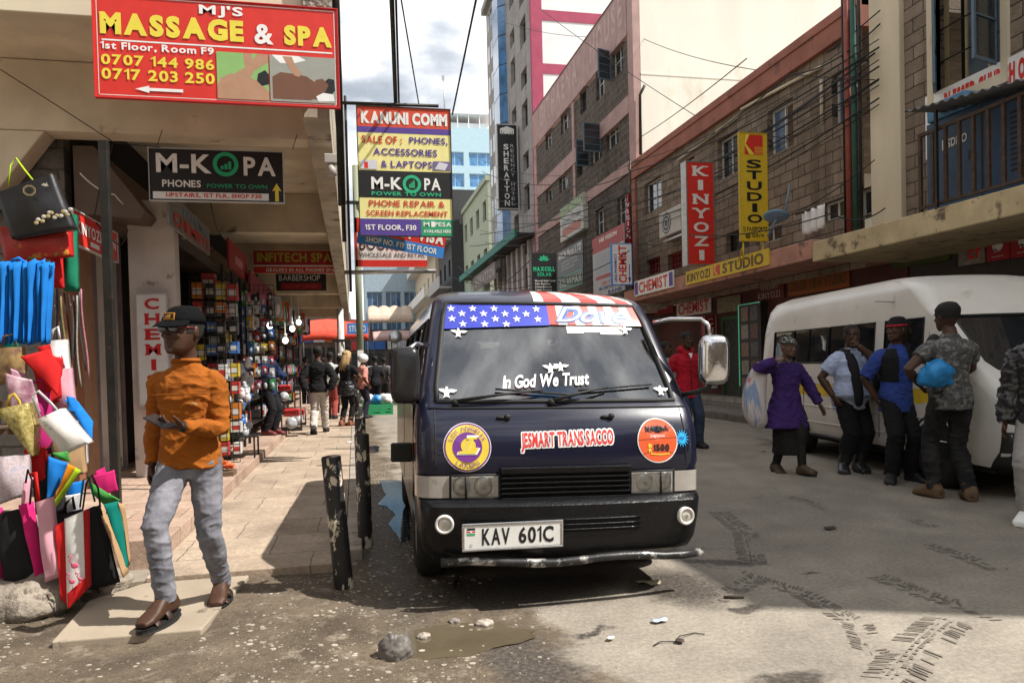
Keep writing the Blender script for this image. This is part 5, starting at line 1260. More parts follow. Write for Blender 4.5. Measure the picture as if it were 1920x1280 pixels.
    def foot(s, mb, i, inf=0., sole=0., hi=0.):
        H = s.H; an = s.ank[i]; t = s.toe[i]; side = Vector((-t.y, t.x, 0))
        if side.length < 1e-4: side = Vector((1, 0, 0))
        side.normalize(); up = side.cross(t)*-1
        if up.z < 0: up = -up
        base = an-up*.045*H; R_ = []
        for f, w, h, z in ((-.045, .020, .018, .022), (-.03, .026, .034, .034), (0, .027, .044, .044), (.035, .027, .034, .034), (.07, .031, .023, .023), (.10, .032, .017, .017), (.122, .022, .011, .012)):
            R_.append((base+t*f*H+up*(z*H-.0), side*(w*H+inf), up*(h*H*.98+inf)))
        ringtube(mb, R_, 16)
    def hand(s, mb, i, inf=0.):
        H = s.H; el, wr = s.el[i], s.wr[i]; d = (wr-el).normalized(); sg = -1 if i == 0 else 1
        pn = s.palm[i] if s.palm[i] is not None else Vector((-sg, 0, 0))     # palm faces this way
        pn = (pn-d*pn.dot(d)); pn = pn.normalized() if pn.length > 1e-3 else Vector((0, -1, 0))
        sd = d.cross(pn).normalized()                                        # towards / away from the thumb
        th = sd if (sd.dot(Vector((0, -1, 0)))+.3*sd.dot(Vector((-sg, 0, 0)))+.2*sd.z) > 0 else -sd
        k = H/1.75; pc = wr+d*.05*k
        ringtube(mb, [(wr-d*.012*k, th*.024*k, pn*.019*k), (wr+d*.012*k, th*.028*k, pn*.017*k), (wr+d*.05*k, th*.039*k, pn*.016*k), (wr+d*.088*k, th*.040*k, pn*.0135*k), (wr+d*.098*k, th*.036*k, pn*.010*k)], 14)
        c = s.curl[i]
        for q, (off, ln) in enumerate(((.030, .072), (.010, .080), (-.011, .075), (-.030, .060))):
            p = wr+d*.088*k+th*off*k; P = [p]; ang = 0
            for seg, fr in enumerate((.45, .32, .23)):
                ang += c*(.75, 1.0, .8)[seg]*(1+.08*q); dd = d*math.cos(ang)+pn*math.sin(ang)+th*off*.8; p = p+dd.normalized()*ln*fr*k; P.append(p)
            mb.tube(P, [.0092*k, .0088*k, .0080*k, .0062*k], 8)
        p = wr+d*.028*k+th*.026*k; dd = (d*.62+th*.65+pn*.35).normalized(); P = [p-dd*.01, p+dd*.028*k]; d2 = (d*.85+th*.2+pn*(.35+.3*c)).normalized(); P += [P[-1]+d2*.03*k, P[-1]+d2*.055*k]
        mb.tube(P, [.014*k, .012*k, .0105*k, .0075*k], 8)
    HEAD = [(-.03, .15, -.30, -.02), (.03, .215, -.425, .06), (.10, .255, -.455, .14), (.18, .285, -.450, .22), (.27, .310, -.445, .29), (.36, .325, -.44, .35), (.45, .332, -.43, .40), (.52, .332, -.405, .43), (.58, .335, -.43, .45), (.66, .340, -.44, .465), (.76, .335, -.41, .465), (.86, .295, -.325, .41), (.93, .235, -.22, .33), (.98, .15, -.10, .21), (1.0, .06, .0, .12)]
    def headpts(s, mb, inf=0., z0=-1, z1=2):
        h = s.hh; R_ = []
        for z, w, yf, yb in s.HEAD:
            if z0 <= z <= z1: R_.append((Vector((0, (yf+yb)/2*h, z*h+(inf if z > .9 else 0))), Vector((w*h+inf, 0, 0)), Vector((0, (yb-yf)/2*h+inf, 0))))
        q = MB(); ringtube(q, R_, 24); mb.merge(q, s.HM)
    def head(s, mb):
        s.headpts(mb); h = s.hh; q = MB()
        q.ell((0, -.455*h, .375*h), (.062*h, .085*h, .055*h)); q.ell((0, -.435*h, .45*h), (.035*h, .055*h, .11*h))
        for sg in (-1, 1):
            q.ell((sg*.05*h, -.45*h, .355*h), (.04*h, .05*h, .04*h)); q.ell((sg*.345*h, .03*h, .46*h), (.035*h, .085*h, .14*h), Euler((-.15, 0, sg*.3)).to_matrix())
            q.ell((sg*.15*h, -.405*h, .60*h), (.12*h, .05*h, .035*h)); q.ell((sg*.17*h, -.375*h, .40*h), (.09*h, .07*h, .08*h))
        q.ell((0, -.45*h, .235*h), (.10*h, .045*h, .030*h)); q.ell((0, -.445*h, .185*h), (.085*h, .045*h, .03*h)); q.ell((0, -.42*h, .05*h), (.10*h, .06*h, .07*h))
        mb.merge(q, s.HM)
        H = s.H; ringtube(mb, [(s.sp(.815*H), Vector((.050*H, 0, 0)), Vector((0, .044*H, 0))), (s.nb, Vector((.036*H, 0, 0)), Vector((0, .036*H, 0))), (lerp(s.nb, s.hc, .6)+Vector((0, .006, .0)), Vector((.0325*H, 0, 0)), Vector((0, .034*H, 0))), (s.HM @ Vector((0, .0, .10*s.hh)), Vector((.031*H, 0, 0)), Vector((0, .035*H, 0)))])
    def body(s, name, label, loc, rz, skin, feet=True, group=None):
        mb = MB(); s.torso(mb, inf=-.006)
        for i in (0, 1): s.arm(mb, i); s.leg(mb, i, inf=-.004); s.foot(mb, i, -.003); s.hand(mb, i)
        s.head(mb); me = remesh(mb, s.vox*.75, 2)
        o = addobj(name, me, skin, None); tag(o, label, 'person', group); o.location = loc; o.rotation_euler = (0, 0, rz); s.o = o
        h = s.hh; q = MB(); q2 = MB()
        for sg in (-1, 1):
            q = MB(); q.ell((sg*.145*h, -.408*h, .525*h), (.052*h, .032*h, .022*h)); q.ell((sg*.145*h, -.438*h, .525*h), (.026*h, .012*h, .024*h), mi=1)
            e = MB(); e.merge(q, s.HM); e.build('eye', [EYEW, EYEB], o)
        q = MB(); q.ell((0, -.462*h, .235*h), (.095*h, .036*h, .022*h)); q.ell((0, -.458*h, .192*h), (.08*h, .036*h, .024*h)); e = MB(); e.merge(q, s.HM); e.build('lips', LIPM, o)
        return o
    def hair(s, m=None, inf=.008, front=.80, side=.5):
        q = MB(); h = s.hh; R_ = []
        vs = []; nu, nv = 26, 12
        q2 = MB(); s_ = []
        for z, w, yf, yb in s.HEAD:
            if z < .30: continue
            s_.append((Vector((0, (yf+yb)/2*h, z*h+(inf if z > .9 else 0))), Vector((w*h+inf, 0, 0)), Vector((0, (yb-yf)/2*h+inf, 0))))
        ringtube(q, s_, 28); n = 28; fs = []
        for f in q.f:
            c = sum((Vector(q.v[i]) for i in f), Vector())/len(f); zz = c.z/h; yy = c.y/h
            lim = front if yy < -.22 else (side if yy < .05 else .33)
            if zz > lim and len(f) == 4 or zz > .95: fs.append(f)
        e = MB(); e.v = [tuple(s.HM @ Vector(v)) for v in q.v]; e.f = fs; e.mi = [0]*len(fs); e.sm = [True]*len(fs)
        return e.build('hair', m or HAIRM, s.o)
    def garment(s, name, mats, fn, amp=.006, freq=14, seed=0, stretch=(1, 1, 1), smooth=3, vox=None, extra=None):
        mb = MB(); fn(mb); me = remesh(mb, vox or s.vox, smooth); wrinkle(me, amp, freq, seed, stretch, extra); return addobj(name, me, mats, s.o)
    def shirt(s, m, sleeve=1., inf=.012, loose=.008, hem=.03, hemw=1.06, amp=.006, name='shirt', zb=.49, collar=True, seed=0, top=.83, sm=4):
        def fn(mb):
            s.torso(mb, zb, top, inf, (hem, 0, 0, hemw))
            for i in (0, 1): s.arm(mb, i, inf*.8, sleeve, loose)
            if collar:
                H = s.H; R_ = [(s.sp(.815*H), Vector((.056*H, 0, 0)), Vector((0, .048*H, 0))), (s.sp(.838*H), Vector((.043*H, 0, 0)), Vector((0, .043*H, 0))), (s.sp(.848*H)+Vector((0, -.002, 0)), Vector((.041*H, 0, 0)), Vector((0, .042*H, 0)))]
                ringtube(mb, R_)
        return s.garment(name, m, fn, amp, 15, seed, (1, 1, 1.3), smooth=sm)
    def trousers(s, m, inf=.010, loose=.006, stop=1., amp=.006, seed=3, top=.57, name='trousers'):
        def fn(mb):
            s.torso(mb, .45, top, inf)
            for i in (0, 1): s.leg(mb, i, inf, stop, 1, loose, True)
        H = s.H
        return s.garment(name, m, fn, amp, 13, seed, (.8, .8, 1.25), extra=lambda p: 1.15 if p.z < .33*H else .8)
    def shoes(s, m, inf=.008, high=0., solem=None, name='shoe'):
        for i in (0, 1):
            mb = MB(); s.foot(mb, i, inf)
            if high:
                d = (s.kn[i]-s.ank[i]).normalized(); R0 = (.036 if high > .2 else .030)*s.H
                mb.tube([s.ank[i]-d*.01, s.ank[i]+d*high*.5, s.ank[i]+d*high], [R0, R0*1.05+high*.02, R0*1.15+high*.045], 14)
            me = remesh(mb, s.vox*.8, 2); o = addobj(name, me, m, s.o)
            q = MB(); t = s.toe[i]; side = Vector((-t.y, t.x, 0)).normalized(); up = side.cross(t)*-1
            if up.z < 0: up = -up
            b = s.ank[i]-up*.046*s.H; n = 16; pts = []
            for k in range(n):
                a = 2*math.pi*k/n; pts.append(b+t*(.038+.088*math.cos(a))*s.H+side*(.031*s.H+inf)*math.sin(a)*(1-.12*math.cos(a)*-1))
            v = [p+up*.006 for p in pts]+[p-up*.014 for p in pts]; q.add(v, [tuple(range(n)), tuple(range(2*n-1, n-1, -1))]+[(k, (k+1) % n, (k+1) % n+n, k+n) for k in range(n)]); q.build('sole', solem or RUB, o, bevel=.003)

def cap(f, m, patch=None):
    h = f.hh; q = MB(); R_ = []
    for z, w, yf, yb in f.HEAD:
        if z >= .66: R_.append((Vector((0, (yf+yb)/2*h, z*h+(.012 if z > .9 else 0)*1)), Vector((w*h+.010, 0, 0)), Vector((0, (yb-yf)/2*h+.010, 0))))
    ringtube(q, R_, 28)
    q.disp(lambda p: (0, 0, .012*max(0, -p.y)/h*1.0))
    def br(a, b):
        t = R(-78+156*a); r = .34*h+.085*b; x = math.sin(t)*(.355*h+.010*b); y = -.10*h-math.cos(t)*(.36*h+.075*b); return (x, y, .70*h-.030*b*math.cos(t)-.018*abs(math.sin(t))*b+.003)
    e = MB(); e.merge(q, f.HM); c = e.build('cap', m, f.o)
    q = MB(); q.grid(br, 20, 5); e = MB(); e.merge(q, f.HM); e.build('cap_brim', m, c, solid=.004)
    if patch:
        q = MB(); 
        def pp(u, v, off):
            x = .02+u; z = .80*h+v; yy = -.425*h-.018-off+.45*(x*x)/.1*1.0+.25*max(0, v); return (x, yy, z)
        q.grid(lambda a, b: pp(-.034+.068*a, -.016+.036*b, .003), 6, 3, 0); q.grid(lambda a, b: pp(-.030+.060*a, -.0125+.029*b, .0045), 6, 3, 1)
        for k in range(3): q.add([pp(-.018+.011*k+a, b, .0065) for a, b in ((0, -.002), (.008, -.002), (.008+.004, .004+.003*k), (.004, .004+.003*k))], [(0, 1, 2, 3)], 0)
        rect2 = [pp(a, b, .0065) for a, b in ((-.018, -.009), (.018, -.009), (.018, -.005), (-.018, -.005))]; q.add(rect2, [(0, 1, 2, 3)], 0)
        e = MB(); e.merge(q, f.HM); e.build('cap_badge', [flat('badge_orange', (.75, .30, .02), .6), BLACK], c)
    return c

# ---- the man in the orange jumper, mid-stride on the slab
MX, MY = -.90, 4.36
rzm = R(-8)
f = Fig(1.645, hk=1.09, lean=(.0, -.02), pelv=(0, .0, -.018), ank=((-.075, -.20, .035), (.085, .20, .012)), toes=((-.30, -1, -.05), (.12, -1, -.10)), knee=((-.15, -1, 0), (.1, -1, 0)),
        hand=((-.215, .02, .80), (.055, -.26, 1.03)), elb=((-.4, 1, 0), (.5, .7, -.3)), head=(R(-26), R(2), R(2)), vox=.007, palm=(None, (-.2, .25, 1)), curl=(.45, .55), build=.93, shtilt=0)
man = f.body('person', 'man in orange jumper, grey jeans and black cap walking on the pavement with a phone', (MX, MY, .052), rzm, SKIN)
OJ = cloth('orange_jumper', (.26, .072, .007), .12, c2=(.31, .092, .010), bump=.5, bs=420)
sw = f.shirt(OJ, sleeve=.985, inf=.012, loose=.005, hem=.065, hemw=1.05, amp=.0085, zb=.53, name='jumper', seed=1, sm=5)
def band(R_, m, name, parent, n=26):
    q = MB(); ringtube(q, R_, n); return q.build(name, m, parent)
H = f.H
band([(f.sp(.842*H), Vector((.047*H, 0, 0)), Vector((0, .048*H, 0))), (f.sp(.853*H)+Vector((0, -.004, 0)), Vector((.041*H, 0, 0)), Vector((0, .043*H, 0)))], OJ, 'neck_rib', sw)
q = MB(); q.grid(lambda a, b: (-.15+.30*a, -.122-.018*math.cos((a-.5)*2.2)-.004*b, 1.19-.01*(a-.5)**2+.005*b), 14, 1); q.build('chest_seam', OJ, sw, solid=.003)
q = MB(); q.tube([(.052, -.130, 1.138), (.064, -.131, 1.146), (.082, -.129, 1.144), (.094, -.125, 1.136)], .0022, 5); q.tube([(.058, -.131, 1.134), (.076, -.130, 1.139), (.090, -.126, 1.132)], .0016, 5); q.build('embroidered_mark', flat('thread_beige', (.55, .40, .2), .7), sw)
JEAN = cloth('grey_jeans', (.12, .12, .14), .2, vs=9, c2=(.25, .25, .28), bump=.5, bs=500)
tr_ = f.trousers(JEAN, inf=.004, loose=.002, amp=.0065, stop=1., top=.515)
cap(f, mat('black_cap', (.005, .005, .006), .9, .3, 60, spec=.08, bump=.6, bs=300), True)
f.hair(front=.9, side=.44, inf=.004)
# sandals
BRL = mat('brown_leather', (.035, .017, .011), .45, .25, 14, bump=.4)
for i in (0, 1):
    t = f.toe[i]; side = Vector((-t.y, t.x, 0)).normalized(); up = side.cross(t)*-1
    if up.z < 0: up = -up
    b = f.ank[i]-up*.047*H; n = 24; q = MB(); pts = [b+t*(.038+.092*math.cos(2*math.pi*k/n))*H+side*.038*H*math.sin(2*math.pi*k/n)*(1+.1*math.cos(2*math.pi*k/n)) for k in range(n)]
    v = [p+up*.004 for p in pts]+[p-up*.02 for p in pts]; q.add(v, [tuple(range(n)), tuple(range(2*n-1, n-1, -1))]+[(k, (k+1) % n, (k+1) % n+n, k+n) for k in range(n)])
    so = q.build('sandal', RUB, man, bevel=.004)
    for c0, w_, hh in ((.082, .033, .032), (.03, .034, .056)):
        q = MB(); q.grid(lambda a, b_: b+t*(c0*H-.016+.034*b_)+side*(w_*H+.006)*math.cos(R(180*a))+up*((hh+.006-.012*b_)*math.sin(R(180*a))), 16, 3); q.build('strap', BRL, so, solid=.004)
# sunglasses
h = f.hh; q = MB()
for sg in (-1, 1): q.ell((sg*.16*h, -.452*h, .535*h), (.135*h, .018*h, .085*h), mi=0, nu=18)
q.tube([(-.30*h, -.42*h, .58*h), (-.16*h, -.468*h, .60*h), (0, -.475*h, .57*h), (.16*h, -.468*h, .60*h), (.30*h, -.42*h, .58*h)], .0022, 5, 1)
for sg in (-1, 1): q.tube([(sg*.30*h, -.42*h, .58*h), (sg*.355*h, -.1*h, .56*h), (sg*.36*h, .06*h, .52*h)], .002, 5, 1)
e = MB(); e.merge(q, f.HM); e.build('sunglasses', [glass('shade_lens', (.01, .006, .012), .08), flat('red_wire', (.30, .03, .03), .3)], man)
# wrist watch and phone
d = (f.wr[1]-f.el[1]).normalized(); c = f.wr[1]-d*.012
q = MB(); q.tube([c-d*.014, c+d*.014], [.030, .029], 18); q.build('watch_strap', RUB, man)
ph = MB(); ph.box(-.038, -.075, -.0045, .038, .075, .0045); pho = ph.build('phone', mat('phone_black', (.012, .012, .014), .15, .1, 5), None, bevel=.004)
tag(pho, 'black mobile phone held in the hand of the man in the orange jumper', 'phone')
WM = Matrix.Translation((MX, MY, .052)) @ Matrix.Rotation(rzm, 4, 'Z')
pc = f.wr[1]+d*.105+Vector((-.015, -.01, .022)); pho.matrix_world = WM @ Matrix.Translation(pc) @ Euler((R(22), R(-12), R(62))).to_matrix().to_4x4()

# ---- people by the white van
def place(px, py, z=0): p = at(px, py, Z=z); return (p.x, p.y, z)
# woman in purple coat
rz = R(2)
f = Fig(1.58, lean=(0, -.05), ank=((-.06, .13, .0), (.07, -.20, .0)), toes=((-.1, -1, -.2), (.15, -1, .12)), hand=((-.20, -.13, 1.33), (.36, -.14, .80)), elb=((-.9, .4, -.5), (.6, .6, 0)), head=(R(10), R(6), 0), vox=.009, curl=(1.5, .2), fat=1.05)
wo = f.body('person', 'woman in purple coat and patterned headscarf carrying a woven sack over her shoulder', place(1475, 886), rz, SKIN2)
PC = cloth('purple_coat', (.045, .021, .115), .2)
def coat(mb):
    f.torso(mb, .50, .83, .024, (.30, .0, -.0, 1.42))
    for i in (0, 1): f.arm(mb, i, .016, .97, .014)
f.garment('coat', PC, coat, .011, 12, 5, (1, 1, .8))
f.shirt(cloth('olive_top', (.13, .11, .06)), sleeve=.3, inf=.014, hem=.0, zb=.7)
q = MB(); 
for sg in (-1, 1):
    b = f.sp(.80*f.H); q.add([b+Vector((sg*.02, -.125, -.10)), b+Vector((sg*.095, -.105, -.02)), b+Vector((sg*.075, -.06, .055)), b+Vector((sg*.045, -.085, .06))], [(0, 1, 2, 3)])
q.build('lapel', PC, f.o, solid=.006)
def skirt(mb):
    c = f.pel; ringtube(mb, [(c+Vector((0, 0, .02)), Vector((.15, 0, 0)), Vector((0, .10, 0))), (c+Vector((0, -.01, -.25)), Vector((.15, 0, 0)), Vector((0, .13, 0))), (c+Vector((0, -.03, -.60)), Vector((.15, 0, 0)), Vector((0, .19, 0)))])
f.garment('skirt', cloth('black_skirt', (.013, .012, .012)), skirt, .01, 12, 2, (1.6, 1.6, .5))
f.trousers(cloth('dark_leggings', (.02, .018, .015)), inf=.002, loose=0, amp=.002, name='leggings'); f.shoes(mat('brown_shoe', (.07, .045, .03), .6))
def scarf(mb):
    R_ = [(Vector((0, (yf+yb)/2*f.hh, z*f.hh+(.012 if z > .9 else 0))), Vector((w*f.hh+.014, 0, 0)), Vector((0, (yb-yf)/2*f.hh+.014, 0))) for z, w, yf, yb in f.HEAD if z >= .62]
    q = MB(); ringtube(q, R_, 24); q.ell((.10, .05, .12), (.035, .03, .045)); q.ell((.125, .06, .075), (.02, .02, .05)); q.ell((.10, .07, .03), (.016, .016, .05)); mb.merge(q, f.HM)
f.garment('headscarf', mat('scarf_pattern', (.02, .02, .02), .9, .2, 10, spots=((.5, .5, .48), .53, 55)), scarf, .003, 40, 1)
pw = Vector(f.o.location)
sk = MB(); rs = random.Random(2)
sk.tube([(-.02, -.0, .70), (-.10, .02, .66), (-.19, .03, .45), (-.24, .03, .2), (-.22, .02, .0), (-.16, .02, -.06)], [.045, .10, .135, .15, .125, .05], 14, sx=1.0)
sk.disp(lambda p: Vector((noise.noise(p*9), noise.noise(p*8+Vector((2, 0, 0))), noise.noise(p*7)))*.035)
so = sk.build('sack', mat('woven_sack', (.55, .50, .48), .75, .1, 20, spots=((.22, .30, .45), .54, 3.2, .03), spots2=((.50, .16, .14), .62, 4., .04), stretch=(2.5, 2.5, .25), bump=.6, bs=90), None, sub=1)
tag(so, 'white blue and red striped woven sack slung over the shoulder of the woman in purple', 'sack'); so.location = pw+Vector((-.12, .02, .62)); so.rotation_euler = (0, R(-8), 0)

# man in light blue shirt and rubber boots, hand to mouth
f = Fig(1.71, lean=(.0, -.01), ank=((-.10, .02, 0), (.08, -.03, 0)), toes=((-.75, -.9, 0), (-.35, -1, 0)), hand=((-.27, -.02, .90), (-.04, -.19, 1.47)), elb=((-.5, .6, 0), (.7, -.3, -.8)), head=(R(-18), R(8), 0), vox=.009, fat=1.7, curl=(.4, 1.7), palm=(None, (-.3, 1, 0)))
f.body('person', 'stout man in pale blue shirt and rubber boots, hand to his mouth', place(1596, 884), R(8), SKIN)
f.shirt(cloth('pale_blue_shirt', (.36, .42, .58), .1), sleeve=.52, inf=.022, loose=.016, hem=.10, hemw=1.0, amp=.008, seed=2)
f.trousers(cloth('black_trousers', (.012, .012, .014)), inf=.012, loose=.016, stop=.75)
f.shoes(mat('rubber_boot', (.016, .018, .020), .35, .3, 8, spec=.5), high=.32, inf=.014, name='boot')
f.hair(front=.88, side=.5, inf=.003)
b = f.sp(.80*f.H); JK = cloth('dark_jacket', (.014, .014, .016))
for sg, ln in ((-1, .60), (1, .42)):
    q = MB(); q.tube([b+Vector((sg*.02, .085, .055)), b+Vector((sg*.085, .03, .06)), b+Vector((sg*.105, -.11, -.0)), b+Vector((sg*.115, -.19, -.16)), b+Vector((sg*.13, -.27, -ln*.75)), b+Vector((sg*.135, -.26, -ln))], [.03, .035, .04, .042, .04, .03], 10, sx=1.5); q.disp(lambda p: Vector((noise.noise(p*14), noise.noise(p*13), 0))*.014); q.build('draped_jacket', JK, f.o, sub=1)

# man with black beanie
f = Fig(1.75, lean=(.0, .04), pelv=(.02, .06, -.01), ank=((-.12, -.06, 0), (.12, -.02, 0)), toes=((-.55, -1, 0), (.35, -1, 0)), hand=((-.19, .10, .88), (.20, .16, .90)), elb=((-1, .3, 0), (1, .3, 0)), head=(R(-62), R(2), 0), vox=.009)
f.body('person', 'man in blue shirt and black waistcoat wearing a black beanie with red band', place(1688, 902), R(-14), SKIN)
BS = cloth('royal_blue_shirt', (.03, .058, .24), .15)
f.shirt(BS, sleeve=.6, inf=.024, loose=.015, hem=.10, amp=.008, seed=4)
def vest(mb):
    f.torso(mb, .60, .83, .040)
me_ = f.garment('waistcoat', cloth('black_waistcoat', (.012, .012, .013)), vest, .004, 14, 3)
me = me_.data; b = bmesh.new(); b.from_mesh(me)
bmesh.ops.delete(b, geom=[x for x in b.faces if x.calc_center_median().y < f.sp(x.calc_center_median().z).y-.02 and abs(x.calc_center_median().x-f.sp(x.calc_center_median().z).x) < .055], context='FACES'); b.to_mesh(me); b.free()
f.trousers(cloth('black_trousers', (.012, .012, .014)), inf=.008, loose=.022, amp=.006, top=.525)
f.shoes(flat('black_shoe', (.015, .015, .016), .5), solem=GREY)
def beanie(mb):
    R_ = [(Vector((0, (yf+yb)/2*f.hh, z*f.hh+(.02 if z > .9 else 0))), Vector((w*f.hh+.010, 0, 0)), Vector((0, (yb-yf)/2*f.hh+.010, 0))) for z, w, yf, yb in f.HEAD if z >= .60]
    q = MB(); ringtube(q, R_, 24); mb.merge(q, f.HM)
bo_ = f.garment('beanie', cloth('black_knit', (.01, .01, .011)), beanie, .002, 60)
q = MB(); w_ = .340*f.hh+.014; q.grid(lambda a, b: (w_*math.cos(6.2832*a), .01*f.hh+(.452*f.hh+.014)*math.sin(6.2832*a), .63*f.hh+.02*b), 28, 1); e = MB(); e.merge(q, f.HM); e.build('red_band', flat('red_knit', (.40, .02, .03), .9), bo_, solid=.003)

# man in camouflage t-shirt seen from behind with blue bundle
f = Fig(1.82, lean=(.0, -.0), ank=((-.11, .10, 0), (.11, -.10, 0)), toes=((-.4, -1, 0), (.25, -1, 0)), hand=((-.05, -.27, 1.13), (.235, -.10, 1.07)), elb=((-1, .25, -.2), (1, .4, -.1)), head=(R(12), R(6), 0), vox=.009, curl=(.9, .8))
tm = f.body('person', 'man in grey patterned t-shirt and black jeans seen from behind beside the white van', (5.44, 5.90, 0), R(168), SKIN)
f.shirt(mat('leaf_print', (.07, .07, .068), .9, .2, 8, spots=((.19, .19, .18), .50, 20, .1), spots2=((.03, .03, .03), .58, 34, .06)), sleeve=.44, inf=.013, loose=.018, hem=.05, amp=.007, seed=6)
f.trousers(cloth('black_jeans', (.016, .016, .017), .4, c2=(.035, .035, .036)), inf=.008, loose=.006, amp=.009)
f.shoes(mat('tan_boot', (.12, .075, .04), .8, .3, 9), high=.08, inf=.012, name='boot')
f.hair(front=.74, side=.42, inf=.009)
q = MB(); q.ell((0, 0, 0), (.165, .13, .135), nu=30, nv=20); q.disp(lambda p: p.normalized()*(.06*noise.noise(p*7)-.035*abs(noise.noise(p*16)))); q.ell((-.13, .0, -.08), (.05, .04, .04))
bb = q.build('bundle', mat('blue_bag_cloth', (.015, .20, .48), .5, .2, 8, bump=.4, spots=((.35, .5, .6), .66, 12)), None, sub=1); tag(bb, 'bright blue cloth bundle held under the arm of the man in the patterned t-shirt', 'bundle')
bb.matrix_world = Matrix.Translation(f.o.location) @ Matrix.Rotation(R(168), 4, 'Z') @ Matrix.Translation((.20, .09, 1.18))

# person at the right edge
f = Fig(1.72, ank=((-.12, 0, 0), (.12, -.05, 0)), vox=.011)
f.body('person', 'person in shiny black jacket and pale trousers cut off by the right edge', place(1962, 985), R(-62), SKIN)
f.shirt(mat('shiny_black_jacket', (.014, .014, .016), .35, .3, 12, spec=.6), inf=.03, loose=.03, hem=.05, amp=.018, seed=8, name='jacket'); f.trousers(cloth('pale_trousers', (.30, .29, .28)), inf=.012, loose=.01); f.shoes(WHITE); f.hair()

# man in red hooded top behind the minibus
f = Fig(1.78, ank=((-.10, .0, 0), (.12, -.12, 0)), hand=((-.20, .0, .92), (.20, -.27, 1.06)), elb=((-.5, 1, 0), (1, .5, -.3)), head=(R(4), R(2), 0), vox=.010, curl=(.5, 1.))
f.body('person', 'man in red hooded top and jeans standing behind the minibus mirror', place(1290, 838), R(6), SKIN)
RH = cloth('red_hoodie', (.40, .012, .028), .14)
f.shirt(RH, sleeve=.97, inf=.022, loose=.018, hem=.10, amp=.009, seed=9, name='hooded_top')
def hood(mb):
    c = f.sp(.835*f.H); mb.ell(c+Vector((0, .085, .03)), (.115, .075, .085))
    mb.tube([c+Vector((-.035, -.085, -.05)), c+Vector((-.085, -.02, .04)), c+Vector((-.08, .06, .06))], [.03, .04, .04], 10); mb.tube([c+Vector((.035, -.085, -.05)), c+Vector((.085, -.02, .04)), c+Vector((.08, .06, .06))], [.03, .04, .04], 10)
f.garment('hood', RH, hood, .006, 14, 1)
q = MB(); q.add([f.sp(.80*f.H)+Vector(p) for p in ((-.035, -.124, .04), (.035, -.124, .04), (0, -.140, -.05))], [(0, 1, 2)]); q.build('undershirt', WHITE, f.o, solid=.006)
q = MB(); q.tube([f.sp(z*f.H)+Vector((0, y, 0)) for z, y in ((.79, -.138), (.72, -.148), (.65, -.142), (.58, -.142), (.50, -.152))], .005, 5); q.build('zip', MET, f.o)
f.trousers(cloth('blue_jeans', (.035, .05, .085)), inf=.01, loose=.012); f.shoes(flat('black_shoe', (.015, .015, .016), .5)); f.hair(front=.8, side=.5, inf=.006)
f = Fig(1.66, vox=.013, head=(R(15), 0, 0))
f.body('person', 'man half hidden behind the man in the red hooded top', (at(1247, 640, Y=11.6).x, 11.6, 0), R(10), SKIN); f.shirt(cloth('check_shirt', (.35, .36, .34), .3, vs=30)); f.trousers(cloth('grey_trousers', (.10, .10, .10))); f.shoes(RUB); f.hair()
# passengers inside the minibus
VM = Matrix.Translation(van.location) @ van.rotation_euler.to_matrix().to_4x4()
for x, y, lab, sm in ((.06, 1.12, 'passenger in red and white headscarf seated in the middle of the minibus', (.42, .03, .04)), (.46, 1.12, 'driver in dark top behind the minibus steering wheel', (.03, .03, .04))):
    f = Fig(1.62, pelv=(0, 0, 0), ank=((-.1, -.45, .30), (.1, -.45, .30)), vox=.013, head=(R(12), R(5), 0), hand=((-.16, -.36, 1.0), (.16, -.36, 1.0)), elb=((-1, .3, -1), (1, .3, -1)))
    o = f.body('person', lab, (0, 0, 0), 0, SKIN); f.shirt(mat('passenger_top_%d' % int(sm[0]*100), sm, .9, .3, 10, spots=((.6, .5, .4), .6, 22) if sm[0] > .1 else None)); f.trousers(cloth('black_trousers', (.012, .012, .014))); f.hair()
    o.matrix_world = VM @ Matrix.Translation((x, y-.02, -.12))
    if sm[0] > .1:
        def tur(mb):
            R_ = [(Vector((0, (yf+yb)/2*f.hh, z*f.hh)), Vector((w*f.hh+.02, 0, 0)), Vector((0, (yb-yf)/2*f.hh+.02, 0))) for z, w, yf, yb in f.HEAD if z >= .62]; q = MB(); ringtube(q, R_, 20); mb.merge(q, f.HM)
        f.garment('headscarf', mat('red_white_scarf', (.40, .02, .04), .9, .2, 9, spots=((.6, .58, .5), .55, 30)), tur, .003, 30)

# ---- people along the arcade
f = Fig(1.72, lean=(0, -.02), ank=((-.07, -.30, .0), (.08, .28, .06)), toes=((0, -1, 0), (0, -1, -.9)), hand=((-.24, .10, .86), (.22, .14, .86)), elb=((-1, .2, 0), (1, .2, 0)), vox=.010)
f.body('person', 'man in black jacket and pale trousers walking away along the pavement', place(600, 812, SW), R(174), SKIN)
f.shirt(cloth('black_jacket', (.012, .012, .013)), inf=.026, loose=.022, hem=.02, amp=.010, name='jacket'); f.trousers(cloth('pale_chinos', (.45, .42, .38)), inf=.010, loose=.012, amp=.010); f.shoes(mat('brown_black_shoe', (.03, .025, .02), .6)); f.hair(inf=.014, front=.7, side=.3)
f = Fig(1.68, lean=(0, -.03), ank=((-.10, .03, 0), (.08, -.06, 0)), hand=((-.18, -.20, 1.0), (.18, -.26, 1.02)), elb=((-1, .5, -.3), (1, .5, -.3)), vox=.010, head=(0, R(14), 0))
f.body('person', 'man in dark blue jacket browsing the goods at the arcade shop front', place(505, 815, SW+.115), R(75), SKIN)
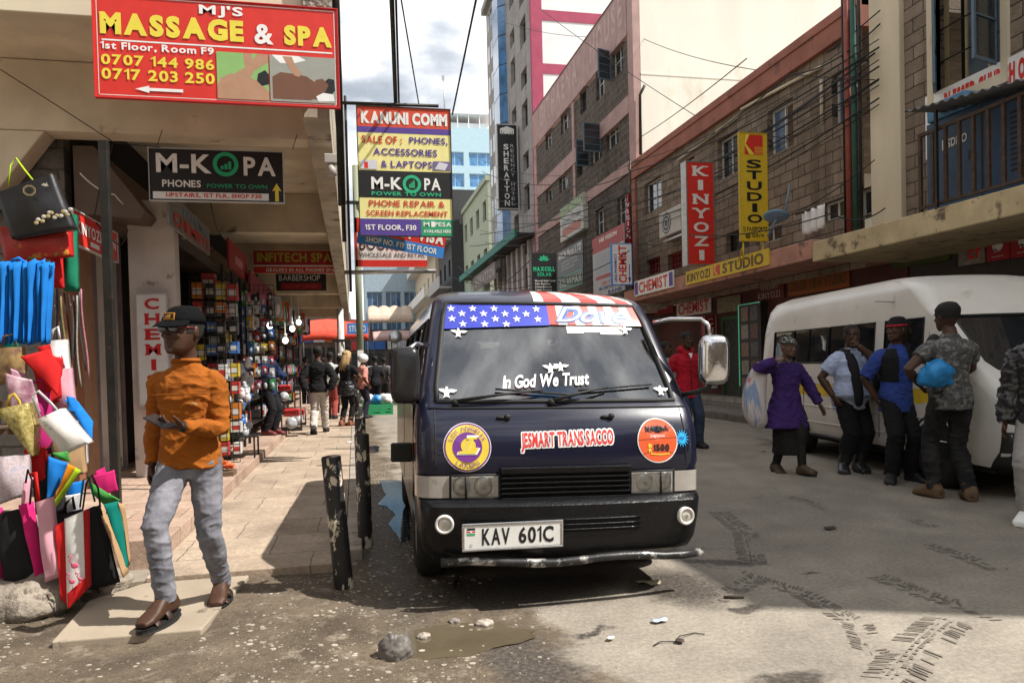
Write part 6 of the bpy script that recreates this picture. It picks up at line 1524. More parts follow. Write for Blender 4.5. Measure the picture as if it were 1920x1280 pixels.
f.shirt(cloth('dark_blue_jacket', (.015, .03, .08)), inf=.028, loose=.022, hem=.10, amp=.01, name='jacket'); f.trousers(cloth('black_trousers', (.012, .012, .014)), inf=.012, loose=.014); f.shoes(mat('maroon_shoe', (.12, .02, .02), .5)); f.hair()
f = Fig(1.66, lean=(0, .0), ank=((-.07, .0, 0), (.09, .10, 0)), hand=((-.12, -.22, 1.08), (.20, -.18, 1.02)), elb=((-1, .5, -.3), (1, .6, -.3)), vox=.010, head=(R(-25), R(8), 0))
f.body('person', 'woman with long blonde braids, black top and brown ankle boots on the pavement', place(652, 798, SW), R(150), SKIN2)
f.shirt(cloth('black_top', (.012, .012, .013)), sleeve=.5, inf=.012); f.trousers(cloth('black_leggings', (.010, .010, .011)), inf=.006, loose=.003); f.shoes(mat('rust_boot', (.22, .08, .04), .7), high=.12, inf=.012, name='boot')
def jw(mb): ringtube(mb, [(f.sp(.60*f.H), Vector((.16, 0, 0)), Vector((0, .13, 0))), (f.sp(.50*f.H), Vector((.21, 0, 0)), Vector((0, .17, 0))), (f.sp(.41*f.H), Vector((.20, 0, 0)), Vector((0, .17, 0)))])
f.garment('tied_jacket', mat('shiny_black_jacket', (.014, .014, .016), .35), jw, .014, 12, 4)
BLD = mat('blonde_braids', (.42, .28, .13), .7, .3, 30, bump=1., bs=120, stretch=(1, 1, .15)); f.hair(BLD, inf=.012, front=.74, side=.4)
q = MB(); h = f.hh
for k in range(18):
    a = R(-100+200*k/17)+R(90); x, y = .36*h*math.cos(a), .46*h*math.sin(a)+.0
    q.tube([(x*.9, y*.9, .75*h), (x*1.06, y*1.08, .4*h), (x*1.15, y*1.15+.01, -.1*h), (x*1.2, y*1.1+.03, -.9*h-.02*(k % 3))], [.012, .013, .012, .006], 6)
e = MB(); e.merge(q, f.HM); e.build('braids', BLD, f.o)
far = [(622, 788, 1.7, 19.5, (.45, .45, .44), (.30, .06, .05), 'man in white t-shirt seen from behind near the utility poles', 170), (682, 770, 1.7, 20.5, (.52, .22, .18), (.02, .02, .03), 'man in salmon shirt and white helmet beside the blonde woman', 120), (640, 775, 1.65, 22., (.05, .06, .12), (.015, .015, .02), 'person in navy top in the crowd behind the blonde woman', 190),
       (706, 770, 1.72, 24., (.012, .012, .014), (.012, .012, .014), 'person in black jacket standing by the green crate', 200), (575, 770, 1.68, 26., (.10, .03, .03), (.02, .02, .03), 'person in maroon top far down the pavement', 175), (722, 765, 1.7, 27., (.05, .05, .05), (.02, .02, .02), 'person in dark clothes far down the street left of the minibus', 160), (608, 768, 1.7, 29., (.35, .35, .36), (.03, .03, .05), 'person in light grey top far along the pavement', 180)]
for k, (px, py, hh_, y, c1, c2, lab, rz) in enumerate(far):
    f = Fig(hh_, vox=.016, ank=((-.09, .08, 0), (.09, -.10, 0)), hand=((-.22, -.05, .88), (.22, -.1, .9)))
    p = at(px, py, Y=y); f.body('person', lab, (p.x, y, SW if p.x < 0 else 0), R(rz), SKIN)
    f.shirt(cloth('crowd_top_%d' % k, c1), inf=.018, loose=.015, sleeve=.6 if k % 2 else .97); f.trousers(cloth('crowd_trousers_%d' % k, c2), inf=.01, loose=.01); f.shoes(RUB)
    if k == 1:
        q = MB(); q.ell((0, 0, .62*f.hh), (.135, .155, .13)); e = MB(); e.merge(q, f.HM); e.build('helmet', flat('helmet_white', (.6, .6, .6), .3), f.o)
    else: f.hair()

# ================================================================ SIGNS
def bY(name, label, xl, xr, yt, yb, Y, base, rects=(), texts=(), **k):
    """board facing the camera end of the street: left/right pixel columns, top/bottom rows at its left edge"""
    a = at(xl, yb, Y=Y); b = at(xl, yt, Y=Y); c = at(xr, yb, Y=Y)
    return sign(name, label, a, 0, c.x-a.x, b.z-a.z, base, rects, texts, **k)
def bX(name, label, xl, xr, yt, yb, X, base, rects=(), texts=(), side=-1, **k):
    a = at(xl, yb, X=X); b = at(xl, yt, X=X); c = at(xr, yb, X=X)
    return sign(name, label, a, R(90)*(1 if side > 0 else -1), abs(c.y-a.y), b.z-a.z, base, rects, texts, **k)
SKL = flat('print_skin', (.42, .24, .15), .5); SKD = flat('print_dark_skin', (.16, .07, .04), .5); PGR = flat('print_green', (.25, .45, .15), .5); PGY = flat('print_grey_green', (.30, .31, .27), .5)
def massage(q, w, h):
    y = -.0058
    P = lambda pts, mi, dy: q.poly([(u*w, v*h) for u, v in pts], y-dy*.15, mi)
    rect(q, .485*w, .035*h, .70*w, .50*h, y, 0); rect(q, .705*w, .035*h, .985*w, .50*h, y, 1)
    P([(.485, .035), (.70, .035), (.70, .12), (.66, .22), (.60, .28), (.54, .29), (.50, .24), (.485, .17)], 2, .002)
    P([(.655, .50), (.70, .50), (.70, .42), (.64, .33), (.62, .24), (.60, .20), (.585, .22), (.575, .19), (.56, .22), (.545, .20), (.54, .24), (.57, .31), (.605, .36)], 3, .004)
    P([(.595, .50), (.63, .50), (.635, .38), (.62, .27), (.605, .30), (.60, .38)], 3, .003)
    P([(.655, .30), (.685, .34), (.70, .30), (.70, .20), (.67, .18), (.65, .23)], 5, .005)
    P([(.715, .06), (.715, .28), (.75, .33), (.80, .32), (.86, .30), (.90, .24), (.95, .22), (.975, .16), (.96, .10), (.90, .07)], 4, .002)
    P([(.93, .24), (.955, .29), (.98, .28), (.983, .17), (.965, .12), (.935, .15)], 5, .003)
    P([(.885, .20), (.90, .27), (.93, .285), (.955, .22), (.94, .15), (.91, .14)], 4, .004)
    P([(.76, .49), (.80, .49), (.815, .40), (.84, .33), (.83, .29), (.81, .30), (.785, .38)], 3, .005)
    P([(.715, .50), (.83, .50), (.86, .46), (.80, .42), (.75, .42)], 6, .003)
    P([(.90, .10), (.93, .14), (.975, .13), (.98, .06), (.91, .05)], 6, .006)
    P([(.72, .06), (.75, .16), (.82, .12), (.88, .09), (.88, .06)], 4, .006)
    q.poly([(x*w, v*h) for x, v in ((.155, .09), (.21, .125), (.21, .105), (.345, .105), (.345, .075), (.21, .075), (.21, .055))], -.006, 6)
    return [PGR, PGY, SKL, SKL, SKD, BLACK, WHITE]
bY('massage_sign', 'large red massage and spa banner board on the cream front of the arcade', 180, 636, -14, 181, 6.92, RED,
   [(.012, .02, .988, .026, WHITE), (.012, .974, .988, .98, WHITE), (.012, .02, .0145, .98, WHITE), (.9855, .02, .988, .98, WHITE), (.03, .545, .975, .56, WHITE)],
   [("MJ'S", .42, .835, .60, .955, WHITE), ('MASSAGE', .025, .605, .60, .82, YELL, dict(weight=2)), ('&', .645, .60, .725, .80, WHITE), ('SPA', .77, .605, .975, .81, YELL, dict(weight=2)), ('1st Floor, Room F9', .025, .45, .475, .535, WHITE), ('0707 144 986', .025, .31, .475, .415, YELL), ('0717 203 250', .025, .17, .475, .28, YELL)], frame=flat('red_edge', (.5, .02, .02)), fr=.008, extra=massage, cat='signboard')
KGR = flat('sign_leaf_green', (.02, .42, .20), .5)
def ring_logo(u, v, r, k=1.):
    def e(q, w, h):
        disc(q, u*w, v*h, r*h, -.006, 0, 32, 0, 360.01, r*h*.68)
        for i, t in enumerate((.22, .34, .5)):
            x = u*w+(i-1.3)*r*h*.30; rect(q, x, v*h-r*h*.42, x+r*h*.22, v*h-r*h*.42+r*h*t*1.3, -.006, 0)
        return [KGR]
    return e
def kopa2(q, w, h):
    m_ = ring_logo(.565, .73, .24)(q, w, h); q.poly([(u*w, v*h) for u, v in ((.935, .02), (.963, .02), (.963, .24), (.985, .22), (.949, .38), (.913, .22), (.935, .24))], -.006, 1); return m_+[YELL]
MK = bY('phone_shop_sign', 'black hanging phone shop board with green ring and yellow arrow under the first beam', 282, 532, 278, 375, 8.12, BLACK, [(.02, .03, .885, .17, WHITE)],
   [('M-K', .05, .54, .46, .91, WHITE), ('PA', .70, .52, .945, .89, WHITE), ('PHONES', .09, .26, .375, .40, WHITE), ('POWER TO OWN', .42, .26, .875, .34, KGR, dict(weight=0)), ('UPSTAIRS, 1ST FLR, SHOP F30', .115, .055, .83, .15, RED)], frame=GREY, fr=.008, extra=kopa2)
q = MB()
for u in (.08, 1.4): q.tube([(u, .015, .56), (u+.05, .02, .72)], .004, 5)
q.build('hanging_wire', MET, MK)
def kan(q, w, h):
    disc(q, .565*w, .405*h, .072*h, -.006, 0, 30, 0, 360.01, .048*h)
    for i, t in enumerate((.025, .04, .055)): rect(q, (.535+.022*i)*w, .375*h, (.552+.022*i)*w, (.38+t)*h, -.006, 0)
    rect(q, .02*w, .515*h, .20*w, .585*h, -.006, 1); rect(q, .80*w, .52*h, .99*w, .59*h, -.006, 2); q.poly([(.82*w, .53*h), (.93*w, .52*h), (.97*w, .57*h), (.87*w, .585*h)], -.0066, 1); rect(q, .06*w, .52*h, .10*w, .57*h, -.0066, 3)
    rect(q, .765*w, .07*h, .80*w, .115*h, -.006, 4)
    return [KGR, flat('print_pale', (.6, .6, .66)), flat('print_violet', (.15, .12, .3)), RED, WHITE]
bY('shop_banner', 'tall projecting phone repair banner in red, yellow and black bands over the pavement edge', 676, 849, 199, 441, 9.9, PALEY,
   [(0, .845, 1, 1, flat('sign_orange_red', (.62, .07, .03))), (0, .80, 1, .845, PURP), (0, .295, 1, .505, BLACK), (0, 0, .655, .13, PURP), (.655, 0, 1, .13, GREEN), (0, .13, 1, .135, WHITE)],
   [('KANUNI COMM', .04, .868, .97, .965, WHITE, dict(weight=2, gap=.05)), ('SALE OF :', .04, .715, .47, .775, flat('text_red', (.55, .06, .03))), ('PHONES,', .55, .715, .97, .775, PURP), ('ACCESSORIES', .16, .625, .85, .68, PURP), ('& LAPTOPS', .24, .53, .79, .585, PURP), ('M-K', .13, .36, .46, .455, WHITE), ('PA', .70, .36, .88, .455, WHITE), ('POWER TO OWN', .13, .312, .88, .342, KGR), ('PHONE REPAIR &', .10, .225, .92, .275, flat('text_red', (.55, .06, .03))), ('SCREEN REPLACEMENT', .07, .152, .95, .195, flat('text_red', (.55, .06, .03))), ('1ST FLOOR, F30', .05, .035, .60, .085, WHITE), ('M', .68, .075, .745, .11, WHITE), ('PESA', .80, .075, .985, .11, WHITE), ('AVAILABLE HERE', .68, .025, .98, .05, WHITE)], frame=MET, fr=.012, extra=kan, cat='signboard')
t = thing('banner_bracket', 'rusty metal arm carrying the banners above the pavement edge', 'bracket', at(668, 300, Y=9.95))
q = MB(); z1 = at(700, 196, Y=9.95).z-t.location.z; z0 = at(700, 510, Y=10.3).z-t.location.z
q.tube([(-.2, .0, z1), (1.1, 0, z1+.02)], .022, 6); q.build('arm', MET, t); q = MB(); q.tube([(-.2, .4, z0), (1.05, .4, z0+.02)], .03, 6); q.build('arm', STEEL, t)
q = MB(); q.tube([(-.12, .02, z0-.3), (-.12, .02, z1+.1)], .018, 6); q.build('upright', MET, t)
bY('book_shop_sign', 'white book wholesale board with red border below the tall banner', 667, 801, 408, 500, 10.45, WHITE, [(0, .0, 1, .14, RED), (0, .70, 1, 1, RED), (0, 0, .03, 1, RED), (.3, .03, .8, .08, WHITE)], [('BOOKS', .06, .34, .62, .60, BLACK, dict(weight=0)), ('WHOLESALE AND RETAIL', .05, .19, .98, .29, BLACK, dict(weight=0))])
fv = bY('visa_sign', 'tilted red and blue visa banner wedged under the tall banner', 668, 832, 405, 455, 10.2, RED, [(0, 0, 1, .42, BLUE)], [('FLY VISA', .40, .50, .98, .95, WHITE, dict(weight=2)), ('SHOP NO. F19 1ST FLOOR', .10, .10, .92, .33, WHITE)])
fv.rotation_euler = (0, R(10), 0)
# under the arcade
bX('barber_sign', 'small red barber sign with white letters hanging beside the bags', 138, 219, 393, 455, -2.42, RED, [(.35, .12, .55, .27, WHITE)], [('KINYOZI OPEN', .06, .36, .95, .74, WHITE, dict(weight=1, gap=.06))], side=1, th=.02, frame=GREY, fr=.01)
bX('chemists_fascia', 'grey fascia board lettered CHEMISTS in red above the arcade shops', 318, 392, 358, 420, -1.85, flat('fascia_grey', (.22, .21, .20)), [], [('CHEMISTS', .08, .1, .96, .5, RED), ('PHARMAC', .3, .58, .96, .9, flat('faded_blue', (.2, .26, .34)))], side=1)
bX('red_fascia', 'plain red fascia sign with a faint white mark above the arcade shops', 430, 464, 448, 500, -1.78, flat('fascia_red', (.30, .02, .02)), [(.3, .3, .7, .6, flat('faint_white', (.45, .2, .2)))], side=1)
bX('phone_fascia', 'narrow red fascia further along the arcade shops', 470, 520, 508, 548, -1.7, flat('fascia_red2', (.22, .02, .03)), side=1)
bY('chemist_column_sign', 'white vertical board with stacked red CHEMIST letters behind the man in orange', 263, 318, 552, 760, 8.9, flat('sign_offwhite', (.66, .68, .68), .5), [], [('CHEMIST', .26, .02, .76, .985, flat('chem_red', (.5, .012, .02)), dict(stack=True, fill=.72))], frame=GREY, fr=.012)
bY('spares_sign', 'red phone spares board with yellow green letters under the third beam', 476, 640, 470, 512, 19.0, DRED, [(0, .30, 1, .36, WHITE), (0, 0, 1, .28, RED)], [('INFITECH SPAR', .04, .50, .98, .92, flat('lime', (.35, .38, .04), .5)), ('DEALERS IN ALL PHONES SPARE', .14, .06, .99, .22, WHITE)])
bY('barber_shop_sign', 'dark barber shop board lettered NOW OPEN below the red spares board', 518, 612, 513, 545, 19.3, BLACK, [(.1, .08, .9, .45, DRED)], [('BARBERSHOP', .06, .58, .88, .92, WHITE, dict(weight=0)), ('NOW OPEN', .18, .14, .82, .40, flat('open_red', (.4, .06, .05)))])
# right-hand row
RW = flat('letter_white', (.72, .70, .66), .5)
bY('barber_box_sign', 'red box sign with stacked white letters standing above the right canopy', 1291, 1340, 304, 495, 16.9, RED, [], [('KINYOZI', .22, .02, .80, .985, RW, dict(stack=True, fill=.72))], th=.28, frame=STEEL, fr=.03)
def studio(q, w, h):
    q.poly([(u*w, v*h) for u, v in ((.18, .80), (.86, .80), (.86, .975), (.80, .985), (.18, .985))], -.006, 0)
    q.poly([(u*w, v*h) for u, v in ((.20, .985), (.36, .985), (.36, .985), (.22, .90), (.55, .80), (.36, .80), (.18, .89))], -.0066, 1)
    for k in range(5): rect(q, .55*w, (.812+.014*k)*h, .86*w, (.816+.014*k)*h, -.0066, 1)
    return [RED, YELL]
YB = flat('studio_yellow', (.62, .42, .02), .5)
st_ = bY('studio_sign', 'tall yellow photo studio board with red emblem on legs above the right canopy', 1390, 1440, 249, 451, 14.2, YB, [], [('STUDIO', .24, .155, .80, .765, BLACK, dict(stack=True, fill=.80, serif=False)), ('12 PASSPORTS', .06, .085, .97, .13, BLACK), ('@150/=', .15, .02, .85, .07, BLACK)], frame=flat('studio_frame', (.5, .34, .03)), fr=.012, extra=studio, th=.06)
q = MB()
for x in (.06, .52): q.tube([(x, .03, 0), (x, .03, -.42)], .018, 6); q.tube([(x, .03, -.1), (x+.05, .35, -.40)], .014, 6)
q.tube([(.5, .06, .2), (.9, 1.2, .5)], .015, 6); q.build('leg', YB, st_)
def kk(q, w, h):
    rect(q, .385*w, .18*h, .465*w, .86*h, -.006, 0); q.poly([(.40*w, .86*h), (.425*w, .86*h), (.41*w, .52*h), (.445*w, .18*h), (.42*w, .18*h), (.395*w, .5*h)], -.0066, 1); return [RED, YB]
bX('studio_fascia', 'yellow fascia strip with red emblem along the edge of the right canopy', 1286, 1442, 510, 535, XL-.03, YB, [], [('KINYOZI', .02, .18, .34, .80, flat('faded_ink', (.12, .08, .03))), ('STUDIO', .50, .16, .95, .86, flat('faded_ink', (.12, .08, .03)))], extra=kk)
bX('chemist_fascia', 'white chemist board with red letters on the canopy edge', 1190, 1263, 528, 556, XL-.04, WHITE, [(.01, .08, .10, .92, PURP), (.90, .08, .99, .92, PURP)], [('CHEMIST', .13, .14, .87, .86, RED)])
def turned(q, s, x0, z0, w, h, y, mi):
    vs, fs = letters(s, 1); a1 = max(v[0] for v in vs); b1 = max(v[1] for v in vs); b0 = min(v[1] for v in vs)
    q.add([(x0+w*(1-(b-b0)/(b1-b0)), y, z0+a/a1*h) for a, b in vs], fs, mi)
def pharm(q, w, h):
    turned(q, 'CHEMIST', .32*w, .04*h, .42*w, .92*h, -.006, 0); turned(q, 'LENS PHARMACY', .10*w, .06*h, .13*w, .7*h, -.006, 1)
    q.poly([(u*w, v*h) for u, v in ((.86, .5), (.90, .5), (.90, .16), (.96, .18), (.88, .02), (.80, .18), (.86, .16))], -.006, 1); return [RED, flat('navy_ink', (.03, .03, .22))]
bY('pharmacy_sign', 'white vertical pharmacy sign with sideways red CHEMIST and blue arrow beyond the canopy', 1149, 1185, 457, 533, 21.5, WHITE, th=.12, frame=BLUE, fr=.02, extra=pharm)
bX('camera_shop_sign', 'tall pink and grey camera shop hoarding left of the pharmacy sign', 1113, 1172, 448, 560, 8.3, flat('hoarding_grey', (.42, .42, .43)), [(0, .74, 1, 1, flat('hoarding_red', (.38, .07, .07))), (.08, .38, .92, .70, flat('hoarding_blue', (.36, .38, .42))), (.1, .28, .9, .34, flat('hoarding_red', (.38, .07, .07)))], [('HIKVISION', .25, .88, .8, .95, WHITE), ('HIKVISION', .3, .18, .9, .23, RED), ('HIK DIGITAL XPERT', .2, .1, .95, .15, flat('navy_ink', (.03, .03, .22))), ('BANK', .5, .01, .95, .07, flat('navy_ink', (.03, .03, .22)))])
bX('works_sign', 'black board with white cursive lettering beyond the camera shop hoarding', 1046, 1094, 474, 522, 8.5, BLACK, [], [('ARCH Metal LTD', .04, .66, .95, .92, RW, dict(shear=.2)), ('FABRICATION', .15, .45, .8, .54, GREY), ('WELDING WORKS', .15, .32, .85, .41, GREY), ('DESIGN AND', .15, .19, .7, .28, GREY)])
bX('solar_fascia', 'dark green framed board lettered in pale green below the black board', 1046, 1094, 522, 549, 8.45, BLACK, [(.02, .05, .98, .12, GREEN), (.02, .88, .98, .95, GREEN)], [('SOLARMAX', .1, .22, .95, .8, flat('pale_green_ink', (.4, .5, .35)))])
bX('solar_board', 'white and green solar board high on the pink building', 1051, 1095, 392, 455, 9.3, flat('board_pale', (.5, .5, .46)), [(0, .72, 1, 1, flat('board_green', (.2, .26, .14))), (.1, .1, .9, .34, flat('board_red', (.45, .16, .12)))], [('ESOLARMAK', .05, .76, .95, .96, flat('lime2', (.4, .5, .3))), ('SOLAR SYSTEMS', .1, .45, .9, .58, flat('board_ink', (.2, .2, .25)))], th=.2)
def leaf(q, w, h):
    for a in (90, 50, 130, 15, 165): 
        c, s_ = math.cos(R(a)), math.sin(R(a)); q.poly([(.5*w+(c*t-s_*b)*.16*h, .80*h+(s_*t+c*b)*.16*h) for t, b in ((0, 0), (.5, -.22), (1, 0), (.5, .22))], -.006, 0)
    return [KGR]
bY('solar_sign', 'black solar shop sign with green leaf emblem left of the black works board', 998, 1044, 474, 546, 24.5, BLACK, [], [('MAXCELL', .06, .52, .94, .64, KGR, dict(weight=2)), ('SOLAR', .22, .39, .80, .49, KGR), ('Maxwell Solar Panels', .12, .25, .95, .30, RW), ('Solar Batteries', .12, .17, .75, .22, RW), ('Lithium Batteries', .12, .09, .8, .14, RW), ('Tubular Batteries', .12, .01, .8, .06, RW)], extra=leaf, th=.1)
def hotel(q, w, h):
    for i in range(3):
        for sx in (1, -1):
            q.poly([((.5+sx*(x))*w, v*h) for x, v in ((.0+.0, .985-.03*i), (.36-.10*i, .955-.02*i), (.36-.10*i, .90), (.29-.10*i, .885), (.29-.10*i, .935-.02*i), (0, .955-.03*i))], -.006, 0)
    return [RW]
bY('hotel_sign', 'tall black hotel sign with stacked white letters on the grey tower', 936, 972, 234, 390, 41., BLACK, [], [('SHERATTON', .30, .02, .56, .78, RW, dict(stack=True, serif=False, fill=.8)), ('REGENCY HOTEL', .66, .03, .84, .78, GREY, dict(stack=True, serif=False, weight=0, fill=.7))], extra=hotel, th=.4, frame=GREY, fr=.05)
bX('hotel_fascia', 'brown fascia lettered with the hotel name beyond the solar signs', 888, 930, 520, 548, 8.6, flat('brown_sign', (.10, .06, .05)), [], [('SHERATTON', .1, .2, .95, .8, flat('brown_ink', (.28, .24, .2)))])
# feather flag
t = thing('feather_flag', 'red feather flag with white letters on a pole at the pink building corner', 'flag', at(1180, 560, Y=22.6)); ztop = at(1180, 300, Y=22.6).z-t.location.z
q = MB(); q.tube([(.12, 0, 0), (.12, 0, ztop)], .03, 6); q.build('pole', MET, t)
q = MB(); za = at(1180, 455, Y=22.6).z-t.location.z; zb_ = at(1180, 362, Y=22.6).z-t.location.z
q.grid(lambda a, b: (-.10+.20*a*(1-.5*b)+.12*b, .03*math.sin(5*a+4*b), za+(zb_-za)*b), 6, 12); fl_ = q.build('cloth', flat('flag_cloth_red', (.5, .02, .03)), t, solid=.01)
q = MB(); stacked(q, 'VISION', -.06, .06, za+.1, zb_-.3, -.045, 0, serif=False); q.build('lettering', WHITE, fl_)
# below the canopy
XG = 10.15
bX('chemist_board', 'white chemist board in shade under the right canopy', 1269, 1333, 568, 595, XG, RW, [], [('CHEMIST', .06, .12, .95, .88, RED)])
bY('chemist_column', 'red vertical chemist sign with white letters on the right hand shop front', 1322, 1346, 592, 728, 19.5, DRED, [(0, 0, 1, .09, WHITE), (.0, .0, .10, 1, GREY), (.90, 0, 1, 1, GREY)], [('CHEMIST', .26, .10, .74, .985, RW, dict(stack=True, fill=.7)), ('DAWA', .15, .025, .85, .065, BLACK)], th=.15)
bX('studio_board', 'orange studio board with dark letters behind the white van roof', 1478, 1592, 524, 556, XG, flat('dull_orange', (.36, .10, .02)), [], [('COLOR VIEW STUDIO', .03, .2, .96, .8, flat('faded_ink', (.12, .08, .03)))])
bX('barber_board', 'dark red board with pale letters left of the orange studio board', 1416, 1470, 534, 566, XG, flat('dull_red', (.16, .03, .03)), [], [('WASAFI', .2, .55, .8, .9, flat('dull_white', (.4, .33, .32))), ('KINYOZI', .12, .08, .88, .45, flat('dull_white', (.4, .33, .32)))])
bX('poster_board', 'faded photo poster board left of the dark red barber board', 1345, 1388, 560, 588, XG, mat('faded_poster', (.36, .22, .16), .7, .5, 9, c2=(.30, .33, .2)))
bX('red_shop_board', 'red shop board with faint white print under the canopy edge', 1225, 1262, 570, 592, XG, flat('dull_red2', (.30, .02, .025)), [], [('HIKVISION', .3, .4, .7, .58, RW)])
bX('dark_red_board', 'dark red board lowest on the shop front behind the minibus mirror', 1205, 1224, 566, 592, XG, flat('dull_red3', (.20, .015, .02)))
bX('green_board', 'plain dark green board under the canopy of the corner building', 1672, 1780, 476, 506, XG, flat('dull_green', (.05, .075, .015)))
bX('ep_board', 'peeling board with red letters beside the red phone boards', 1797, 1846, 452, 500, XG-.05, mat('peeling', (.25, .22, .18), .8, .4, 8), [], [('EP', .4, .2, .95, .85, RED)])
def itel(q, w, h): disc(q, .5*w, .6*h, .25*h, -.006, 0, 24); q.poly([(.36*w, .5*h), (.36*w, .30*h), (.5*w, .42*h)], -.006, 0); return [RW]
for xl, xr, yt, yb, lab in ((1850, 1893, 444, 492, 'red phone shop board with white speech bubble next to the peeling board'), (1895, 1948, 433, 485, 'red phone shop board with white speech bubble cut by the right edge')):
    bX('phone_board', lab, xl, xr, yt, yb, XG-.05, flat('itel_red', (.36, .02, .025)), [], [('itel', .34, .52, .66, .72, flat('itel_red', (.36, .02, .025))), ('Enjoy better life', .25, .12, .75, .2, RW, dict(weight=0))], extra=itel)
# church banner
def church(q, w, h): 
    q.poly([(.05*w, .60*h), (.10*w, .60*h), (.10*w, .66*h), (.05*w, .66*h)], -.006, 0); q.poly([(.07*w, .55*h), (.08*w, .55*h), (.08*w, .75*h), (.07*w, .75*h)], -.0062, 0); disc(q, .075*w, .50*h, .06*h, -.006, 1); return [RED, PURP]
a = at(1736, 300, X=XF-.04)
bX('church_banner', 'white red and purple church banner under the window of the corner building', 1736, 1990, 182, 300, XF-.04, WHITE, [(.2, .30, .62, .44, RED), (.02, .02, .98, .20, PURP), (.62, .36, 1, .48, YELL)], [('BLESSED CHURCH OF GOD', .17, .62, .98, .92, RED, dict(weight=2)), ('Nairobi City Altar', .21, .32, .6, .42, WHITE), ('Not by might nor by', .64, .52, .95, .58, BLACK, dict(weight=0, shear=.2)), ('TIME OF SERVICES', .22, .22, .5, .28, RED), ('Sunday - 12:30pm-2:00pm', .35, .11, .8, .18, WHITE), ('Friday - 5:30pm-7:00pm', .35, .035, .8, .10, WHITE)], extra=church, th=.015)

# ================================================================ STREET OBJECTS
BOLM = mat('chipped_black_paint', (.018, .017, .017), .45, .3, 8, spots=((.52, .46, .36), .545, 9., .02), spots2=((.20, .08, .04), .66, 15, .03), bump=.4, bs=40, stretch=(1, 1, .55))
def bollard(label, loc, h, r, rot=(0, 0, 0), group=None, seed=0):
    t = thing('bollard', label, 'bollard', loc, rot, group)
    q = MB(); q.lathe([(r, -.15), (r, h-.004), (r*.97, h)], 24); o = q.build('post', BOLM, t, angle=40); q = MB(); q.lathe([(r*.9, h+.0015), (r*.5, h-.003), (0.001, h-.004)], 20); q.build('post_top', mat('rusty_top', (.07, .05, .04), .8), t); return t
bollard('leaning black bollard with chipped paint standing on the dirt in front', (*at(646, 1108, Z=0).xy, 0), .835, .058, (0, R(-4.6), .6))
for i in range(9):
    y = 5.72+2.1*i
    bollard(['nearest upright black bollard on the pavement edge, chipped at the middle', 'second upright black bollard on the pavement edge'][i] if i < 2 else 'black bollard in the row receding along the pavement edge', (.045, y, 0), .84 if i else .86, .055, (0, R(rnd.uniform(-1, 1)), i*1.3), 'bollards along the pavement edge')
# rocks
ROCKM = mat('boulder', (.20, .165, .13), .95, .3, 5, c2=(.36, .31, .25), bump=1., bs=22, bd=.03, spots=((.09, .07, .055), .58, 5.))
def rock(label, loc, r, seed, m=ROCKM, name='rock'):
    q = MB(); q.ell((0, 0, 0), r, nu=40, nv=26); sv = Vector((seed*3.1, seed, 0)); k = min(r)
    q.disp(lambda p: p.normalized()*k*(.55*noise.noise(p/k*.8+sv)+.25*abs(noise.noise(p/k*2.2+sv))+.10*noise.noise(p/k*5+sv)))
    o = q.build(name, m); tag(o, label, 'rock'); o.location = loc; return o
def g2(px, py): p = at(px, py, Z=0); return p
p = g2(45, 1165); rock('big pitted boulder under the bag stall at the left edge', (p.x, p.y+.05, .10), (.25, .17, .13), 1)
p = g2(165, 1130); rock('smaller rough stone under the flamingo bag', (p.x+.02, p.y+.1, .06), (.17, .13, .11), 2)
p = g2(744, 1238); rock('grey fist sized stone beside the muddy puddle', (p.x, p.y+.02, .05), (.075, .06, .07), 3, mat('wet_stone', (.075, .065, .06), .5, .4, 9, c2=(.20, .18, .16), bump=.6))
for i, (x, y, r, c) in enumerate(((795, 1196, .035, (.3, .26, .22)), (908, 1172, .045, (.32, .28, .24)), (852, 1168, .03, (.2, .17, .15)), (665, 1145, .018, (.35, .2, .15)))):
    p = g2(x, y); rock(['small brown stone behind the grey stone', 'pale flat stone right of the muddy puddle', 'dark flat stone behind the muddy puddle', 'small reddish stone before the leaning bollard'][i], (p.x, p.y, .012), (r, r*.8, r*.45), 5+i, mat('stone_%d' % i, c, .85, .3, 12, bump=.6))
# litter
def litter(label, px, py, sx, sy, m, rot, seed, name='leaf', z=.012):
    q = MB(); q.grid(lambda a, b: ((a-.5)*sx*(1-.6*abs(b-.5)), (b-.5)*sy, .018*sx*6*noise.noise(Vector((a*2+seed, b*2, seed)))+.004), 6, 4)
    o = q.build(name, m, None, solid=.002); tag(o, label, 'litter'); p = g2(px, py); o.location = (p.x, p.y, z); o.rotation_euler = (0, 0, rot); return o
LEAFM = mat('dry_leaf', (.05, .035, .025), .8, .4, 20)
litter('dry brown leaf alone on the shaded road', 1556, 992, .12, .06, LEAFM, .2, 1); litter('crumpled wrapper near the white van rear wheel', 1432, 846, .10, .08, mat('wrapper', (.35, .32, .2), .4, .4, 14), .5, 2, 'wrapper')
litter('clear plastic scrap on the sunny dirt before the minibus', 1237, 1166, .10, .05, mat('clear_scrap', (.45, .5, .55), .2), .3, 3, 'wrapper'); litter('flat dry leaf by the right front wheel of the minibus', 1215, 1095, .16, .05, mat('tan_leaf', (.3, .25, .18), .8), -.4, 4)
litter('paper scrap on the pavement beside the bollards', 655, 838, .10, .12, WHITE, .4, 5, 'paper_scrap', SW+.01); litter('torn paper on the sunny dirt by the road', 1145, 1200, .05, .03, WHITE, .8, 6, 'paper_scrap'); litter('curled brown leaf in the sunny dirt', 1275, 1205, .05, .04, LEAFM, 1.2, 7)
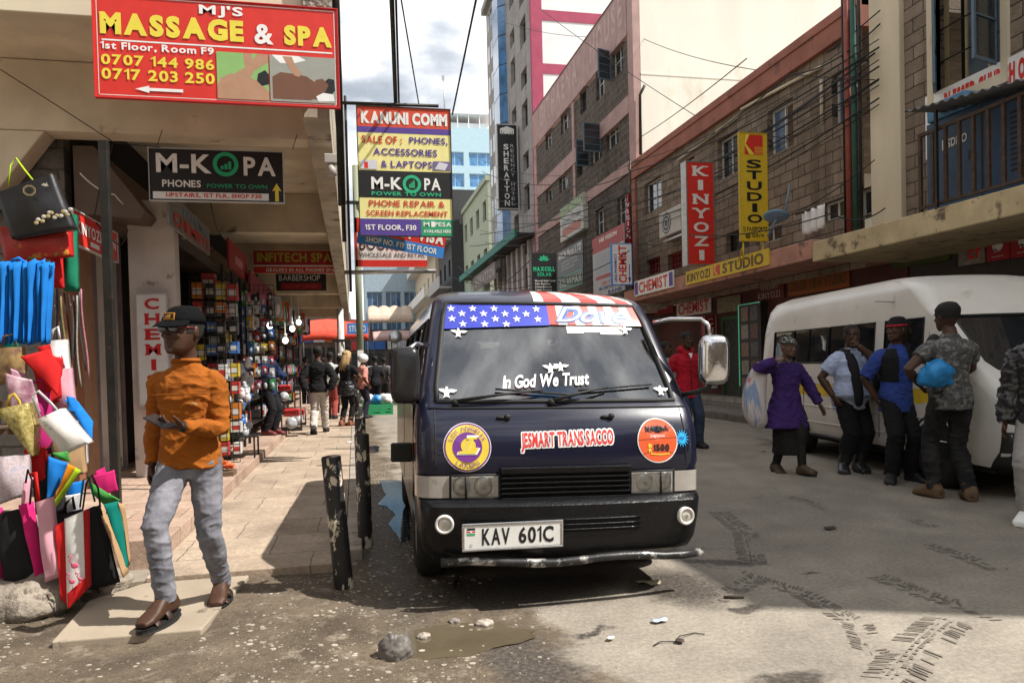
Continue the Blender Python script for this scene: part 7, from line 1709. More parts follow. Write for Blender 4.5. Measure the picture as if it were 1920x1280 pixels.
q = MB(); p = g2(1375, 1122); q.tube([(-.05, .02, .008), (.0, .0, .012), (.06, -.012, .008)], [.008, .009, .006], 6); o = q.build('stick', LEAFM); tag(o, 'short dark stick lying on the shaded road', 'stick'); o.location = p
q = MB(); q.tube([(0, 0, .006), (.05, .03, .01), (.12, .02, .006), (.16, .06, .014), (.26, .10, .006), (.30, .07, .006)], .003, 5); o = q.build('wire', MET); tag(o, 'bent thin wire lying on the sunny ground', 'wire'); o.location = g2(1225, 1212)
# ---- bag stall
def px3(px, py, Y): return at(px, py, Y=Y)
def bagsheet(mb, q4, Y, dy=(0, 0, 0, 0), bulge=.03, nz=.012, mi=0, seed=0, nu=14, nv=14):
    """q4: tl, tr, br, bl in the picture, put at depth Y (+dy)"""
    tl, tr, br, bl = [px3(x, y, Y+d) for (x, y), d in zip(q4, dy)]
    def f(a, b):
        p = (bl*(1-a)+br*a)*(1-b)+(tl*(1-a)+tr*a)*b; k = math.sin(math.pi*a)*math.sin(math.pi*min(1, b*.9+.02))
        p = p+Vector((0, -bulge*k, 0)); n = noise.noise(Vector((p.x*7+seed, p.z*6, seed))); n2 = noise.noise(Vector((p.x*22+seed, p.z*9, seed)))
        return tuple(p+Vector((0, nz*(n+.45*n2), nz*.3*n)))
    mb.grid(f, nu, nv, mi); return tl, tr, br, bl
def handle(name, pts, m, parent, w=.009): q = MB(); q.tube(pts, w, 6, sx=.35); return q.build(name, m, parent)
NW = lambda n, c: mat('nonwoven_'+n, c, .85, .12, 8, bump=.35, bs=260, bd=.002, spec=.2)
def bag(name, label, q4, Y, m, dy=(0, 0, 0, 0), bulge=.035, handles=None, hm=None, depth=.05, nz=.012, seed=0, group=None, cat='bag', sidem=None):
    t = thing(name, label, cat, px3(*q4[3], Y), 0, group); o = Vector(t.location)
    mb = MB(); tl, tr, br, bl = bagsheet(mb, q4, Y, dy, bulge, nz, 0, seed)
    n = 15; W = 15
    back = [tuple(Vector(v)+Vector((.004, depth, 0))) for v in mb.v]; k = len(mb.v)
    mb.add(back, [tuple(reversed(f)) for f in mb.f], 0, True)
    ed = [i for i in range(W)]+[W*(j+1)-1 for j in range(1, W)]+[W*W-1-i for i in range(1, W)]+[W*(W-1-j) for j in range(1, W-1)]
    for a, b in zip(ed, ed[1:]+ed[:1]):
        if a >= W*(W-1) and b >= W*(W-1): continue      # open mouth
        mb.f.append([a, k+a, k+b, b]); mb.mi.append(1 if sidem else 0); mb.sm.append(True)
    mb.v = [tuple(Vector(v)-o) for v in mb.v]; mb.build('bag_body', [m, sidem] if sidem else m, t)
    if handles:
        for pts in handles: handle('handle', [px3(x, y, Y+(d if d else 0))-o for x, y, d in pts], hm or m, t)
    return t
def leaves(name, label, sheets, Y, group=None, cat='bags', ties=None):
    """a bunch of flat folded bags: sheets (q4, material, dy)"""
    t = thing(name, label, cat, px3(*sheets[0][0][3], Y), 0, group); o = Vector(t.location)
    for i, (q4, m, d) in enumerate(sheets):
        mb = MB(); bagsheet(mb, q4, Y+d, (0, .02, .05, 0), .015, .014, 0, i*1.7, 10, 12); mb.v = [tuple(Vector(v)-o) for v in mb.v]; mb.build('folded_bag', m, t, solid=.006)
    if ties:
        for pts, m in ties: handle('handle', [px3(x, y, Y-.02)-o for x, y in pts], m, t, .012)
    return t
BK = NW('black', (.014, .014, .015)); PKH = NW('hot_pink', (.60, .02, .16)); PKL = NW('light_pink', (.62, .32, .38)); BLB = NW('blue', (.01, .17, .55)); RDB = NW('red', (.50, .015, .015)); GRB = NW('green', (.01, .17, .09)); TAN = NW('tan', (.36, .23, .12)); LIM = NW('lime', (.35, .52, .02)); ORB = NW('orange', (.62, .22, .01)); TEAL = NW('teal', (.0, .14, .11)); GRN2 = NW('mid_green', (.06, .30, .06))
PRT = mat('black_print', (.014, .014, .016), .35, .2, 6, spec=.5)
t = bag('carrier_bag', 'black glossy bag with gold and cream print hanging at the top of the stall', [(-8, 362), (97, 326), (138, 428), (22, 448)], 5.1, PRT, handles=[[(16, 350, 0), (20, 310, .02), (30, 296, .03), (46, 318, .02), (62, 338, 0)]], hm=LIM, nz=.006, depth=.07)
o = Vector(t.location); q = MB()
for k in range(14):
    x = 68+5*k+rnd.uniform(-2, 2); y = 419-1.3*k-rnd.uniform(0, 14) ; c = px3(x, y, 5.045)-o
    q.ell(c, (.014, .003, .012), mi=k % 2, nu=10, nv=6)
q.build('printed_coins', [flat('gold_print', (.38, .30, .14)), flat('cream_print', (.5, .47, .4))], t)
q = MB(); c = px3(55, 357, 5.04)-o
for r0, r1 in ((.030, .034), (.024, .026)):
    for k in range(8):
        a, b = R(22.5+45*k), R(67.5+45*k); q.add([tuple(c+Vector((r*1.1*math.cos(x), 0, r*math.sin(x)))) for r, x in ((r0, a), (r1, a), (r1, b), (r0, b))], [(0, 1, 2, 3)])
q.build('printed_emblem', flat('gold_print', (.38, .30, .14)), t)
q = MB(); c = px3(84, 347, 5.04)-o; q.add([tuple(c+Vector((x, 0, z))) for x, z in ((-.02, 0), (-.005, .012), (.004, .006), (.012, .018), (.014, .002), (.022, -.004), (.004, -.008))], [tuple(range(7))]); q.build('printed_bird', flat('cream_print', (.5, .47, .4)), t)
bag('carrier_bag', 'red bag printed with fruit under the black glossy bag', [(-8, 425), (128, 428), (130, 478), (10, 492)], 5.2, mat('fruit_print', (.42, .03, .02), .4, .3, 8, spots=((.55, .22, .03), .58, 9, .03), spots2=((.20, .25, .04), .63, 11, .02)), sidem=RDB, depth=.08)
bag('carrier_bag', 'plain green bag hanging behind the red fruit bag', [(117, 400), (141, 402), (143, 545), (119, 545)], 5.35, GRB); bag('carrier_bag', 'plain red bag hanging left of the plain green bag', [(94, 478), (118, 480), (118, 541), (96, 538)], 5.32, RDB)
sh = []
for k in range(13):
    x = -18+8.6*k; sh.append(([(x, 492+rnd.uniform(-6, 4)), (x+17, 488+rnd.uniform(-4, 4)), (x+12+rnd.uniform(-3, 3), 646-rnd.uniform(0, 10)), (x+2, 648-rnd.uniform(0, 6))], BLB, -.02-.012*(k % 3)))
leaves('bag_bundle', 'thick pleated bunch of bright blue bags tied together', sh, 5.05, ties=[([(20, 490), (35, 484), (52, 496), (60, 515)], BLB), ([(60, 500), (80, 492), (100, 500), (92, 520)], BLB)])
for k in range(11):
    x = 92+6.2*k; c = [(.02, .02, .025), (.25, .23, .2), (.03, .03, .03), (.30, .12, .15), (.16, .14, .05), (.02, .02, .02), (.35, .32, .30)][k % 7]
    q = MB(); y0 = 540+rnd.uniform(0, 16); y1 = 690+rnd.uniform(-25, 50); Yk = 5.35+.03*(k % 4)
    P = [px3(x+6*math.sin(j*.6+k)*.5+j*1.3, y0+(y1-y0)*j/8, Yk) for j in range(9)]; q.tube(P, .013, 6, sx=.3); o = q.build('hanging_belt', mat('belt_%d' % (k % 7), c, .5, .3, 40)); tag(o, ['black', 'grey', 'dark', 'pink', 'olive', 'black', 'silver'][k % 7]+' strap hanging among the belts right of the blue bags', 'belt', 'belts hanging beside the blue bags')
leaves('bag_bundle', 'folded bunch of red bags on the stall in half shade', [([(38, 668), (92, 655), (116, 690), (108, 742)], RDB, .0), ([(60, 690), (112, 668), (116, 745), (80, 762)], RDB, .05), ([(88, 665), (118, 672), (112, 752), (98, 758)], RDB, .09), ([(70, 650), (95, 645), (100, 670), (78, 675)], RDB, .06)], 4.95)
leaves('cellophane_bag', 'crumpled magenta cellophane bag with ribbon at the stall', [([(8, 700), (60, 712), (78, 775), (20, 765)], mat('magenta_film', (.45, .10, .22), .3, .5, 14, c2=(.6, .45, .48)), 0), ([(20, 690), (48, 700), (70, 745), (30, 740)], mat('magenta_film', (.45, .10, .22)), .06)], 4.9)
GOLD = mat('gold_glitter', (.42, .32, .06), .25, .35, 45, c2=(.7, .6, .25), metal=.4, spots=((.18, .2, .06), .62, 26), bump=.9, bs=90)
bag('gift_bag', 'gold glitter gift bag with yellow ribbon in the sun', [(-10, 768), (52, 755), (62, 800), (60, 856)], 4.8, GOLD, handles=[[(12, 768, 0), (18, 742, -.01), (26, 738, 0), (36, 752, 0), (44, 790, -.02)]], hm=flat('gold_ribbon', (.5, .33, .03)), depth=.10)
SILV = mat('silver_print', (.70, .68, .64), .4, .1, 8, spots=((.35, .34, .31), .6, 18, .04), bump=.3)
bag('gift_bag', 'white and silver patterned gift bag leaning in the sun', [(68, 787), (113, 766), (166, 830), (118, 852)], 4.8, SILV, handles=[[(75, 782, 0), (60, 742, .02), (72, 733, .02), (95, 755, .02), (108, 770, 0)]], hm=flat('silver_ribbon', (.5, .5, .5)), depth=.08, nz=.006)
leaves('carrier_bag', 'bright blue folded bag hanging right of the silver gift bag', [([(120, 748), (146, 752), (175, 790), (172, 828)], BLB, 0), ([(124, 742), (140, 745), (150, 775), (128, 770)], BLB, -.03)], 5.0)
bag('carrier_bag', 'pale checked bag in red and blue at the left edge', [(-12, 858), (48, 853), (52, 925), (-8, 948)], 4.75, mat('checked', (.5, .42, .44), .7, .25, 90, spots=((.25, .34, .5), .55, 3)), depth=.06)
leaves('bag_bundle', 'blue, orange and lime folded bags fanned out in the sun', [([(90, 856), (128, 868), (104, 930), (88, 938)], BLB, 0), ([(128, 868), (142, 876), (100, 945), (104, 930)], ORB, -.012), ([(142, 876), (152, 882), (98, 962), (99, 945)], LIM, -.024), ([(98, 848), (128, 846), (132, 866), (110, 860)], GRN2, .04)], 4.7)
leaves('bag_bundle', 'pink and green folded bags fanned out on the right of the stall', [([(172, 893), (215, 880), (222, 920), (180, 930)], PKH, .03), ([(178, 884), (196, 876), (200, 895), (180, 900)], PKH, .06), ([(170, 905), (225, 938), (195, 945), (172, 925)], GRN2, 0)], 4.85)
bag('carrier_bag', 'large plain black bag low at the left edge of the stall', [(-14, 966), (50, 952), (82, 1096), (10, 1106)], 4.62, BK, depth=.08, bulge=.02)
leaves('bag_bundle', 'hot pink bags hanging beside the large black bag', [([(34, 948), (62, 940), (86, 1092), (70, 1098)], PKH, 0), ([(-12, 950), (6, 950), (8, 1100), (-12, 1104)], PKH, .04), ([(44, 900), (62, 895), (60, 950), (40, 955)], PKL, .02)], 4.58, ties=[([(48, 905), (52, 880), (60, 900), (56, 945)], BK), ([(56, 890), (66, 885), (72, 940)], RDB)])
bag('carrier_bag', 'pale pink bag hanging in front of the hot pink bags', [(66, 942), (94, 932), (112, 1082), (84, 1092)], 4.52, PKL, depth=.05, bulge=.02)
t = bag('carrier_bag', 'white flamingo bag with red side at the bottom of the stall', [(121, 972), (156, 958), (160, 1105), (126, 1140)], 4.5, mat('white_print_bag', (.70, .69, .66), .5, .06, 10, spots=((.30, .38, .16), .70, 12, .03)), sidem=RDB, depth=.09, bulge=.015, nz=.006)
o = Vector(t.location)
for cx, cy, s_ in ((140, 1060, 1.), (135, 1090, .8), (150, 1085, .6)):
    q = MB(); c = px3(cx, cy, 4.46)-o; q.ell(c, (.020*s_, .004, .016*s_)); q.tube([c+Vector((-.012*s_, -.003, .008)), c+Vector((-.024*s_, -.003, .03*s_)), c+Vector((-.008*s_, -.003, .05*s_)), c+Vector((-.022*s_, -.003, .062*s_)), c+Vector((-.030*s_, -.003, .05*s_))], .0035, 5); q.tube([c+Vector((.004, -.003, -.01)), c+Vector((.002, -.003, -.05*s_))], .0015, 4); q.build('printed_flamingo', flat('flamingo_pink', (.55, .10, .18)), t)
q = MB(); bagsheet(q, [(103, 985), (122, 975), (128, 1140), (112, 1120)], 4.51, bulge=.0); q.v = [tuple(Vector(v)-o) for v in q.v]; q.build('red_gusset', RDB, t, solid=.004)
q = MB(); bagsheet(q, [(126, 1112), (160, 1082), (160, 1108), (127, 1142)], 4.478, bulge=.004, nz=.004); q.v = [tuple(Vector(v)-o) for v in q.v]; q.build('red_base', RDB, t, solid=.004)
leaves('bag_bundle', 'bunch of black bags with tan and green ones on the right of the stall', [([(152, 958), (178, 948), (212, 1096), (160, 1106)], BK, -.03), ([(160, 955), (188, 945), (226, 1090), (196, 1100)], BK, .02), ([(182, 950), (192, 945), (242, 1072), (232, 1082)], TAN, .04), ([(194, 945), (222, 940), (244, 1055), (238, 1070)], TEAL, .08), ([(222, 940), (234, 945), (246, 1050), (244, 1058)], TAN, .11), ([(156, 965), (172, 960), (186, 1104), (164, 1104)], BK, .05)], 4.66, ties=[([(155, 955), (162, 905), (172, 890), (184, 915), (188, 950)], BK), ([(150, 950), (156, 900), (166, 893), (178, 940)], TEAL)])
leaves('bag_bundle', 'clear and black bags hanging in the middle of the stall', [([(100, 955), (126, 945), (122, 985), (104, 990)], BK, .03), ([(126, 905), (160, 900), (150, 960), (124, 965)], BLB, .06), ([(120, 930), (150, 925), (148, 960), (125, 962)], flat('white_film', (.6, .6, .6)), .03)], 4.7)
MAG = NW('magenta', (.40, .02, .14)); PLM = mat('plum_print', (.16, .03, .07), .5, .5, 16, c2=(.42, .30, .10))
for lab, q4, Y, m in (('plum and gold printed bag under the blue bundle', [(-8, 652), (40, 650), (44, 715), (-6, 722)], 5.02, PLM), ('grey patterned bag behind the red bundle', [(84, 640), (122, 636), (128, 700), (92, 708)], 5.12, SILV), ('dark magenta bag behind the gold gift bag', [(40, 742), (92, 735), (96, 850), (52, 858)], 5.0, MAG), ('brown paper bag behind the silver gift bag', [(96, 828), (152, 818), (158, 888), (100, 896)], 4.98, TAN), ('black bag behind the blue and lime fan', [(60, 868), (110, 862), (116, 960), (66, 965)], 4.95, BK), ('red bag peeping out beside the checked bag', [(44, 842), (80, 838), (86, 900), (50, 905)], 4.92, RDB), ('white film bag hanging by the small blue bag', [(128, 820), (158, 812), (160, 870), (132, 878)], 5.06, flat('white_film', (.6, .6, .6))), ('magenta bag at the left edge above the boulder', [(-14, 1000), (14, 996), (16, 1110), (-12, 1112)], 4.7, MAG), ('pink patterned bag below the red bundle', [(84, 700), (130, 690), (138, 760), (92, 770)], 5.1, PKL), ('dark printed bag between the black bag and the flamingo bag', [(108, 965), (150, 955), (150, 1090), (116, 1098)], 4.72, BK), ('dark green bag at the back of the stall', [(-10, 560), (30, 555), (30, 660), (-8, 664)], 5.3, TEAL)):
    bag('carrier_bag', lab, q4, Y, m, handles=[[(q4[0][0]+10, q4[0][1], 0), (q4[0][0]+16, q4[0][1]-22, 0), (q4[1][0]-14, q4[1][1]-24, 0), (q4[1][0]-10, q4[1][1], 0)]])
t = thing('market_stall', 'dark wooden rack half hidden behind the hanging bags', 'stall', (-2.6, 5.15, 0)); WOODM = mat('old_wood', (.12, .075, .045), .85, .3, 6, stretch=(1, 1, .2))
for x, y in ((-1.0, .55), (.1, .55), (.55, .3)): MB().box(x, y, 0, x+.06, y+.06, 2.6 if x < .5 else 1.2).build('post', WOODM, t)
for z in (.75, 1.15, 1.75): MB().box(-1.2, .5, z, .45 if z < 1.5 else .2, .545, z+.05).build('rail', WOODM, t)
q = MB(); q.box(-1.2, .62, .1, .12, .66, 2.5); q.build('back_cloth', mat('dark_back', (.03, .02, .025), .9, .5, 4, c2=(.10, .03, .04)), t)
MB().box(-.2, .02, 1.0, .5, .45, 1.04).build('shelf', WOODM, t)
# ---- goods along the arcade
def grid_panel(name, label, x0, x1, y, z0, z1, step=.075):
    t = thing(name, label, 'rack', (x0, y, z0)); q = MB(); w, h = x1-x0, z1-z0
    n = int(w/step); m_ = int(h/step)
    for i in range(n+1): q.box(w*i/n-.004, -.004, 0, w*i/n+.004, .004, h)
    for j in range(m_+1): q.box(0, -.0035, h*j/m_-.004, w, .0035, h*j/m_+.004)
    q.build('wire_grid', MET, t); return t
COLS = {'red': (.42, .03, .03), 'orange': (.5, .16, .02), 'yellow': (.5, .38, .04), 'blue': (.04, .13, .4), 'white': (.55, .55, .53), 'black': (.02, .02, .022), 'green': (.05, .26, .08), 'silver': (.35, .36, .38), 'pink': (.5, .15, .25)}
gm = {k: mat('goods_'+k, c, .35, .35, 25, spots=((.5, .48, .44), .63, 30)) for k, c in COLS.items()}
PROT = {}
def goods(c, x, y, z, w, h, d, kind_, where, group):
    key = (c, kind_)
    if key not in PROT:
        t = thing(kind_, '', 'goods', (0, 0, 0)); q = MB()
        if kind_ == 'blister_pack':
            q.box(-.5, -.04, -1, .5, .04, 0, 0); q.build('card', gm[c], t); q = MB(); q.ell((0, -.2, -.62), (.34, .5, .28)); q.build('blister', gm['silver' if c != 'silver' else 'white'], t)
        elif kind_ == 'goods_box':
            q.box(-.5, -.5, -1, .5, .5, 0, 0); q.build('carton', gm[c], t); q = MB(); q.box(-.4, -.515, -.75, .4, -.5, -.35, 0); q.build('label_panel', gm['white' if c != 'white' else 'red'], t)
        elif kind_ == 'toy':
            q.ell((0, 0, -.6), (.42, .4, .4)); q.ell((0, -.05, -.2), (.28, .27, .25)); q.build('toy_body', gm[c], t); q = MB()
            for sx in (-1, 1): q.ell((sx*.38, 0, -.5), (.12, .12, .28)); q.ell((sx*.2, -.1, -.92), (.14, .2, .1))
            q.build('toy_limbs', gm['white' if c != 'white' else 'blue'], t)
        PROT[key] = t; o = t
    else: o = copy_tree(PROT[key])
    o.location = (x, y, z); o.scale = (w, d, h); o['label'] = '%s %s %s' % (c, kind_.replace('_', ' '), where); o['group'] = group
    return o
gr2 = random.Random(5); CL = list(COLS)
a = at(366, 860, Y=10.0); b = at(440, 545, Y=10.0)
grid_panel('wire_rack', 'tall black wire grid stacked with goods behind the man in orange', a.x, b.x, 10.0, SW+.12, 2.55)
for r_ in range(9):
    for c_ in range(4):
        w = (b.x-a.x)/4; z = SW+.35+r_*.26
        goods(gr2.choice(['red', 'red', 'orange', 'white', 'blue', 'black', 'silver', 'yellow', 'black']), a.x+w*(c_+.5), 10.18+.1*(c_ % 2), z+gr2.uniform(-.02, .02), w*gr2.uniform(.7, .95), gr2.uniform(.12, .22), .14, 'goods_box', 'stacked behind the tall wire grid', 'cartons behind the wire grid')
a = at(452, 700, Y=12.2); b = at(514, 560, Y=12.2)
grid_panel('wire_rack', 'wire grid hung with blister packs in front of the man in dark blue', a.x, b.x, 12.2, 1.0, 2.7)
for r_ in range(8):
    for c_ in range(5):
        w = (b.x-a.x)/5; goods(gr2.choice(CL+['red', 'silver', 'black', 'black', 'blue']), a.x+w*(c_+.5), 12.13-.05*gr2.random(), 2.55-r_*.19+gr2.uniform(-.03, .03), w*gr2.uniform(.6, .9), gr2.uniform(.11, .17), .05, 'blister_pack', 'hanging on the wire grid by the arcade', 'packs on the wire grid')
# shelves further in, seen along the shop line
for s_, (y0, y1) in enumerate(((10.4, 12.0), (12.5, 15.8), (15.9, 19.5), (19.6, 24))):
    n = int((y1-y0)/.22)
    for i in range(n):
        for z in (.55, .95, 1.35, 1.75, 2.15, 2.5):
            if gr2.random() < .25: continue
            y = y0+.22*i; hh_ = gr2.uniform(.14, .3)
            goods(gr2.choice(CL+['red', 'black', 'silver', 'white']), -1.78+gr2.uniform(-.15, .12)-.1*(z < 1), y, z+hh_*.6, .16, hh_, .18, 'goods_box' if gr2.random() < .6 else 'blister_pack', 'on the shelves along the arcade shop line', 'goods on the arcade shelves')
    t = thing('shelf_rack', ['dark shelf rack nearest along the arcade shop line', 'dark shelf rack behind the man in dark blue jacket', 'third dark shelf rack along the arcade shop line', 'farthest dark shelf rack along the arcade'][s_], 'rack', (-1.8, y0, SW+.11))
    for z in (.28, .68, 1.08, 1.48, 1.88, 2.25): MB().box(-.3, 0, z, .14, y1-y0, z+.02).build('shelf', MET, t)
    for y in (0, (y1-y0)/2, y1-y0-.04): MB().box(.10, y, 0, .14, y+.04, 2.6).build('upright', MET, t)
ct = at(462, 790, Y=11.0)
for k in range(26):
    goods(gr2.choice(['red', 'silver', 'blue', 'white', 'silver', 'red', 'white']), -1.50+gr2.uniform(-.10, .10)-.0*k, 10.6+gr2.uniform(-.2, .25), SW+.45+.045*k*.9, .12, .15, .12, 'toy', 'piled on the toy tower beside the pavement', 'toys piled beside the pavement')
t = thing('wire_stand', 'low metal stand under the pile of toys', 'stand', (-1.50, 10.6, SW+.115)); q = MB()
for x in (-.16, .16):
    for y in (-.2, .2): q.tube([(x, y, 0), (x, y, .3)], .012, 6)
q.build('legs', MET, t); MB().box(-.2, -.25, .28, .2, .25, .30).build('tray', MET, t)
p = at(430, 890, Z=SW+.115); t = thing('plastic_tray', 'orange packets in a low tray on the step behind the man in orange', 'tray', (p.x-.1, p.y, SW+.115))
MB().box(-.22, -.12, 0, .16, .14, .05).build('tray', WOODM, t)
for k in range(14): q = MB(); q.ell((-.18+.3*gr2.random(), -.08+.18*gr2.random(), .08+.06*gr2.random()), (.06, .045, .02), Euler((gr2.random(), gr2.random(), gr2.random()*3)).to_matrix()); q.build('packet', mat('orange_packet', (.6, .12, .04), .35, .3, 20), t)
for k, (px, py, Y, s_) in enumerate(((548, 800, 14.9, .30), (535, 770, 14.4, .24), (560, 775, 16.2, .24))):
    p = at(px, py, Y=Y); t = thing('pump', ['red petrol pump standing on the arcade step', 'small red pump on the shelf behind', 'red pump farther along the arcade'][k], 'pump', (p.x, Y, SW+.115 if k != 1 else .75))
    q = MB(); q.box(-s_*.6, -s_*.5, 0, s_*.6, s_*.5, s_*.2); q.tube([(-s_*.6, -s_*.5, 0), (-s_*.6, -s_*.5, s_*1.5), (s_*.6, -s_*.5, s_*1.5), (s_*.6, -s_*.5, 0)], .015, 6); q.build('frame', gm['black'], t); q = MB(); q.box(-s_*.5, -s_*.4, s_*.9, s_*.5, s_*.4, s_*1.4); q.build('tank', gm['red'], t, bevel=.03)
    q = MB(); q.lathe([(0, -.02), (s_*.35, -.02), (s_*.38, .05), (s_*.2, .1), (0, .1)], 18, M=Matrix.Translation((0, -s_*.45, s_*.5)) @ Matrix.Rotation(R(90), 4, 'X')); q.build('engine', gm['silver'], t)
BULB = emit('lit_bulb', (1, .97, .9), 3)
for k, (px, py, Y) in enumerate(((506, 610, 13.2), (548, 616, 14.5), (560, 604, 15.5), (535, 638, 14.0))):
    p = at(px, py, Y=Y); t = thing('light_bulb', ['lit white bulb hanging left of the other lit bulbs', 'lit white bulb hanging in the middle of the arcade goods', 'lit white bulb hanging farthest right by the green bottle', 'lowest of the lit white bulbs in the arcade'][k], 'lamp', p)
    q = MB(); q.ell((0, 0, 0), (.05, .05, .06)); q.build('bulb', BULB, t); q = MB(); q.lathe([(.03, .05), (.03, .12), (.008, .13), (.008, .6)], 10); q.build('socket', gm['white'], t)
for k in range(12):
    p = at(520+5*k, 590, Y=14.5+.5*k); t = goods(['silver', 'orange', 'green', 'red', 'white', 'black'][k % 6], p.x, p.y, 2.75-.04*(k % 3), .16, .4, .1, 'blister_pack', 'hanging high from the arcade fascia', 'packs hanging from the fascia')
# floodlight under the beam end and loose cables
t = thing('floodlight', 'small grey lamp fixed under the right end of the first beam', 'lamp', at(620, 290, Y=8.05)); q = MB(); q.box(-.07, -.05, -.1, .07, .06, .0); q.build('housing', flat('grey_plastic', (.4, .37, .33)), t, bevel=.01); q = MB(); q.tube([(0, 0, -.1), (.01, -.03, -.22)], [.035, .05], 10); q.build('lamp_head', flat('grey_plastic', (.4, .37, .33)), t)
def cable(label, P, r=.012, sag=.0, group=None, m=RUB, n=14, name='cable'):
    P = [Vector(p) for p in P]; out = []
    for a, b in zip(P[:-1], P[1:]):
        for k in range(n): t_ = k/n; out.append(a.lerp(b, t_)+Vector((0, 0, -sag*4*t_*(1-t_))))
    out.append(P[-1]); q = MB(); q.tube(out, r, 5); o = q.build(name, m); tag(o, label, 'cable', group); return o
cable('thin white cable looping under the arcade ceiling beside the phone shop board', [at(150, 325, Y=7.9), at(215, 365, Y=8.3), at(262, 400, Y=9.0), at(320, 440, Y=10), at(390, 445, Y=11)], .007, .04, m=WHITE)
cable('black cable hanging down from the first beam left of the phone shop board', [at(212, 270, Y=8.1), at(190, 330, Y=8.0), at(175, 410, Y=7.9), at(225, 460, Y=8.1), at(240, 430, Y=8.2)], .006, .03)
cable('dark cable hung along the soffit to the phone shop board', [at(0, 130, Y=7.9), at(110, 200, Y=7.95), at(215, 268, Y=8.1), at(300, 276, Y=8.1)], .005)
cable('dark cable drooping between beam and fascia by the chemists board', [at(330, 300, Y=8.6), at(395, 380, Y=9.5), at(415, 440, Y=11), at(385, 470, Y=12)], .007, .1)
OC = 'overhead cables across the street'
for lab, P, r, sg in (
    ('thick twisted cable bundle running up from the tall banner', [at(742, 205, Y=10.2), at(731, -80, Y=7.0)], .028, .0), ('cable beside the thick bundle above the tall banner', [at(748, 200, Y=10.2), at(740, -80, Y=7.0)], .014, 0), ('cable leaning right above the tall banner', [at(786, 200, Y=12), at(742, -60, Y=8)], .010, 0), ('thick cable slanting from the sky to the right of the tall banner', [at(848, 215, Y=14), at(905, -60, Y=9)], .016, 0),
    ('upper cable from the hotel tower to the middle building', [at(900, 440, Y=40), at(1250, 340, Y=22), at(1600, 130, Y=11.5)], .018, .25), ('second cable crossing the pink building', [at(880, 462, Y=42), at(1190, 372, Y=24), at(1640, 100, Y=11.5)], .018, .3), ('cable crossing the pink building at window height', [at(870, 560, Y=40), at(1010, 470, Y=30), at(1185, 425, Y=22)], .018, .5), ('pale drooping cable across the pink building', [at(860, 500, Y=40), at(1030, 520, Y=30), at(1185, 435, Y=22)], .02, .8),
    ('low cable in front of the hotel podium', [at(850, 520, Y=36), at(1000, 515, Y=28), at(1180, 470, Y=21)], .014, .4), ('cable from the studio board to the right', [at(1290, 440, Y=16), at(1560, 400, Y=11), at(1660, 390, Y=10.5)], .012, .15), ('thin cable across the middle building wall', [at(1190, 455, Y=22), at(1400, 430, Y=15), at(1640, 300, Y=11.3)], .010, .2), ('high cable across the cream side wall', [at(1010, 15, Y=30), at(1300, 215, Y=20), at(1480, 260, Y=14)], .012, .1),
    ('cable over the cream side wall rising right', [at(1185, 305, Y=23), at(1400, 190, Y=17), at(1650, 20, Y=11.3)], .012, .15), ('cable drooping along the stone building parapet', [at(1200, 330, Y=22.5), at(1480, 140, Y=14), at(1650, 45, Y=11.4)], .014, .2), ('highest thin wire over the crimson striped wall', [at(940, 40, Y=40), at(1200, 70, Y=24), at(1640, 150, Y=11.4)], .010, .3), ('thin wire to the crimson striped wall', [at(950, 320, Y=45), at(1110, 300, Y=34), at(1400, 110, Y=14)], .012, .3)):
    cable(lab, P, r, sg, OC)
for k in range(9):
    a = rnd.uniform(0, 1); cable('thin wire strung over the street towards the hotel tower', [at(900+60*a, 300+22*k, Y=44), at(1050+40*a, 330+16*k, Y=30), at(1190, 300+16*k+40*a, Y=22), at(1648, 70+15*k+60*a, X=XF-.18)], .010+.006*(k % 2), .25+.4*a, 'thin wires towards the hotel tower')
# ---- right balcony and facade fittings
t = thing('air_conditioner', 'white air conditioner unit on the wall under the far window of the stone building', 'air conditioner', at(1236, 448, X=XF-.42), -R(90)); a = at(1236, 448, X=XF-.42); b = at(1277, 448, X=XF-.42); hgt = .72; wdt = .92; wdt = a.y-b.y
MB().box(0, 0, 0, wdt, .38, hgt).build('casing', flat('ac_white', (.5, .48, .44)), t, bevel=.02); q = MB(); disc(q, wdt*.36, hgt*.5, hgt*.42, -.006, 0, 26); disc(q, wdt*.36, hgt*.5, hgt*.36, -.010, 1, 26, 0, 360.01, hgt*.30); disc(q, wdt*.36, hgt*.5, hgt*.2, -.010, 1, 20, 0, 360.01, hgt*.14); q.build('fan_grille', [flat('fan_dark', (.08, .08, .08)), GREY], t); q = MB(); q.box(.05, .1, -.12, wdt-.05, .42, -.06); q.build('bracket', STEEL, t)
t = thing('laundry', 'white towels drying on a rail in front of the stone building', 'laundry', at(1504, 440, X=8.5), -R(90)); a = at(1504, 440, X=8.5); b = at(1552, 440, X=8.5); wdt = a.y-b.y; hgt = at(1504, 398, X=8.5).z-a.z
for k in range(3):
    q = MB(); q.grid(lambda u, v: (wdt*(k+u)/3, .05*math.sin(u*9+k)*(1-v*.6)-.02*k, hgt*v+.05*noise.noise(Vector((u*2, k, 0)))*(1-v)), 10, 6); q.build('towel', flat('towel_white', (.68, .66, .66), .9), t, solid=.01)
q = MB(); q.tube([(-.2, 0, hgt), (wdt+.4, 0, hgt)], .02, 6); q.build('rail', MET, t)
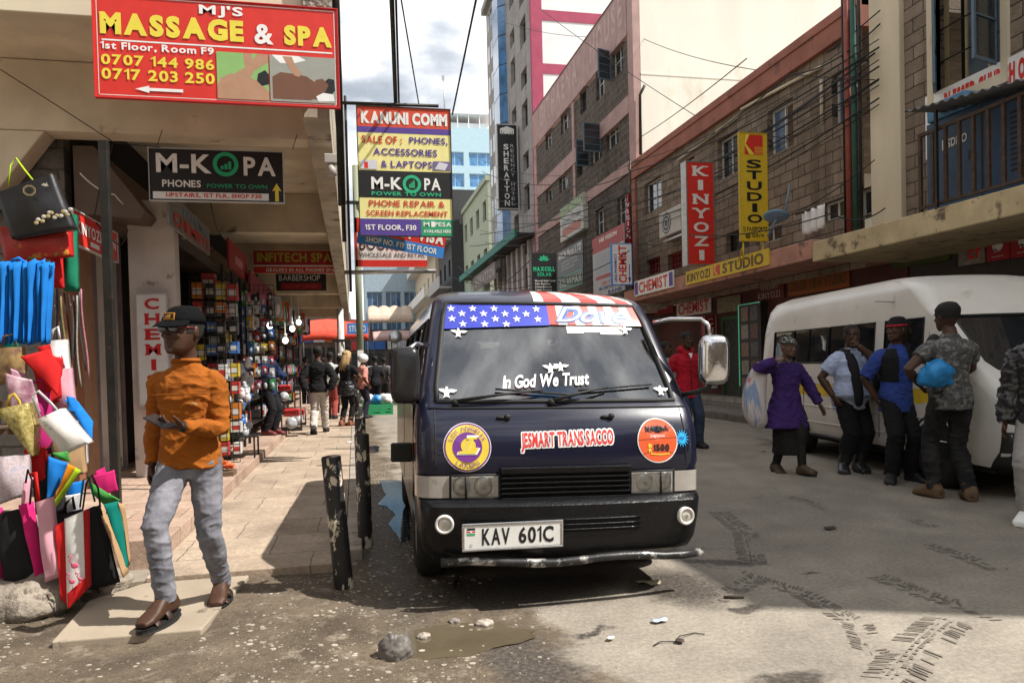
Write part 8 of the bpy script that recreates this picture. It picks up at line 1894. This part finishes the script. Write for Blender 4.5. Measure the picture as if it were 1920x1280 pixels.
t = thing('satellite_dish', 'blue grey dish lying on the canopy beside the studio board', 'dish', at(1455, 405, Y=13.2)); q = MB(); q.ell((0, 0, 0), (.25, .25, .06), Euler((R(-15), R(12), 0)).to_matrix()); q.build('reflector', flat('dish_blue', (.16, .26, .38)), t); q = MB(); q.tube([(.18, 0, 0), (.25, -.1, .6)], .015, 6); q.tube([(0, 0, -.05), (0, .3, -.35)], .03, 6); q.build('arm', flat('dish_blue', (.16, .26, .38)), t)
GB = mat('generator_blue', (.030, .07, .14), .45, .2, 3, spots=((.08, .10, .13), .62, 5))
a = at(1738, 372, X=8.75); b = at(1850, 372, X=8.75)
t = thing('generator', 'dark blue generator cabinet standing on the balcony behind the railing', 'generator', (8.75, a.y, 3.44), -R(90)); L_ = a.y-3.2
q = MB(); q.box(0, 0, .05, L_, .5, 1.45); q.build('cabinet', GB, t, bevel=.02)
q = MB(); q.prism([(.05, 1.452), (1.0, 1.452), (.75, 1.72), (.05, 1.72)], -.03, .45); q.build('intake_hood', mat('hood_blue', (.06, .18, .32), .5), t, bevel=.02)
q = MB(); rect(q, 1.02, .1, 1.05, 1.4, -.004, 0); 
for k in range(12): rect(q, 1.5, .35+.07*k, 2.6, .38+.07*k, -.004, 0)
rect(q, .8, .70, .92, .84, -.004, 0); q.build('door_seams', BLACK, t); q = MB(); text(q, 'SDMO', .42, .98, .36, .13, -.006, 0, 1); rect(q, .32, .97, .40, 1.12, -.006, 0); q.build('lettering', RW, t)
t = thing('balcony_railing', 'rusty dark metal railing along the balcony of the corner building', 'railing', (8.28, 9.9, 3.44), -R(90)); y0 = at(1724, 380, X=8.28).y; t.location.y = y0; Lr = y0-1.2
RAILM = mat('rusty_rail', (.055, .032, .022), .7, .4, 9)
MB().box(0, -.02, 1.12, Lr, .03, 1.17).build('top_rail', RAILM, t); MB().box(0, -.02, .06, Lr, .03, .10).build('bottom_rail', RAILM, t)
for k in range(int(Lr/.24)+1): MB().box(k*.24, -.015, .0 if k % 8 == 0 else .1, k*.24+.05, .025, 1.12).build('baluster', RAILM, t)
t = thing('sheet_roof', 'corrugated metal sheet roof on posts over the balcony generator', 'roof', (8.1, at(1695, 210, X=8.1).y, at(1695, 210, X=8.1).z)); 
q = MB(); n = 90; q.grid(lambda u, v: (v*1.15, -u*7.0, .02*math.sin(u*260)+.04*v-.95*u), 220, 1); q.build('sheet', mat('grey_sheet', (.11, .11, .11), .5, .3, 4, metal=.5), t, solid=.006)
for k in range(3): MB().box(.1, -.5-2.4*k, -1.6, .14, -.46-2.4*k, -.13-.33*k).build('post', MET, t)
# display cabinet with led edge, doorway
p = at(1392, 735, X=XG-.1); t = thing('display_cabinet', 'photo display cabinet edged with green lights at the right shop front', 'cabinet', (XG-.15, p.y, .34), -R(90)); wdt = p.y-at(1432, 735, X=XG-.1).y; hgt = at(1392, 572, X=XG-.1).z-.34
MB().box(0, 0, 0, wdt, .3, hgt).build('cabinet', mat('cabinet_dark', (.04, .04, .04), .5), t); LED = emit('green_led', (.2, .8, .5), .14)
q = MB(); q.tube([(0, -.02, .3), (0, -.02, hgt), (wdt, -.02, hgt)], .014, 6); q.build('light_strip', LED, t)
for k in range(10): q = MB(); rect(q, .1+(k % 2)*wdt*.45, .15+(k//2)*hgt*.19, .1+(k % 2)*wdt*.45+wdt*.34, .15+(k//2)*hgt*.19+hgt*.15, -.008, 0); q.build('photo', mat('portrait_%d' % (k % 4), [(.25, .15, .1), (.1, .1, .12), (.3, .28, .25), (.15, .08, .06)][k % 4], .4, .5, 14), t)
p = at(1358, 735, X=XG-.05); t = thing('shop_door', 'dark green shop doorway between the chemist column and the display cabinet', 'door', (XG-.02, at(1390, 735, X=XG).y+.95, .34), -R(90)); q = MB()
for b_ in ((0, -.02, 0, .08, .04, 2.2), (.87, -.02, 0, .95, .04, 2.2), (.08, -.02, 2.1, .87, .04, 2.2)): q.box(*b_)
q.build('door_frame', mat('dark_green_paint', (.02, .10, .04), .6), t); MB().box(.08, .01, 0, .87, .03, 2.1).build('door_leaf', mat('dark_goods', (.03, .035, .03), .6, .8, 12, spots=((.2, .16, .12), .6, 14)), t)
# ---- street end
def pole(label, px, Y, r, zt, m, name='utility_pole'):
    p = at(px, 700, Y=Y); t = thing(name, label, 'pole', (p.x, Y, 0)); q = MB(); q.tube([(0, 0, 0), (0, 0, zt)], [r, r*.8], 12); q.build('shaft', m, t)
    q = MB(); q.box(-.3, -r-.02, zt-1.2, .3, -r+.02, zt-1.1); q.build('cross_arm', MET, t); q = MB(); q.box(-r*.8, -r-.012, 1.4, r*.8, -r+.01, 1.9); q.build('pasted_notice', WHITE, t); return t
pole('greenish wooden utility pole behind the tall banner', 677, 23, .11, 7.5, mat('green_wood', (.22, .24, .16), .9, .2, 4, stretch=(1, 1, .1))); pole('white painted pole left of the greenish pole', 641, 27, .14, 3.5, mat('white_pole', (.55, .55, .53), .8))
def crate(label, px, py, Y, c, name='plastic_crate'):
    p = at(px, py, Y=Y); t = thing(name, label, 'crate', (p.x, Y, 0)); m = flat('crate_%s' % label[:5], c)
    q = MB(); w, d, h = .5, .35, .26
    for z in (0, .09, .18, .25): 
        for b_ in ((-w, -d, z, w, -d+.02, z+.05), (-w, d-.02, z, w, d, z+.05), (-w, -d+.02, z, -w+.02, d-.02, z+.05), (w-.02, -d+.02, z, w, d-.02, z+.05)): q.box(*b_)
    for x in (-w+.005, -w*.33, w*.33, w-.055): q.box(x, -d+.003, 0, x+.05, -d+.017, .29)
    q.box(-w+.02, -d+.02, .0, w-.02, d-.02, .02); q.build('crate_body', m, t); return t
crate('bright green plastic crate on the road before the awnings', 704, 772, 22., (.03, .30, .12))
for k, (dx, c, lab) in enumerate(((-.25, (.6, .6, .6), 'white plastic bag lying on the green crate'), (.05, (.05, .25, .6), 'blue plastic bag between the white bags on the crate'), (.3, (.62, .6, .58), 'crumpled white bag on the right of the green crate'))):
    p = at(704, 772, Y=22.); rock(lab, (p.x+dx, 22., .42), (.2, .2, .16), 20+k, flat('film_%d' % k, c, .4), 'plastic_bag')['category'] = 'bag'
def awning(label, px0, px1, pyt, pyb, Y, m, legs=True, sc=4):
    a = at(px0, pyb, Y=Y); b = at(px1, pyt, Y=Y); w = b.x-a.x; t = thing('awning', label, 'awning', (a.x, Y, a.z))
    q = MB(); h = b.z-a.z; q.grid(lambda u, v: (w*u, 2.2*(1-v)*-1+2.2, h*(.35+.65*(v if True else 0))+h*.12*abs(math.sin(u*math.pi*sc))*v), 24, 4); q.grid(lambda u, v: (w*u, 0, h*(.35*v)+.06*abs(math.sin(u*math.pi*sc*2))), 24, 2); q.build('canopy', m, t, solid=.02)
    q = MB()
    for u in (.02, .5, .98): q.tube([(w*u, .05, -a.z), (w*u, .05, h*.3)], .04, 6)
    q.build('legs', MET, t); return t
awning('pale peach shade awning across the street end', 690, 775, 572, 606, 62, mat('peach_canvas', (.48, .36, .28), .9)); awning('long red awning at the end of the arcade', 566, 690, 596, 640, 40, mat('red_canvas', (.55, .06, .03), .8), sc=1); awning('lower pink shade awning beneath the peach one', 700, 790, 618, 640, 58, mat('pink_canvas', (.40, .25, .22), .9), sc=1)
bY('blue_street_sign', 'blue board with pale letters above the distant crowd', 651, 690, 606, 626, 36, BLUE, [], [('STUDIO', .1, .2, .9, .8, RW)]); bY('lock_shop_sign', 'small white shop sign on the distant shop front', 742, 772, 640, 660, 50, RW, [], [('LOCK', .1, .55, .9, .95, PURP), ('SHOP', .1, .05, .9, .45, PURP)])
t = thing('round_road_sign', 'round grey road sign on a post by the distant awnings', 'road sign', (at(792, 650, Y=45).x-1.6, 45, 0)); MB().tube([(0, 0, 0), (0, 0, 3.4)], .05, 8).build('post', STEEL, t); q = MB(); q.lathe([(0, -.02), (.4, -.02), (.4, .02), (0, .02)], 24, M=Matrix.Translation((0, -.08, 3.2)) @ Matrix.Rotation(R(90), 4, 'X')); q.build('disc', STEEL, t)
for nm, lab, x0, x1, Y, c in (('street_shop', 'low dark shop row under the pale awnings', 640, 850, 64, (.10, .08, .07)), ('end_shop', 'low shop front under the red awning at the end of the arcade', 540, 660, 44, (.16, .13, .11))):
    a = at(x0, 690, Y=Y); b = at(x1, 690, Y=Y); t = thing(nm, lab, 'shop', (a.x, Y, 0)); w = b.x-a.x
    MB().box(0, 0, 0, w, 6, 4.6).build('wall', mat(nm+'_wall', c, .8, .5, 1.), t)
    for k in range(5): q = MB(); q.box(w*(k+.1)/5, -.05, .2, w*(k+.85)/5, 0, 2.6); q.build('shop_window', PANEG, t); q = MB(); q.box(w*(k+.05)/5, -.3, 2.9, w*(k+.95)/5, -.001, 3.6); q.build('fascia', gm[['red', 'blue', 'white', 'orange', 'green'][k]], t)
def car(label, px, Y, c, rz=0):
    p = at(px, 700, Y=Y); t = thing('parked_car', label, 'car', (p.x, Y, 0), rz); m = flat('car_%s' % label[:6], c, .25, coat=1.)
    CR = [(.25, .78, .05, 4.1, .2, .2, .05), (.55, .86, 0, 4.2, .2, .2, .06), (.82, .85, .1, 4.15, .2, .2, .06), (.95, .82, .95, 4.0, .2, .2, .05), (1.38, .66, 1.6, 3.4, .2, .2, .03), (1.45, .5, 1.9, 3.1, .2, .2, .02)]
    s = Shell(CR, [-1, -.9, -.4, 0, .4, .9, 1], [1.2, 2.1, 3.0]); mb = MB(); sk_ = {(3, j) for j in s.front()}|{(3, j) for j in s.right(0, 2)}|{(3, j) for j in s.left(0, 2)}; s.body(mb, sk_); mb.build('body', m, t, angle=45)
    mb = MB(); s.patch(mb, range(3, 4), s.front(), -.01); mb.build('windscreen', DGL, t)
    for f_ in (s.right, s.left): mb = MB(); s.patch(mb, range(3, 4), list(f_(0, 2)), -.01); mb.build('side_window', DGL, t)
    for sg in (-1, 1):
        for y in (.85, 3.3): make_wheel(t, sg*.76, y, .30, .18, sg, MET)
        mb = MB(); mb.ell((sg*.62, .03, .66), (.16, .06, .07)); mb.build('headlight', LENS, t)
    return t
car('orange red car parked beyond the green crate at the street end', 712, 33, (.5, .06, .02)); car('pale car farther down the street left of the minibus', 716, 46, (.5, .5, .5))
